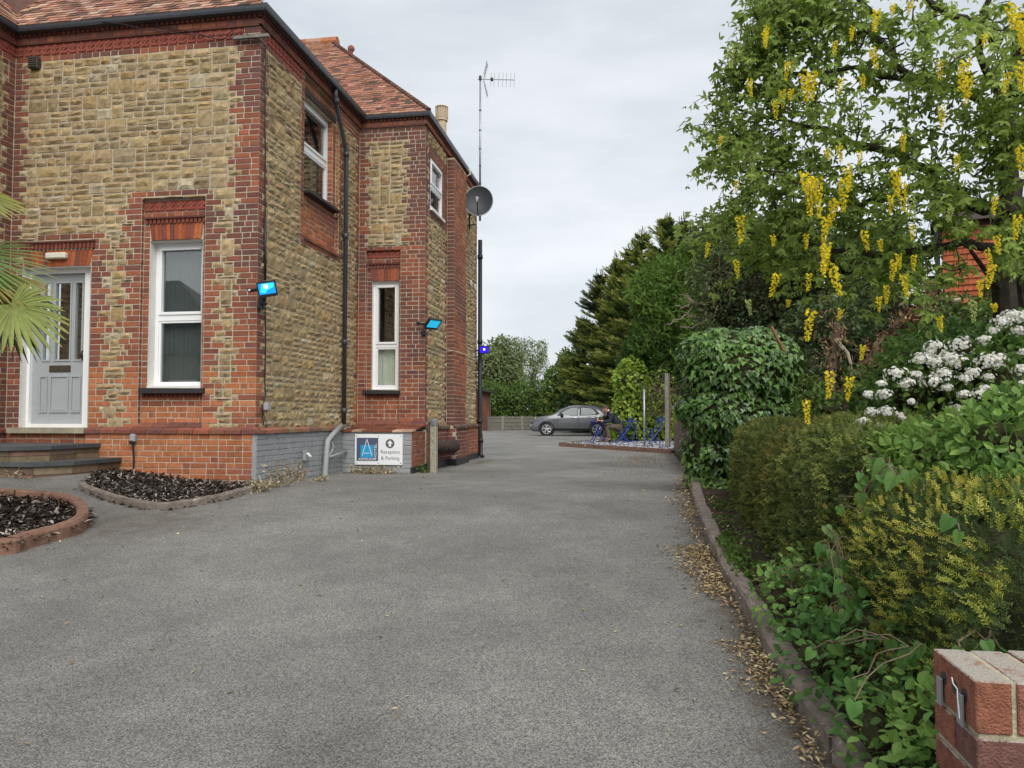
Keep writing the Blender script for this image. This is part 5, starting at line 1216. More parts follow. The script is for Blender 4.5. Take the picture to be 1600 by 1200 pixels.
# ------------------------------------------------------------------ the car
def car():
    c = onG(894, 680.5); c[2] = -.1
    t = thing('parked_car', 'dark grey hatchback parked facing left across the car park', 'car', (0, 0, 0))
    paint = mat('car_paint', (.125, .13, .145), .3, .03, 4, 0, metal=.35, coat=.8); trim = mat('black_trim', (.015, .015, .017), .55, .1, 10, 0)
    gl = mat('car_glass', (.09, .125, .13), .12, .25, 3, 0, spec=.45, coat=.0); tyre = mat('tyre', (.015, .015, .016), .85, .15, 20, .2, 60); rimd = mat('rim_dark', (.02, .02, .022), .4, 0, 5, 0); alloy = mat('alloy', (.60, .61, .63), .3, .05, 6, 0, metal=.5)
    lampm = mat('lamp_glass', (.62, .66, .70), .08, .1, 20, 0, spec=.8)
    # local: x = length (front at 0, nose to -x), y = width, z up;  stations: x, z of sill, belt, top centre, half widths
    S = [(-2.12, .36, .52, .66, .55, .60), (-2.06, .26, .58, .80, .72, .70), (-1.90, .22, .66, .93, .82, .76), (-1.60, .22, .80, 1.00, .87, .78), (-1.20, .24, .90, 1.055, .885, .76), (-.98, .25, .95, 1.13, .89, .74), (-.60, .25, .97, 1.36, .895, .66), (-.25, .25, .985, 1.52, .895, .62), (.10, .25, .99, 1.585, .895, .60), (.55, .25, 1.0, 1.60, .895, .59), (1.0, .25, 1.01, 1.595, .895, .58), (1.40, .25, 1.03, 1.555, .89, .565), (1.74, .27, 1.03, 1.46, .87, .55), (1.97, .34, 1.01, 1.20, .83, .58), (2.10, .42, .94, 1.02, .74, .60), (2.13, .46, .80, .84, .62, .55)]
    V = []
    for x, zs, zb, zt, wd, wt in S:
        # ring from sill round the side to roof centre
        pts = [(wd*.93, zs), (wd, zs+.14), (wd*.985, zs+(zb-zs)*.55), (wd*1.0, zb-.10), (wd*.965, zb), (wd*.965+(wt-wd*.965)*.5, zb+(zt-zb)*.45), (wt+.04, zt-(zt-zb)*.13), (wt*.8, zt-.02), (0, zt+.015)]
        V += [(x, -a, b) for a, b in pts]+[(x, a, b) for a, b in pts[-2::-1]]
    k = 17; Fc = []
    for i in range(len(S)-1):
        for j in range(k-1): Fc.append((i*k+j, (i+1)*k+j, (i+1)*k+j+1, i*k+j+1))
    Fc += [tuple(range(k)), tuple((len(S)-1)*k+j for j in range(k-1, -1, -1))]+[(i*k, i*k+k-1, (i+1)*k+k-1, (i+1)*k) for i in range(len(S)-1)]
    m_ = MB(); m_.add(V, Fc); body = m_.build('body', paint, t, True)
    def side(x, z, off=0.):                    # near-side surface point
        xs = [s[0] for s in S]; f = lambda i: np.interp(x, xs, [s[i] for s in S]); zs, zb, zt, wd, wt = f(1), f(2), f(3), f(4), f(5)
        pts = [(zs, wd*.93), (zs+.14, wd), (zs+(zb-zs)*.55, wd*.985), (zb-.10, wd), (zb, wd*.965), (zb+(zt-zb)*.45, wd*.965+(wt-wd*.965)*.5), (zt-(zt-zb)*.13, wt+.04), (zt, wt*.8)]
        return np.array((x, -(np.interp(z, [p[0] for p in pts], [p[1] for p in pts])+off), z))
    def panel(poly, name, m, par, off=.006, mirror=True):
        for sg_ in ((1, -1) if mirror else (1,)):
            P = np.array([side(x, z, off) for x, z in poly])*(1, sg_, 1); cen = P.mean(0)
            Q = np.array([side(x, z, -.02) for x, z in poly])*(1, sg_, 1); n = len(P)
            m2 = MB(); m2.add(np.vstack([P, Q, [cen]]), [(i, (i+1) % n, 2*n) for i in range(n)]+[(n+i, n+(i+1) % n, (i+1) % n, i) for i in range(n)]); m2.build(name, m, par)
    panel([(-.78, 1.03), (.32, 1.04), (.33, 1.49), (.05, 1.485), (-.30, 1.385), (-.60, 1.20)], 'window_surround', trim, body, .007)
    panel([(.38, 1.04), (1.28, 1.07), (1.42, 1.14), (1.20, 1.36), (.95, 1.455), (.40, 1.49)], 'window_surround', trim, body, .007)
    panel([(-.58, 1.06), (.28, 1.07), (.29, 1.455), (.05, 1.45), (-.28, 1.35), (-.50, 1.20)], 'side_window', gl, body, .014)
    panel([(.46, 1.07), (1.20, 1.10), (1.25, 1.15), (1.10, 1.34), (.92, 1.425), (.47, 1.455)], 'side_window', gl, body, .014)
    for x0, x1 in ((-.72, .30), (.36, 1.18)):   # door shut lines
        for xx in (x0, x1):
            for sg_ in (1, -1): m_ = MB(); m_.tube(np.array([side(xx, z, .002) for z in np.linspace(.32, 1.0, 8)])*(1, sg_, 1), .006, 4); m_.build('shut_line', trim, body)
    for xx in (.14, 1.06):
        for sg_ in (1, -1): m_ = MB(); m_.tube(np.array([side(xx-.10, .93, .02), side(xx, .935, .035), side(xx+.10, .93, .02)])*(1, sg_, 1), .016, 6); m_.build('door_handle', alloy, body)
    panel([(-1.0, .27), (1.2, .27), (1.2, .38), (-1.0, .38)], 'sill_trim', trim, body, .012)
    # windscreen and rear window
    m_ = MB(); m_.add([(-.98, -.62, 1.135), (-.98, .62, 1.135), (-.20, .50, 1.545), (-.20, -.50, 1.545)], [(0, 1, 2, 3)]); ws_ = m_.build('windscreen', gl, body)
    m_ = MB(); m_.add([(1.66, -.46, 1.52), (1.66, .46, 1.52), (2.0, .52, 1.19), (2.0, -.52, 1.19)], [(0, 1, 2, 3)]); m_.build('rear_window', gl, body)
    m_ = MB(); m_.box((1.48, -.5, 1.545), (1.86, .5, 1.575), bev=.012); m_.build('spoiler', trim, body)
    for sg_ in (1, -1):
        m_ = MB(); q = side(-.52, 1.06, .10)*(1, sg_, 1); m_.lathe([(.03, -.09), (.085, -.06), (.09, .02), (.05, .07)], 10, aim(q, (-.3, 0, .05))); m_.tube([q, side(-.50, 1.03, -.01)*(1, sg_, 1)], .022, 5); m_.build('door_mirror', trim, body, True)
        m_ = MB(); Q = [side(-2.0, .66, .004), side(-1.62, .76, .004), side(-1.58, .90, .004), side(-1.88, .87, .004)]; m_.lathe([(.13, -.05), (.135, .01), (.09, .045), (.0, .055)], 14, aim(np.array((-1.90, -.66*sg_, .80)), (-.85, -.55*sg_, .30))); m_.build('headlight', lampm, body, True)
        m_ = MB(); m_.lathe([(.075, -.03), (.075, .015), (.03, .03)], 12, aim(np.array((-2.03, -.62*sg_, .58)), (-.9, -.4*sg_, 0))); m_.build('fog_light', lampm, body, True)
        m_ = MB(); m_.box((2.02, -.66*sg_-.09, .82), (2.12, -.66*sg_+.09, .98), bev=.02); m_.build('tail_light', mat('tail_red', (.30, .015, .015), .2, 0, 5, 0), body)
    m_ = MB(); m_.box((-2.15, -.52, .28), (-2.02, .52, .46), bev=.02); m_.build('grille', trim, body)
    m_ = MB(); m_.box((-2.17, -.26, .48), (-2.13, .26, .58)); m_.build('number_plate', mat('plate', (.72, .72, .70), .4, 0, 5, 0), body)
    for wx in (-1.30, 1.27):
        for sg_ in (1, -1):
            y = -.80*sg_
            m_ = MB(); A = np.linspace(-.15, math.pi+.15, 22); arch = [np.array((wx+.395*math.cos(a), y-.10*sg_, .34+.395*math.sin(a))) for a in A]
            arch = [np.array((p[0], sg_*side(p[0], max(p[2], .27), .012)[1], p[2])) for p in arch]
            m_.tube(arch, .030, 6); m_.build('arch_trim', trim, body)
            poly = [(.385*math.cos(a), .385*math.sin(a)) for a in np.linspace(0, 2*math.pi, 25)[:-1]]
            m_ = MB(); m_.prism(poly, 0, .10, lambda p, q, d_: np.array((wx+p, sg_*side(wx, .6, .004-d_)[1], .34+q))); m_.build('wheel_well', trim, body)
            M = aim((wx, sg_*side(wx, .6, -.02)[1], .34), (0, -sg_, 0))
            m_ = MB(); m_.lathe([(.225, -.12), (.325, -.12), (.34, -.09), (.34, -.0), (.33, .025), (.30, .035), (.245, .03), (.235, .0)], 28, M); wh = m_.build('wheel', tyre, t, True)
            m_ = MB(); m_.lathe([(.238, -.02), (.238, .012), (.0, .010)], 24, M); m_.build('rim', rimd, wh)
            m_ = MB(); m_.lathe([(.045, .015), (.045, .04), (.02, .045)], 12, M); 
            for s5 in range(5):
                a0 = 2*math.pi*s5/5+.3
                for da in (-.16, .16):
                    pr_ = [(.04, a0+da*.3), (.15, a0+da*.9), (.232, a0+da*1.9)]; P = [xf(M, [(r_*math.cos(a), r_*math.sin(a), .028-.006*i)])[0] for i, (r_, a) in enumerate(pr_)]; m_.tube(P, [.020, .022, .028], 5)
            Vr = xf(M, [(.236*math.cos(a), .236*math.sin(a), .022) for a in np.linspace(0, 2*math.pi, 37)]); m_.tube(Vr, .011, 5, cap=False)
            m_.build('spokes', alloy, wh)
    t.location = [float(x) for x in c]; t.rotation_euler = (0, 0, PSI*0+math.radians(4)); t.scale = (.985, .985, .985)
    # steering wheel and seats glimpsed through nothing: left out
    return t
car()

# ------------------------------------------------------------------ bistro furniture
def bistro_chair(label):
    t = thing('bistro_chair', label, 'chair', (0, 0, 0), 'blue folding bistro chairs on the patio')
    for sg_ in (-1, 1):
        m_ = MB(); m_.tube([(-.22, .20*sg_, 0), (.02, .20*sg_, .26), (.20, .20*sg_, .46), (.27, .20*sg_, .60), (.33, .20*sg_, .86)], .018, 6); m_.build('back_leg', m_blue, t)
        m_ = MB(); m_.tube([(.26, .175*sg_, 0), (-.18, .175*sg_, .45)], .018, 6); m_.build('front_leg', m_blue, t)
    for i in range(6):
        m_ = MB(); x = -.19+i*.068; m_.box((x, -.2, .445), (x+.056, .2, .46), bev=.004); m_.build('seat_slat', m_blue, t)
    for z, x in ((.70, .285), (.79, .307)):
        m_ = MB(); m_.box((x-.008, -.20, z), (x+.008, .20, z+.065), bev=.004); m_.build('back_slat', m_blue, t)
    m_ = MB(); m_.tube([(-.2, -.2, .015), (-.2, .2, .015)], .010, 6); m_.tube([(.24, -.175, .015), (.24, .175, .015)], .010, 6); m_.build('stretcher', m_blue, t)
    return t
def bistro_table(label):
    t = thing('bistro_table', label, 'table', (0, 0, 0), 'blue bistro tables on the patio')
    m_ = MB(); m_.lathe([(.30, .70), (.315, .705), (.315, .725), (.30, .73)], 28, Matrix.Translation((0, 0, 0))); m_.build('tabletop', m_blue, t)
    for sg_ in (-1, 1):
        for q in (-1, 1): m_ = MB(); m_.tube([(.24*q, .2*sg_, 0), (-.20*q, .2*sg_, .70)], .017, 6); m_.build('leg', m_blue, t)
    m_ = MB(); m_.tube([(.24, -.2, .03), (.24, .2, .03)], .01, 6); m_.tube([(-.24, -.2, .03), (-.24, .2, .03)], .01, 6); m_.build('stretcher', m_blue, t)
    return t
DM = 25.8
def gp(u, d=DM, z=-.02): p = at(u, 652, d); return np.array((p[0], p[1], z))
t1 = bistro_table('round blue bistro table that the seated man leans his elbow on'); t1.location = gp(934, 26.0).tolist(); t1.rotation_euler.z = PSI+.1
ch1 = bistro_chair('blue folding bistro chair that the man sits on'); cl = gp(971, 25.9); ch1.location = cl.tolist(); ch1.rotation_euler.z = PSI+.06
t2 = copy_tree(t1); t2['label'] = 'round blue bistro table behind the seated man'; t2.location = gp(984, 26.6).tolist(); t2.rotation_euler.z = 1.1
ch2 = copy_tree(ch1); ch2['label'] = 'empty blue bistro chair at the right, between the metal and timber posts'; ch2.location = gp(1018, 25.2).tolist(); ch2.rotation_euler.z = PSI+.25

# ------------------------------------------------------------------ the seated man
def skin_body(name, verts, edges, radii, m, parent, lv=2, mats=None):
    me = bpy.data.meshes.new(name); me.from_pydata(verts, edges, []); ob = bpy.data.objects.new(name, me); COL.objects.link(ob)
    md = ob.modifiers.new('s', 'SKIN'); md.use_smooth_shade = True
    for v, r_ in zip(me.skin_vertices[0].data, radii): v.radius = (r_, r_) if np.isscalar(r_) else r_
    me.skin_vertices[0].data[0].use_root = True
    sb = ob.modifiers.new('u', 'SUBSURF'); sb.levels = lv; sb.render_levels = lv
    bpy.context.view_layer.update()
    dg = bpy.context.evaluated_depsgraph_get(); m2 = bpy.data.meshes.new_from_object(ob.evaluated_get(dg))
    COL.objects.unlink(ob); bpy.data.objects.remove(ob)
    m2.name = name; m2.materials.clear(); m2.materials.append(m)
    for p in m2.polygons: p.use_smooth = True
    o = bpy.data.objects.new(name, m2); link(o, parent, (0, 0, 0)); return o
def man():
    """local frame: faces -x, y to his left is away; seat at z .46, origin under the hips"""
    t = thing('person', 'seated man in dark jacket and brown trousers, bent over with hand to face', 'person', (0, 0, 0))
    jac = mat('dark_jacket', (.018, .022, .034), .85, .2, 12, .2, 60); tro = mat('brown_trousers', (.105, .082, .06), .9, .15, 14, .2, 60); sho = mat('brown_shoe', (.10, .05, .035), .5, .2, 12, 0); hair = mat('brown_hair', (.085, .05, .03), .8, .3, 40, .3, 90); dark = mat('eye_dark', (.01, .008, .007), .3, 0, 5, 0)
    # body: pelvis, spine, neck, head, legs to ankles, arms to wrists (near side = -y)
    v = [(0, 0, .55), (-.07, 0, .72), (-.19, 0, .88), (-.28, 0, .99), (-.335, 0, 1.06), (-.385, 0, 1.10), (-.43, 0, 1.12),
         (-.03, -.11, .53), (-.42, -.13, .56), (-.34, -.13, .14), (-.36, -.13, .07),
         (-.03, .11, .53), (-.40, .15, .57), (-.46, .15, .14), (-.48, .15, .07),
         (-.26, -.19, .95), (-.33, -.25, .70), (-.56, -.20, .735), (-.64, -.17, .745),
         (-.27, .19, .95), (-.46, .22, .76), (-.46, .12, .93), (-.46, .07, .985)]
    e = [(0, 1), (1, 2), (2, 3), (3, 4), (4, 5), (5, 6), (0, 7), (7, 8), (8, 9), (9, 10), (0, 11), (11, 12), (12, 13), (13, 14), (3, 15), (15, 16), (16, 17), (17, 18), (3, 19), (19, 20), (20, 21), (21, 22)]
    r = [.09, .09, .07, .04, .045, .074, .08, .06, .055, .042, .038, .06, .055, .042, .038, .035, .036, .032, .026, .035, .036, .032, .026]
    b = skin_body('body', v, e, r, m_skin, t)
    ti, to = [0, 1, 2, 3, 15, 16, 17, 19, 20, 21], None
    def sub(idx, extra, scale, name, m, shift=(0, 0, 0)):
        mp_ = {i: k for k, i in enumerate(idx)}; vv = [tuple(np.array(v[i])+shift) for i in idx]; ee = [(mp_[a], mp_[q]) for a, q in e if a in mp_ and q in mp_]; rr = [extra.get(i, r[i]*scale) for i in idx]
        return skin_body(name, vv, ee, rr, m, t)
    sub([0, 1, 2, 3, 15, 16, 17, 19, 20, 21], {0: .165, 1: .155, 2: .155, 3: .138, 15: .088, 16: .064, 17: .05, 19: .088, 20: .064, 21: .05}, 1.2, 'jacket', jac)
    sub([0, 7, 8, 9, 11, 12, 13], {0: .145, 7: .105, 8: .082, 9: .066, 11: .105, 12: .082, 13: .066}, 1.2, 'trousers', tro)
    m_ = MB(); m_.tube([(-.315, 0, 1.035), (-.345, 0, 1.075)], [.10, .07], 12); m_.build('collar', jac, t, True)
    m_ = MB(); m_.tube([(-.325, 0, 1.05), (-.35, 0, 1.083)], [.072, .064], 12); m_.build('shirt_collar', m_upvc, t, True)
    # head: ellipsoid, looking down to the left
    hc = Vector((-.435, 0, 1.135)); tilt = Matrix.Translation(hc) @ Matrix.Rotation(math.radians(-42), 4, 'Y')      # local -x = face
    def ell(c, s, n=14, k=10):
        V = []; 
        for i in range(k+1):
            a = math.pi*i/k
            for j in range(n): q = 2*math.pi*j/n; V.append((c[0]+s[0]*math.sin(a)*math.cos(q), c[1]+s[1]*math.sin(a)*math.sin(q), c[2]+s[2]*math.cos(a)))
        return np.array(V), [(i*n+j, i*n+(j+1) % n, (i+1)*n+(j+1) % n, (i+1)*n+j) for i in range(k) for j in range(n)]
    def addell(m_, c, s): V, Fx_ = ell(c, s); m_.add(xf(tilt, V), Fx_)
    m_ = MB(); addell(m_, (0, 0, 0), (.098, .076, .118)); addell(m_, (-.05, 0, -.07), (.045, .05, .05)); addell(m_, (-.102, 0, -.02), (.018, .014, .026))
    for sg_ in (-1, 1): addell(m_, (.005, .077*sg_, -.015), (.022, .010, .034))
    m_.build('head', m_skin, t, True)
    m_ = MB()
    for sg_ in (-1, 1): addell(m_, (-.088, .03*sg_, .008), (.010, .014, .007))
    addell(m_, (-.088, 0, -.062), (.008, .024, .006)); m_.build('eyes_and_mouth', dark, t, True)
    m_ = MB(); V, Fx_ = ell((.016, 0, .022), (.100, .082, .112)); V[:, 0] = np.where((V[:, 0] < -.045) & (V[:, 2] < .075), np.maximum(V[:, 0], -.03), V[:, 0]); V[:, 2] = np.maximum(V[:, 2], -.055+(V[:, 0] < .03)*.045); m_.add(xf(tilt, V), Fx_); m_.build('hair', hair, t, True)
    # hands: near hand holds the phone, far hand on the face
    def hand(w_, d, up, curl, name='hand'):
        d = Vector(d).normalized(); up = Vector(up).normalized(); sd = d.cross(up).normalized(); w_ = Vector(w_)
        vv = [tuple(w_), tuple(w_+d*.05)]; ee = [(0, 1)]; rr = [.024, .026]
        for i, ln in enumerate((.072, .080, .075, .060)):
            k = len(vv); o_ = sd*(.026-.017*i); p0 = w_+d*.085+o_; p1 = p0+d*ln*.5-up*curl*.018; p2 = p1+d*ln*.35-up*curl*.03
            vv += [tuple(p0), tuple(p1), tuple(p2)]; ee += [(1, k), (k, k+1), (k+1, k+2)]; rr += [.0105, .0092, .008]
        k = len(vv); p0 = w_+d*.035+sd*.035-up*.008; p1 = p0+d*.03+sd*.014-up*.015*curl; vv += [tuple(p0), tuple(p1)]; ee += [(0, k), (k, k+1)]; rr += [.012, .009]
        return skin_body(name, vv, ee, rr, m_skin, t, 1)
    hand((-.625, -.175, .745), (-1, .12, .10), (-.1, 0, 1), 1.0)
    hand((-.462, .075, .965), (-.30, -.45, .9), (-.9, -.1, -.2), -.6)
    m_ = MB(); m_.box((-.006, -.036, 0), (.006, .036, .145), M=Matrix.Translation((-.735, -.16, .765)) @ Matrix.Rotation(math.radians(14), 4, 'Y'), bev=.004); ph = m_.build('phone', m_upvc, None)
    m_ = MB(); m_.tube([(-.30, -.13, .10), (-.345, -.13, .06)], [.062, .058], 10); m_.tube([(-.44, .15, .10), (-.47, .15, .06)], [.062, .058], 10); m_.build('sock', dark, t, True)
    for x, y in ((-.37, -.13), (-.49, .15)):
        m_ = MB(); m_.tube([(x+.085, y, .045), (x+.03, y, .055), (x-.06, y, .045), (x-.16, y, .035), (x-.19, y, .03)], [.036, .052, .048, .042, .025], 10); sh = m_.build('shoe', sho, t, True)
        m_ = MB(); m_.box((x-.20, y-.045, -.005), (x+.10, y+.045, .016), bev=.006); m_.build('sole', dark, sh)
    loc = gp(966.5, 25.85, -.02); t.location = loc.tolist(); t.rotation_euler = (0, 0, PSI+.02)
    ph.parent = None; R_ = Matrix.Translation(loc.tolist()) @ Matrix.Rotation(PSI+.02, 4, 'Z'); ph.matrix_world = R_
    tag(ph, 'white phone held in the seated man\'s hand above the table', 'phone')
man()

# ================================================================== VEGETATION
def unit(v): return v/(np.linalg.norm(v, axis=-1, keepdims=True)+1e-9)
TMPL = {
 'ovate': (np.array([(0, 0, 0), (-.34, .2, .10), (-.5, .45, .12), (-.33, .75, .08), (0, 1, -.06), (.33, .75, .08), (.5, .45, .12), (.34, .2, .10)]), [(0, 4, 3, 2), (0, 2, 1), (0, 6, 5, 4), (0, 7, 6)]),
 'diamond': (np.array([(0, 0, 0), (-.5, .45, .1), (0, 1, -.05), (.5, .45, .1)]), [(0, 2, 1), (0, 3, 2)]),
 'heart': (np.array([(0, .06, 0), (-.30, -.10, .03), (-.52, .12, .10), (-.42, .50, .10), (0, 1, -.08), (.42, .50, .10), (.52, .12, .10), (.30, -.10, .03)]), [(0, 4, 3, 2), (0, 2, 1), (0, 6, 5, 4), (0, 7, 6)]),
 'ivy': (np.array([(0, .1, 0), (-.28, -.05, .02), (-.56, .18, .06), (-.30, .42, .05), (0, 1, -.08), (.30, .42, .05), (.56, .18, .06), (.28, -.05, .02)]), [(0, 4, 3), (0, 3, 2, 1), (0, 5, 4), (0, 7, 6, 5)]),
 'blade': (np.array([(-.5, 0, 0), (.5, 0, 0), (.15, 1, -.02), (-.15, 1, -.02)]), [(0, 1, 2, 3)]),
}
LEAF_GAIN = (1.30, 1.24, 1.15)
def sprig(nn, l, w_, curve=.1):
    """a feathery yew shoot: needles both sides of a stem along +y"""
    V = []; Fc = []
    for i in range(nn):
        y = .06+.86*i/nn
        for sg_ in (-1, 1):
            k = len(V); a = .6; dx, dy = sg_*l*math.cos(a)*(1-.4*i/nn), l*math.sin(a)*.8; dz = .12*((i % 3)-1)*l*2
            V += [(0, y, 0), (dx*.5-sg_*w_*.3, dy*.5+y+w_*.6, dz*.5+.01), (dx, y+dy, dz)]; Fc.append((k, k+1, k+2))
    k = len(V); V += [(-.025, 0, 0), (.025, 0, 0), (0, 1, 0)]; Fc.append((k, k+1, k+2))
    V = np.array(V); V[:, 2] -= curve*V[:, 1]**2; return V, Fc
TMPL['yew'] = sprig(6, .36, .13)
TMPL['yewfine'] = sprig(4, .42, .22)
def spray():
    """flat scale-leaved cypress spray"""
    V = []; Fc = []
    for i, (y, l) in enumerate(((.05, .30), (.25, .38), (.45, .34), (.65, .24))):
        for sg_ in (-1, 1):
            k = len(V); V += [(0, y, 0), (sg_*l*.75, y+l*.55, -.05), (sg_*l*.35, y+l*.75, .02)]; Fc.append((k, k+1, k+2))
    k = len(V); V += [(-.07, 0, 0), (.07, 0, 0), (0, 1.05, -.08)]; Fc.append((k, k+1, k+2)); return np.array(V), Fc
TMPL['spray'] = spray()
def tri3():
    """laburnum leaf: three leaflets on a stalk"""
    T, Fc = TMPL['ovate']; V = []; F_ = []
    for a in (-1.15, 0, 1.15):
        c, s = math.cos(a), math.sin(a); L_ = T*np.array((.30, .62, .5)); X = L_[:, 0]*c+L_[:, 1]*s; Y = -L_[:, 0]*s+L_[:, 1]*c+.42
        k = len(V); V += list(np.stack([X, Y, L_[:, 2]-.25*abs(a)*L_[:, 1]], 1)); F_ += [tuple(i+k for i in f) for f in Fc]
    k = len(V); V += [(-.012, 0, 0), (.012, 0, 0), (.012, .42, 0), (-.012, .42, 0)]; F_.append((k, k+1, k+2, k+3)); return np.array(V), F_
TMPL['trifoliate'] = tri3()
def leaves(name, P, D, UP, L_, W_, tmpl, col, m, parent=None, loc=None, kind=None):
    """one mesh of many leaves: base P, direction D, face normal near UP"""
    P = np.asarray(P, float); n = len(P); T, Fc = TMPL[tmpl]; D = unit(np.asarray(D, float)); X = unit(np.cross(D, UP)); N = np.cross(X, D)
    L_ = np.broadcast_to(L_, n)[:, None, None]; W_ = np.broadcast_to(W_, n)[:, None, None]
    V = P[:, None]+X[:, None]*T[None, :, 0:1]*W_+D[:, None]*T[None, :, 1:2]*L_+N[:, None]*T[None, :, 2:3]*L_
    k = len(T); tri = []
    for f in Fc:
        for i in range(1, len(f)-1): tri.append((f[0], f[i], f[i+1]))
    Fq = (np.array(tri)[None]+np.arange(n)[:, None, None]*k).reshape(-1, 3)
    if m in (m_leaf, m_needle, m_gloss): col = np.asarray(col, float)*np.array(LEAF_GAIN)
    c = np.repeat(np.asarray(col, float).reshape(-1, 3) if np.ndim(col) > 1 else np.tile(col, (n, 1)), k, 0)
    o = mesh_from(name, V.reshape(-1, 3), Fq, m, c, False, parent, None, loc)
    if kind: o['kind'] = kind
    return o
def fbm(P, s, seed=0):
    """cheap smooth noise from sines, about -1..1"""
    r_ = np.random.RandomState(seed); v = np.zeros(len(P)); a = 1.
    for o_ in range(4):
        for _ in range(3):
            d = unit(r_.normal(size=3)); v += a*np.sin(P@d*s*(1.9**o_)+r_.rand()*6.28)/3
        a *= .6
    return v/1.3
def palette(n, cols, seed, P=None, s=1., var=.22):
    r_ = np.random.RandomState(seed); C_ = np.array(cols); k = len(C_)
    t = r_.rand(n)*.6+.2 if P is None else np.clip(.5+.5*fbm(P, s, seed)+r_.normal(0, .22, n), 0, .999)
    return C_[np.clip((t*k).astype(int), 0, k-1)]*r_.uniform(1-var, 1+var, (n, 1))
def blobs_pts(blobs, n, seed, shell=.35, rough=.25, sc_=2.2):
    """points through the outer part of a union of rough ellipsoids, with outward normals"""
    r_ = np.random.RandomState(seed); B = np.array([list(c)+list(s) for c, s in blobs]); wgt = (B[:, 3]*B[:, 4]+B[:, 4]*B[:, 5]+B[:, 3]*B[:, 5]); idx = r_.choice(len(B), n, p=wgt/wgt.sum())
    u = unit(r_.normal(size=(n, 3))); C_, S_ = B[idx, :3], B[idx, 3:]
    q = C_+u*S_; rr = 1+rough*fbm(q, sc_, seed+1)-shell*r_.rand(n)**2
    P = C_+u*S_*rr[:, None]; N = unit(u/S_)
    keep = np.ones(n, bool)
    for c, s in blobs:                                     # drop what lies deep inside another blob
        d = np.linalg.norm((P-np.array(c))/np.array(s), axis=1); keep &= d > .55
    return P[keep], N[keep]
def leaf_dirs(N, seed, out=.6, down=.4, rnd=.6):
    r_ = np.random.RandomState(seed); n = len(N); D = unit(N*out+np.array((0, 0, -down))+r_.normal(0, rnd, (n, 3))); UP = unit(N*.7+np.array((0, 0, .7))+r_.normal(0, .45, (n, 3))); return D, UP
def to_view(P, N=None):                                     # keeps what can be seen from about the camera's side
    return (EYE-P)
def core_mesh(name, blobs, parent, m, k=.62):  # solid dark blobs, inner shade of a plant put in as shapes
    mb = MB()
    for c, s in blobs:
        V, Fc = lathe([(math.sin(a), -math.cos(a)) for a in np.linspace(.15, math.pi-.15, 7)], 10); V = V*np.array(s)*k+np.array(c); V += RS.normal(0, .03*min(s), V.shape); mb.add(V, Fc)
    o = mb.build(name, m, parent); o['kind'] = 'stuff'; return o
def trunk_limbs(parent, base, tops, r0, m, seed=0, name='trunk', lean=.0):
    r_ = np.random.RandomState(seed); base = np.array(base, float); mb = MB(); cen = np.mean(tops, 0); fork = base+(cen-base)*.38
    mb.tube(wig([base-np.array((0, 0, .15)), base+(fork-base)*.5, fork], 7, r0*.25), np.linspace(r0, r0*.72, 7), 8)
    for t_ in tops:
        t_ = np.array(t_, float); mid = (fork+t_)/2+r_.normal(0, .08, 3)*np.linalg.norm(t_-fork); P = wig([fork-(fork-base)*.04, mid, t_], 8, r0*.3); mb.tube(P, np.linspace(r0*.6, r0*.08, 8), 6)
        for _ in range(3):
            i = r_.randint(3, 7); q = P[i]+unit(r_.normal(size=3)+np.array((0, 0, .3)))*np.linalg.norm(t_-fork)*.35; mb.tube(wig([P[i], q], 4, r0*.1), np.linspace(r0*.2, r0*.04, 4), 5)
    return mb.build(name, m, parent)
def tree(name, label, cat, base, blobs, n, leaf, cols, tmpl='ovate', m=None, r0=.2, seed=1, group=None, shell=.5, rough=.3, bark=None, wl=.55, down=.4, scn=1.2, core=.5, rnd=.6):
    t = thing(name, label, cat, base, group); P, N = blobs_pts(blobs, n, seed, shell, rough); D, UP = leaf_dirs(N, seed+2, .6, down, rnd); r_ = np.random.RandomState(seed+3); ln = leaf*r_.uniform(.65, 1.25, len(P))
    leaves('crown', P, D, UP, ln, ln*wl, tmpl, palette(len(P), cols, seed+4, P, scn), m or m_leaf, t)
    if r0 > 0: trunk_limbs(t, base, [np.array(c)+np.array((0, 0, s[2]*.3)) for c, s in blobs][:9], r0, bark or m_bark, seed)
    if core > 0: core_mesh('shade_core', blobs, t, m_filler, core)
    return t
GREEN_MID = [(.06, .11, .024), (.08, .145, .03), (.11, .19, .04), (.145, .23, .05)]
GREEN_DARK = [(.022, .05, .014), (.035, .072, .018), (.05, .095, .024), (.07, .12, .03)]
GREEN_PALE = [(.12, .17, .07), (.15, .20, .085), (.19, .245, .11), (.22, .28, .13)]
GREEN_LIME = [(.12, .20, .03), (.17, .27, .04), (.22, .33, .055), (.28, .38, .07)]
IVYC = [(.042, .098, .023), (.06, .132, .03), (.082, .17, .038), (.115, .215, .052)]

def B(u, v, d, ru, rv, rd=None):
    """an ellipsoid seen at (u, v), d metres off, ru x rv pixels across"""
    a = ru*d/FPX; b = rv*d/FPX; return (at(u, v, d), (a, rd if rd else (a+b)/2, b))
def gbase(u, d, z=-.1): p = at(u, 652, d); return (p[0], p[1], z)

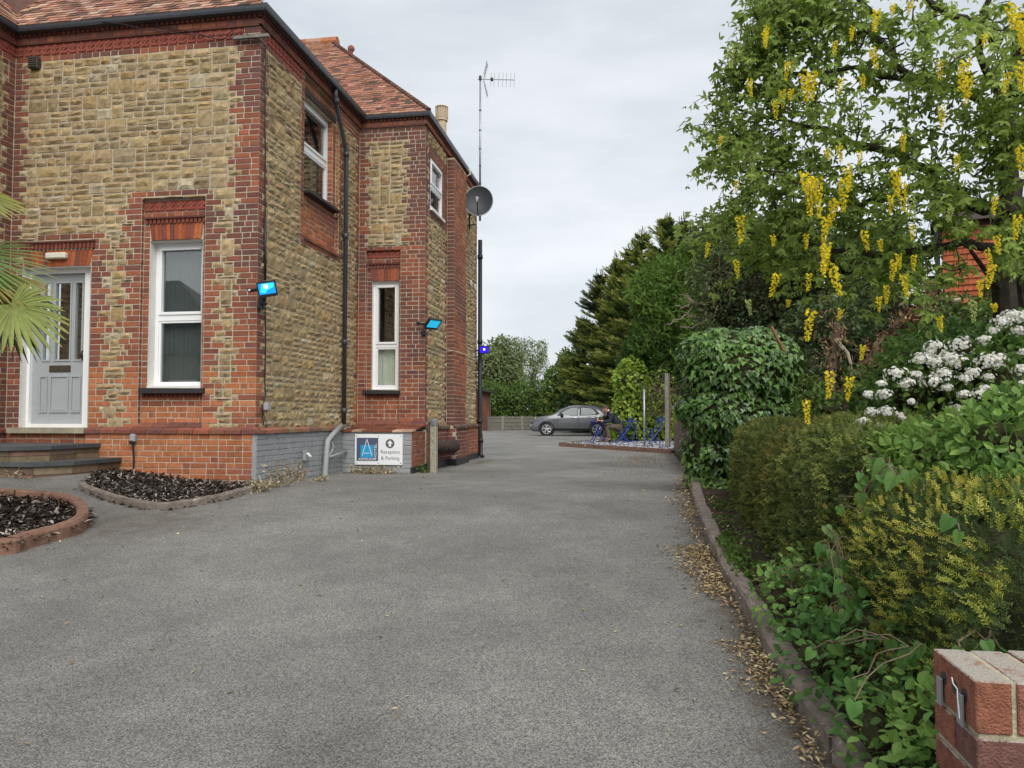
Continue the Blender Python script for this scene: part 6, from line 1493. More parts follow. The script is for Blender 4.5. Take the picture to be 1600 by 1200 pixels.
# ---- far trees beyond the car park
FARG = 'trees beyond the car park'
tree('broadleaf_tree', 'pale grey green tree rising behind the outbuilding', 'tree', gbase(782, 66), [B(770, 575, 66, 26, 40), B(795, 570, 67, 24, 38), B(760, 600, 66, 26, 36), B(800, 602, 66, 24, 30), B(782, 548, 67, 16, 20)], 9000, .26, [(.13, .175, .075), (.165, .215, .09), (.195, .245, .105), (.23, .28, .125)], seed=21, group=FARG, r0=.3, scn=.5, rough=.4)
t = tree('birch_tree', 'slim birch with drooping pale twigs standing against the sky', 'tree', gbase(832, 70), [B(836, 552, 70, 16, 24), B(822, 575, 70, 18, 28), B(842, 580, 70, 15, 30), B(828, 540, 70, 8, 14), B(846, 545, 70, 9, 18), B(812, 545, 70, 10, 18)], 5200, .22, GREEN_PALE, 'diamond', seed=22, group=FARG, r0=.16, bark=m_bark2, down=1.2, rough=.55, shell=.9, core=0, wl=.4)
tree('broadleaf_tree', 'deep green bushy tree directly behind the timber fence', 'tree', gbase(790, 60), [B(775, 628, 60, 28, 32), B(812, 630, 60, 32, 30), B(845, 625, 61, 26, 28), B(765, 655, 59, 26, 22), B(800, 658, 59, 34, 20), B(838, 656, 59, 26, 20)], 9000, .24, GREEN_MID[:3]+GREEN_DARK[2:], seed=23, group=FARG, r0=.25, scn=.6)
tree('broadleaf_tree', 'round light green tree left of the golden conifers', 'tree', gbase(880, 58), [B(872, 600, 58, 22, 34), B(895, 590, 57, 22, 42), B(862, 632, 58, 22, 24), B(905, 640, 56, 30, 30), B(884, 570, 58, 14, 20)], 8000, .24, GREEN_MID, seed=24, group=FARG, r0=.25, scn=.6)
tree('laurel_tree', 'dark green tree mass behind the parked car', 'tree', gbase(935, 47), [B(905, 628, 48, 34, 30), B(945, 618, 47, 34, 36), B(975, 610, 46, 26, 44), B(925, 655, 47, 40, 22), B(965, 652, 46, 30, 26)], 8500, .22, GREEN_DARK, seed=25, group=FARG, r0=.22, scn=.6)
# ---- golden conifers
def conifer(label, apex, base_z, half, seed, n_br, cols, lean=0.):
    ax = np.array(apex); bs = np.array((ax[0], ax[1], base_z)); H = ax[2]-base_z; t = thing('golden_conifer', label, 'tree', bs, 'golden conifers behind the patio'); r_ = np.random.RandomState(seed)
    mb = MB(); mb.tube(wig([bs, ax-np.array((0, 0, .2))], 8, .04), np.linspace(.22, .02, 8), 8)
    PP, DD, UU, LL_, CC = [], [], [], [], []
    cols = np.array(cols)
    n_br = int(n_br*.52)
    for i in range(n_br):
        f = r_.rand()**.8; h = f*H; az = r_.rand()*2*math.pi; R_ = half*(1-f)**.75*r_.uniform(.62, 1.2)+.12; rise = .25+.65*f
        o_ = np.array((math.cos(az), math.sin(az), 0)); st_ = bs+np.array((0, 0, h*.97)); k = int(max(5, R_*9)); s = np.linspace(.15, 1, k)
        pts = st_+o_*R_*s[:, None]+cZ*(R_*rise*s-.25*R_*s**2+.10*R_*s**4)[:, None]
        if i % 4 == 0: mb.tube(pts, np.linspace(.03, .006, k), 4)
        tang = unit(np.gradient(pts, axis=0))
        for q in range(6):
            sd = np.cross(tang, cZ)*r_.choice([-1, 1], (k, 1))*r_.uniform(.15, .9, (k, 1)); d = unit(tang+sd+r_.normal(0, .18, (k, 3))+cZ*.12)
            PP.append(pts+sd*.12*r_.rand(k, 1)*s[:, None]*(1.3-s[:, None])*2+r_.normal(0, .03, (k, 3))-cZ*(.05*q/5)); DD.append(d); UU.append(np.tile(cZ, (k, 1))+r_.normal(0, .35, (k, 3))); LL_.append(r_.uniform(.26, .5, k)*(1.0-.25*s)); 
            tone = np.clip(.25+.75*s**2.2+r_.normal(0, .16, k)-.10*(q-2), 0, .999); CC.append(cols[(tone*len(cols)).astype(int)]*r_.uniform(.8, 1.2, (k, 1)))
    # leading shoots
    for q in range(26): PP.append((ax-np.array((r_.normal(0, .12), r_.normal(0, .12), r_.uniform(0, 1.0))))[None]); DD.append((np.array((r_.normal(0, .25), r_.normal(0, .25), 1.)))[None]); UU.append(np.array([[1., .2, 0]])); LL_.append(np.array([r_.uniform(.3, .6)])); CC.append(cols[-1][None]*r_.uniform(.6, 1., (1, 1)))
    P = np.concatenate(PP); leaves('crown', P, np.concatenate(DD), np.concatenate(UU), np.concatenate(LL_), np.concatenate(LL_)*.62, 'spray', np.concatenate(CC), m_needle, t)
    mb.build('trunk', m_bark, t)
    return t
GOLD = [(.026, .058, .016), (.042, .085, .022), (.066, .12, .03), (.105, .16, .036), (.165, .21, .045), (.24, .26, .06)]
DKC = [(.018, .036, .013), (.028, .052, .018), (.042, .07, .022), (.065, .095, .027), (.11, .13, .035)]
conifer('golden green conifer, lowest of the row, just left behind the patio hedge', at(912, 500, 50), -.1, 2.7, 31, 330, GOLD)
conifer('dark green conifer with bronze tips between two golden ones', at(938, 428, 49), -.1, 3.2, 32, 360, DKC)
conifer('golden conifer with layered drooping boughs behind the seated man', at(968, 402, 44), -.1, 3.3, 33, 420, GOLD)
conifer('tall golden conifer behind the light green hedge', at(1003, 362, 41), -.1, 3.4, 34, 420, GOLD)
conifer('dark pointed conifer at the back of the row, second tallest', at(985, 385, 47), -.1, 3.2, 37, 300, DKC)
conifer('tallest golden conifer, half hidden by the laburnum', at(1042, 340, 37), -.1, 3.6, 35, 420, GOLD)
conifer('dark conifer top right of the tallest golden one', at(1068, 345, 39), -.1, 3.4, 36, 320, DKC)
# feathery bright green tree in front of them
FTH = [(.03, .075, .016), (.05, .11, .02), (.08, .155, .028), (.115, .20, .04)]
tree('feathery_tree', 'feathery mid green tree between the conifers and the laburnum', 'tree', gbase(1060, 28), [B(1045, 440, 28, 40, 34), B(1010, 470, 28, 32, 36), B(1060, 490, 28, 44, 40), B(1020, 525, 28, 38, 40), B(1085, 430, 28, 40, 36), B(1055, 555, 28, 46, 44), B(1105, 470, 28, 40, 50), B(1110, 540, 27, 40, 50), B(1000, 575, 29, 30, 40), B(1090, 395, 28, 30, 24)], 26000, .24, FTH, 'spray', m_needle, .2, 41, None, .6, .35, scn=1.1, wl=.7, down=-.2)
# light green hedge by the patio
tree('hornbeam_hedge', 'light green leafy hedge behind the patio chairs', 'hedge', gbase(985, 27.8), [B(985, 600, 28, 26, 42), B(982, 640, 28, 26, 40), B(1000, 670, 27.6, 34, 28), B(1030, 660, 27.6, 26, 36), B(972, 668, 28, 20, 30), B(990, 575, 28, 16, 18)], 5200, .15, GREEN_LIME, 'ovate', m_leaf, .06, 42, None, .5, .25, wl=.75, down=.5, core=.7)
tree('bare_shrub', 'straggly half bare shrub beside the light green hedge', 'shrub', gbase(1032, 27), [B(1032, 610, 27, 26, 32), B(1042, 640, 27, 22, 34), B(1020, 632, 27.4, 22, 34)], 1500, .11, GREEN_LIME[:3]+[(.13, .10, .05)], 'ovate', m_leaf, 0, 43, None, .8, .3, core=0)
def twig_mass(name, blob_list, n, r0, m, parent, seed, step=.5):
    r_ = np.random.RandomState(seed); mb = MB()
    for i in range(n):
        c, s = blob_list[r_.randint(len(blob_list))]; p = np.array(c)+unit(r_.normal(size=3))*np.array(s)*r_.rand()*.8; d = unit(r_.normal(0, 1, 3)+np.array((0, 0, .4))); l = step*r_.uniform(.5, 1.4); q = p+d*l*.5+r_.normal(0, .08*l, 3); e_ = q+d*l*.5+r_.normal(0, .15*l, 3); mb.tube([p, q, e_], [r0, r0*.7, r0*.25], 4)
    o = mb.build(name, m, parent); o['kind'] = 'stuff'; return o
twig_mass('branches', [B(1032, 612, 27, 26, 36), B(1040, 645, 27, 22, 34)], 110, .012, m_bark2, bpy.data.objects['bare_shrub'], 5, .9)
# dead forked branch against the dark tree
dbt = thing('dead_branch', 'bare forked grey branch sticking out left above the ivy', 'branch', at(1120, 500, 13)); mb = MB()
Dp = lambda u, v: at(u, v, 13)
for pts, r0 in (([(1135, 512), (1118, 500), (1096, 478), (1080, 472), (1072, 462)], .05), ([(1096, 478), (1103, 452), (1112, 425)], .04), ([(1080, 474), (1066, 482), (1054, 477)], .022), ([(1084, 478), (1072, 494), (1050, 503), (1042, 508)], .02), ([(1110, 505), (1085, 495), (1070, 488)], .025), ([(1105, 500), (1080, 512), (1062, 510)], .022), ([(1112, 425), (1108, 414)], .02), ([(1090, 476), (1075, 464), (1060, 460)], .014)):
    mb.tube(wig([Dp(*q) for q in pts], 9, .012), np.linspace(r0, r0*.5, 9), 6)
mb.build('limb', mat('dead_wood', (.20, .165, .12), .9, .3, 10, .4, 40), dbt)
# ---- shrubs and small trees filling the right bank
MIDG = 'shrubs on the right hand bank'
GREY = [(.06, .095, .04), (.085, .125, .052), (.12, .165, .07), (.16, .205, .095)]
def shrub(label, blobs, n, leaf, cols, seed, tmpl='ovate', r0=.05, name='shrub', m=None, wl=.5, core=.55, rnd=.6, shell=.55, group=MIDG):
    c = np.mean([b[0] for b in blobs], 0); return tree(name, label, 'shrub', (c[0], c[1], -.05), blobs, n, leaf, cols, tmpl, m, r0, seed, group, shell, .3, wl=wl, core=core, rnd=rnd, scn=2.)
shrub('grey green shrub with tangled twigs above the ivy mound', [B(1140, 430, 13, 60, 60), B(1200, 470, 12.5, 70, 60), B(1180, 400, 13, 60, 50), B(1130, 490, 13, 40, 40), B(1110, 370, 13.5, 36, 30), B(1240, 420, 12.5, 50, 50)], 9500, .085, GREY, 51, r0=.08)
twig_mass('twigs', [B(1170, 455, 12.6, 80, 70)], 150, .008, m_bark2, bpy.data.objects['shrub'], 6, .6)
shrub('dark evergreen shrub behind the leaning peeled trunk', [B(1290, 520, 10, 70, 60), B(1270, 600, 9.6, 60, 60), B(1350, 560, 10.5, 70, 70), B(1380, 470, 11, 60, 50), B(1320, 640, 9.5, 70, 50), B(1420, 600, 10, 60, 70), B(1450, 520, 11, 60, 60)], 12000, .085, [(.028, .052, .018), (.045, .075, .026), (.065, .10, .036), (.095, .135, .055)], 52, r0=.07)
twig_mass('twigs', [B(1290, 560, 9.4, 70, 80)], 45, .004, m_bark, bpy.data.objects['shrub.001'], 7, .5)
shrub('mid green shrub under the tile hung house', [B(1500, 520, 9.5, 60, 60), B(1570, 540, 9, 60, 80), B(1590, 470, 10, 50, 60), B(1480, 590, 9, 60, 60)], 6500, .08, GREEN_MID[:3]+GREEN_DARK[2:], 53)
shrub('narrow leaved shrub reaching the road side beneath the laburnum', [B(1250, 380, 11.5, 70, 50), B(1330, 400, 12, 70, 60), B(1400, 400, 12.5, 50, 60)], 5500, .085, GREY[:2]+GREEN_MID[:2], 54)
shrub('mid green thicket filling the bank behind the ivy mound', [B(1230, 560, 15, 60, 60), B(1300, 590, 15, 70, 60), B(1380, 600, 15, 70, 60), B(1180, 600, 15, 60, 60), B(1120, 620, 16, 50, 60), B(1270, 480, 15, 70, 60), B(1340, 500, 15, 60, 60), B(1200, 500, 15, 50, 50)], 9000, .11, GREY[:2]+GREEN_MID[:2], 55)
shrub('loose green shrub in front of the two dead trunks', [B(1300, 640, 6.9, 60, 30), B(1370, 620, 6.7, 50, 40), B(1270, 620, 7.2, 30, 40), B(1345, 590, 6.9, 30, 24), B(1420, 560, 6.6, 40, 40)], 2600, .06, GREEN_MID[:3]+GREEN_DARK[3:], 56, core=.3, shell=.9)
# tile hung house behind
hp = at(1490, 652, 15.5)
hs = thing('tile_hung_house', 'red tile hung house glimpsed through the laburnum branches', 'house', (hp[0], hp[1], -.1))
hd = unit(np.array((-.35, -.94, 0)))[0:3]; hu = np.array((-hd[1], hd[0], 0)); a0 = at(1478, 652, 15.5); a0[2] = 0
FH = Frame(a0, hu, hd)
m_ = MB(); W0 = 3.2; m_.prism([(0, -.1), (W0, -.1), (W0, 4.8), (0, 4.8)], -.02, -3, lambda x, y, d_: FH(x, y, d_)); hw = m_.build('wall', mat('house_brick', (.13, .055, .04), .9, .25, 10, .3, 40), hs)
for k in range(15):
    for i in range(int(.95/.165)+1):
        z0 = 2.75+k*.125; u = (i+.5*(k % 2))*.165-.05; V = np.array([FH(max(u, 0)+.002, z0, .035), FH(max(u, 0)+.161, z0+random.uniform(-.004, .004), .035+random.uniform(-.006, .006)), FH(max(u, 0)+.161, z0+.17, .0), FH(max(u, 0)+.002, z0+.17, .0), FH(max(u, 0)+.002, z0, .01), FH(max(u, 0)+.161, z0, .01)])
        mesh_from('wall_tile', V, [(0, 1, 2, 3), (4, 5, 1, 0)], m_tile, np.array(jit(random.choice([(.40, .11, .05), (.36, .095, .045), (.46, .15, .07)]), .12)), False, hw)
m_ = MB(); m_.prism([(1.05, 3.0), (1.9, 3.0), (1.9, 4.3), (1.05, 4.3)], .03, -.05, lambda x, y, d_: FH(x, y, d_)); wn = m_.build('window', m_upvc, hw)
m_ = MB(); m_.prism([(1.12, 3.08), (1.83, 3.08), (1.83, 4.22), (1.12, 4.22)], .035, .02, lambda x, y, d_: FH(x, y, d_)); m_.build('pane', m_glass, wn)
m_ = MB(); m_.tube([FH(-.08, 0, .08), FH(-.08, 4.7, .08)], .05, 8); m_.build('downpipe', m_black, hw)
m_ = MB(); m_.add([FH(-.2, 4.75, .25), FH(W0+.3, 4.75, .25), FH(W0+.3, 5.5, -1.5), FH(.3, 5.5, -1.5), FH(-.2, 4.75, -3.25), FH(W0+.3, 4.75, -3.25)], [(0, 1, 2, 3), (3, 2, 5, 4), (0, 3, 4), (1, 5, 2), (0, 4, 5, 1)], (.055, .04, .034)); m_.build('roof', m_tile, hs)
# ---- leaning trunk with peeling bark and a broken upright stem
pk = thing('dead_tree', 'leaning dead trunk with curled brown peeling bark among the shrubs', 'dead tree', at(1325, 640, 7.4))
P = [at(*q) for q in ((1310, 640, 7.5), (1345, 575, 7.4), (1400, 510, 7.3), (1450, 470, 7.2), (1475, 430, 7.2))]
mb = MB(); Q = wig(P, 14, .02); mb.tube(Q, np.linspace(.06, .026, 14), 9, (.15, .105, .07)); mb.tube(wig([Q[10], at(1500, 468, 7.2)], 5, .01), np.linspace(.03, .02, 5), 6, (.33, .28, .2)); mb.tube(wig([Q[11], at(1440, 440, 7.2), at(1428, 420, 7.2)], 5, .01), np.linspace(.03, .012, 5), 6, (.2, .15, .1)); mb.build('trunk', m_peel, pk)
r_ = np.random.RandomState(9); n = 700; f = r_.rand(n)*.8+.1; Pp = np.stack([np.interp(f*13, range(14), Q[:, i]) for i in range(3)], 1)+r_.normal(0, .05, (n, 3)); D = r_.normal(0, 1, (n, 3))+np.array((0, 0, -.4))
leaves('peeling_bark', Pp, D, r_.normal(0, 1, (n, 3)), r_.uniform(.04, .09, n), r_.uniform(.015, .035, n), 'ovate', palette(n, [(.06, .035, .02), (.12, .07, .04), (.22, .14, .075), (.34, .24, .13)], 3), m_peel, pk, None, 'stuff')
ps = thing('dead_tree', 'upright grey brown dead stem beside the leaning trunk', 'dead tree', at(1298, 650, 8.2)); mb = MB(); mb.tube(wig([at(1293, 665, 8.2), at(1296, 600, 8.2), at(1305, 545, 8.2), at(1306, 505, 8.2)], 10, .012), np.linspace(.055, .04, 10), 8, (.15, .105, .075)); mb.tube(wig([at(1306, 530, 8.2), at(1322, 552, 8.0), at(1330, 590, 7.8)], 5, .01), np.linspace(.025, .008, 5), 5, (.3, .26, .2)); mb.build('trunk', m_peel, ps)
n = 160; Pp = np.array([at(1303, 540, 8.15)])+r_.normal(0, 1, (n, 3))*np.array((.09, .09, .30)); leaves('peeling_bark', Pp, r_.normal(0, 1, (n, 3))+np.array((0, 0, -1)), r_.normal(0, 1, (n, 3)), r_.uniform(.04, .08, n), r_.uniform(.012, .03, n), 'ovate', palette(n, [(.12, .07, .04), (.2, .13, .075), (.30, .2, .11)], 3), m_peel, ps, None, 'stuff')

# ================================================================== FOREGROUND PLANTS
def leaves_split(P, D, UP, L_, W_, tmpl, col, m, parent, rest='foliage', cap=300, name='leaf', view=True):
    """the leaves that show largest and clearest as objects of their own, the rest as one part"""
    P = np.asarray(P, float); n = len(P); L_ = np.broadcast_to(L_, n); W_ = np.broadcast_to(W_, n)
    tv = EYE-P; dist = np.linalg.norm(tv, axis=1); Du = unit(D); Nn = unit(np.cross(unit(np.cross(Du, UP)), Du)); face = np.abs((Nn*tv).sum(1))/dist
    q = (P-EYE)@cD; uu = 800+FPX*((P-EYE)@cR)/q; vv = 600-FPX*((P-EYE)@cU)/q; inf = (uu > 0) & (uu < 1600) & (vv > 0) & (vv < 1200)
    cen = P.mean(0); front = ((P-cen)*(EYE-cen)).sum(1)/np.linalg.norm(EYE-cen); front = (front-front.min())/(np.ptp(front)+1e-6)
    sc_ = (L_/dist)**2*(face+.1)*np.where(inf, 1, 0)*(.2+front**3); order = np.argsort(-sc_); big = order[:cap]; rst = order[cap:]
    T, Fc = TMPL[tmpl]
    for i in big:
        d = unit(np.asarray(D[i], float)); x = unit(np.cross(d, UP[i])); nn = np.cross(x, d)
        V = P[i]+x*T[:, 0:1]*W_[i]+d*T[:, 1:2]*L_[i]+nn*T[:, 2:3]*L_[i]
        mesh_from(name, V, list(Fc), m, np.tile(np.asarray(col[i])*np.array(LEAF_GAIN), (len(T), 1)), False, parent)
    leaves(rest, P[rst], np.asarray(D)[rst], np.asarray(UP)[rst], L_[rst], W_[rst], tmpl, np.asarray(col)[rst], m, parent, None, 'stuff')

# ---- ivy mound
ivb = [B(1155, 580, 8.6, 88, 60, .55), B(1105, 560, 8.7, 45, 44, .4), B(1205, 560, 8.6, 46, 44, .4), B(1150, 640, 8.6, 90, 50, .5), B(1120, 700, 8.7, 52, 50, .35), B(1185, 690, 8.6, 60, 50, .4), B(1105, 745, 8.8, 34, 44, .28), B(1130, 545, 8.6, 50, 34, .4), B(1180, 542, 8.6, 50, 34, .4), B(1125, 775, 8.4, 30, 30, .25)]
iv = thing('ivy_mound', 'rounded mound of glossy dark green ivy smothering a stump beside the kerb', 'ivy', (ivb[0][0][0], ivb[0][0][1], -.05))
P, N = blobs_pts(ivb, 9500, 61, .22, .14, 4.); r_ = np.random.RandomState(62); n = len(P)
D = unit(np.array((0, 0, -1.))+N*.55+r_.normal(0, .28, (n, 3))); UP = unit(N+r_.normal(0, .25, (n, 3))+np.array((0, 0, .3)))
ic = palette(n, IVYC, 63, P, 3.); low = sst(.75, .2, P[:, 2])*sst(1.2, .8, P[:, 0]-.3)
young = r_.rand(n) < .10+.35*np.clip((.9-P[:, 2]), 0, 1); ic[young] = palette(young.sum(), [(.07, .14, .03), (.11, .20, .045), (.15, .25, .06)], 64)
leaves_split(P, D, UP, r_.uniform(.045, .085, n), r_.uniform(.05, .085, n), 'ivy', ic, m_gloss, iv, cap=300)
core_mesh('shade_core', ivb, iv, m_filler, .84)
mb = MB(); mb.tube(wig([at(1205, 510, 8.1), at(1216, 530, 8.05), at(1225, 548, 8.05)], 5, .005), .018, 5); mb.build('dead_stem', mat('dead_stem', (.20, .11, .055), .9, .3, 20, .2, 40), iv)

# ---- clipped yew hedges
def hedge_pts(x0, x1, y0, y1, zb, zt, n, seed, amp=.07, sc_=3.5):
    r_ = np.random.RandomState(seed); A = [(y1-y0)*(zt-zb), (x1-x0)*(zt-zb), (x1-x0)*(y1-y0)*.8]; k = r_.choice(3, n, p=np.array(A)/sum(A)); u, v = r_.rand(n), r_.rand(n)
    P = np.zeros((n, 3)); N = np.zeros((n, 3))
    a = k == 0; P[a] = np.stack([np.full(a.sum(), x0), y0+(y1-y0)*u[a], zb+(zt-zb)*v[a]], 1); N[a] = (-1, 0, .1)
    a = k == 1; P[a] = np.stack([x0+(x1-x0)*u[a], np.full(a.sum(), y0), zb+(zt-zb)*v[a]], 1); N[a] = (0, -1, .1)
    a = k == 2; P[a] = np.stack([x0+(x1-x0)*u[a], y0+(y1-y0)*v[a], np.full(a.sum(), zt)], 1); N[a] = (0, 0, 1)
    # rounded shoulders
    for ax, lim, s in ((0, x0, 1), (1, y0, 1)):
        d = (P[:, ax]-lim); e_ = np.clip(1-d/.25, 0, 1)*np.clip(1-(zt-P[:, 2])/.25, 0, 1); P[:, ax] += s*.10*e_; P[:, 2] -= .08*e_
    off = amp*fbm(P, sc_, seed+5); dep = r_.rand(n)**1.6*.10
    return P+N*(off-dep)[:, None], N, dep
def hedge(name, label, box, n, l, tmpl, cols, tipcols, seed, patch=None, wl=.8):
    x0, x1, y0, y1, zb, zt = box; t = thing(name, label, 'hedge', ((x0+x1)/2, (y0+y1)/2, zb)); P, N, dep = hedge_pts(*box, n, seed); r_ = np.random.RandomState(seed+9)
    D = unit(N*.8+np.array((0, 0, .35))+r_.normal(0, .5, (n, 3))); UP = unit(N*.6+np.array((0, 0, .8))+r_.normal(0, .4, (n, 3)))
    c = palette(n, cols, seed+1, P, 3.); tip = (dep < .02) & (r_.rand(n) < .68); c[tip] = palette(tip.sum(), tipcols, seed+2, P[tip], 4.)
    if patch is not None:
        f = fbm(P, 2.3, seed+3) > .62; f &= r_.rand(n) < .5; c[f] = palette(f.sum(), patch, seed+4)
    leaves('foliage', P, D, UP, l*r_.uniform(.6, 1.3, n), l*wl*r_.uniform(.7, 1.2, n), tmpl, c, m_needle, t)
    mb = MB(); mb.box((x0+.13, y0+.13, zb-.1), (x1, y1, zt-.13), bev=.08); mb.build('shade_core', m_filler, t); return t  # the inner box is a solid dark filler for the hedge's shaded inside
hedge('yew_hedge', 'long clipped olive brown yew hedge between the ivy mound and golden hedge', (.93, 2.3, 3.9, 8.3, -.15, .80), 26000, .05, 'yewfine', [(.045, .072, .02), (.064, .095, .026), (.086, .118, .032)], [(.11, .15, .036), (.145, .178, .04), (.18, .195, .045), (.215, .195, .05)], 71, [(.15, .10, .035), (.19, .12, .038), (.12, .09, .032)])
hedge('golden_yew_hedge', 'golden tipped yew hedge behind the brick wall end at the lower right', (.90, 2.9, 2.05, 3.85, -.35, .56), 13500, .052, 'yew', [(.028, .055, .014), (.045, .075, .02), (.07, .10, .025)], [(.14, .19, .032), (.21, .25, .042), (.27, .285, .05), (.34, .32, .058)], 72, None)

# ---- low leafy ground cover spilling over the kerb
sb = [((1.0, y, float(G(0, y))+.22+.05*math.sin(5*y)), (.30, .30, .26)) for y in np.arange(1.9, 4.7, .28)]+[((.96, y, float(G(0, y))+.40), (.24, .26, .2)) for y in np.arange(2.3, 4.0, .35)]+[((.74, 3.5, -.18), (.14, .3, .16)), ((.76, 4.15, -.08), (.20, .34, .2)), ((.98, 2.35, -.1), (.3, .3, .25)), ((.78, 2.75, -.2), (.12, .24, .16)), ((.95, 2.2, .02), (.3, .3, .22))]
sbt = thing('snowberry_shrub', 'low bushy shrub of rounded green leaves spilling over the near kerb', 'shrub', (.9, 3.0, -.35))
P, N = blobs_pts(sb, 5200, 81, .5, .3, 4.); r_ = np.random.RandomState(82); n = len(P)
D = unit(N*.5+np.array((-.3, -.3, .1))+r_.normal(0, .5, (n, 3))); UP = unit(np.array((-.25, -.35, .9))+N*.3+r_.normal(0, .35, (n, 3))); ll = r_.uniform(.022, .05, n)
sc_ = palette(n, [(.06, .15, .038), (.085, .19, .05), (.12, .235, .06), (.17, .30, .075)], 83, P, 4., .2)
leaves_split(P, D, UP, ll, ll*.72, 'ovate', sc_, m_leaf, sbt, cap=300)
twig_mass('stems', sb, 60, .002, m_bark2, sbt, 8, .22); core_mesh('shade_core', sb, sbt, m_filler, .35)

# ---- bindweed with big heart shaped leaves climbing the hedges
bw = thing('bindweed', 'bindweed vine with large heart shaped leaves climbing over the yew hedges', 'vine', (.95, 3.6, 0))
spots = [(1487, 808, 2.3, .055), (1500, 830, 2.3, .04), (1285, 850, 3.6, .07), (1310, 868, 3.5, .075), (1300, 830, 3.6, .06), (1215, 905, 4.0, .07), (1240, 925, 3.9, .055), (1245, 870, 4.0, .06), (1330, 890, 3.4, .07), (1296, 862, 3.6, .07), (1318, 910, 3.3, .07), (1330, 935, 3.2, .075), (1322, 955, 3.2, .06), (1385, 722, 3.4, .10), (1400, 742, 3.3, .085), (1372, 740, 3.4, .07), (1420, 735, 3.3, .08), (1345, 770, 3.5, .06), (1310, 790, 3.7, .055), (1350, 800, 3.4, .05), (1330, 1060, 2.4, .05), (1420, 1010, 2.4, .055), (1300, 1005, 2.7, .06), (1390, 1000, 2.5, .05), (1270, 1015, 2.9, .05), (1335, 1095, 2.2, .055), (1440, 1005, 2.3, .05), (1225, 700, 7.6, .07), (1245, 690, 7.5, .06), (1210, 680, 7.6, .06), (1282, 745, 5.2, .06), (1500, 1012, 2.0, .04), (1540, 1000, 2.0, .04), (1560, 1008, 2.0, .035)]
r_ = np.random.RandomState(90); vinepts = []
for a_, b_, n_ in (((1200, 915, 4.05), (1335, 880, 3.5), 16), ((1310, 960, 3.2), (1320, 830, 3.6), 16), ((1330, 830, 3.6), (1420, 745, 3.5), 18), ((1340, 760, 3.7), (1400, 700, 3.7), 12), ((1215, 720, 7.5), (1260, 670, 7.5), 8), ((1250, 760, 5.0), (1330, 700, 4.9), 10)):
    for _ in range(n_): f_ = r_.rand(); q_ = np.array(a_)*(1-f_)+np.array(b_)*f_; spots.append((q_[0]+r_.normal(0, 14), q_[1]+r_.normal(0, 14), q_[2], r_.uniform(.035, .065)))
for u, v, d, s in spots:
    p = at(u, v, d-.10); vinepts.append(p); T, Fc = TMPL['heart']; dd = unit(np.array((r_.normal(0, .5), r_.normal(0, .3), -1.))); up = unit((EYE-p)*1.0/np.linalg.norm(EYE-p)+np.array((0, 0, .5))+r_.normal(0, .3, 3)); x = unit(np.cross(dd, up)); nn = np.cross(x, dd)
    V = p+x*T[:, 0:1]*s*.8+dd*T[:, 1:2]*s+nn*T[:, 2:3]*s; mesh_from('leaf', V, list(Fc), m_leaf, np.tile(jit((.12, .25, .06), .28), (len(T), 1)), False, bw)
mb = MB()
for i in range(0, len(spots)-1):
    if np.linalg.norm(vinepts[i]-vinepts[i+1]) < .5: mb.tube(wig([vinepts[i], (vinepts[i]+vinepts[i+1])/2+np.array((0, .03, .02)), vinepts[i+1]], 5, .01), .0025, 4)
mb.build('vine', m_bark2, bw)

# ---- leafy shrub at the right edge
lb = [B(1480, 715, 3.5, 90, 50), B(1560, 690, 3.2, 80, 60), B(1420, 740, 3.6, 60, 40), B(1540, 760, 3.1, 90, 40), B(1450, 770, 3.4, 80, 40), B(1590, 650, 3.4, 60, 40), B(1390, 715, 3.8, 40, 40), B(1600, 770, 2.9, 60, 50)]
lt = thing('leafy_shrub', 'bright green leafy shrub above the golden yew at the right edge', 'shrub', (2.0, 3.0, -.1))
P, N = blobs_pts(lb, 5600, 95, .6, .35, 4.); n = len(P); D, UP = leaf_dirs(N, 96, .7, .1, .5); r_ = np.random.RandomState(97); ll = r_.uniform(.025, .06, n)
leaves_split(P, D, UP, ll, ll*.62, 'ovate', palette(n, [(.07, .15, .038), (.10, .20, .05), (.14, .25, .06), (.19, .31, .08)], 98, P, 3.), m_leaf, lt, cap=200)
core_mesh('shade_core', lb, lt, m_filler, .5); twig_mass('stems', lb, 40, .0025, m_bark2, lt, 12, .3)
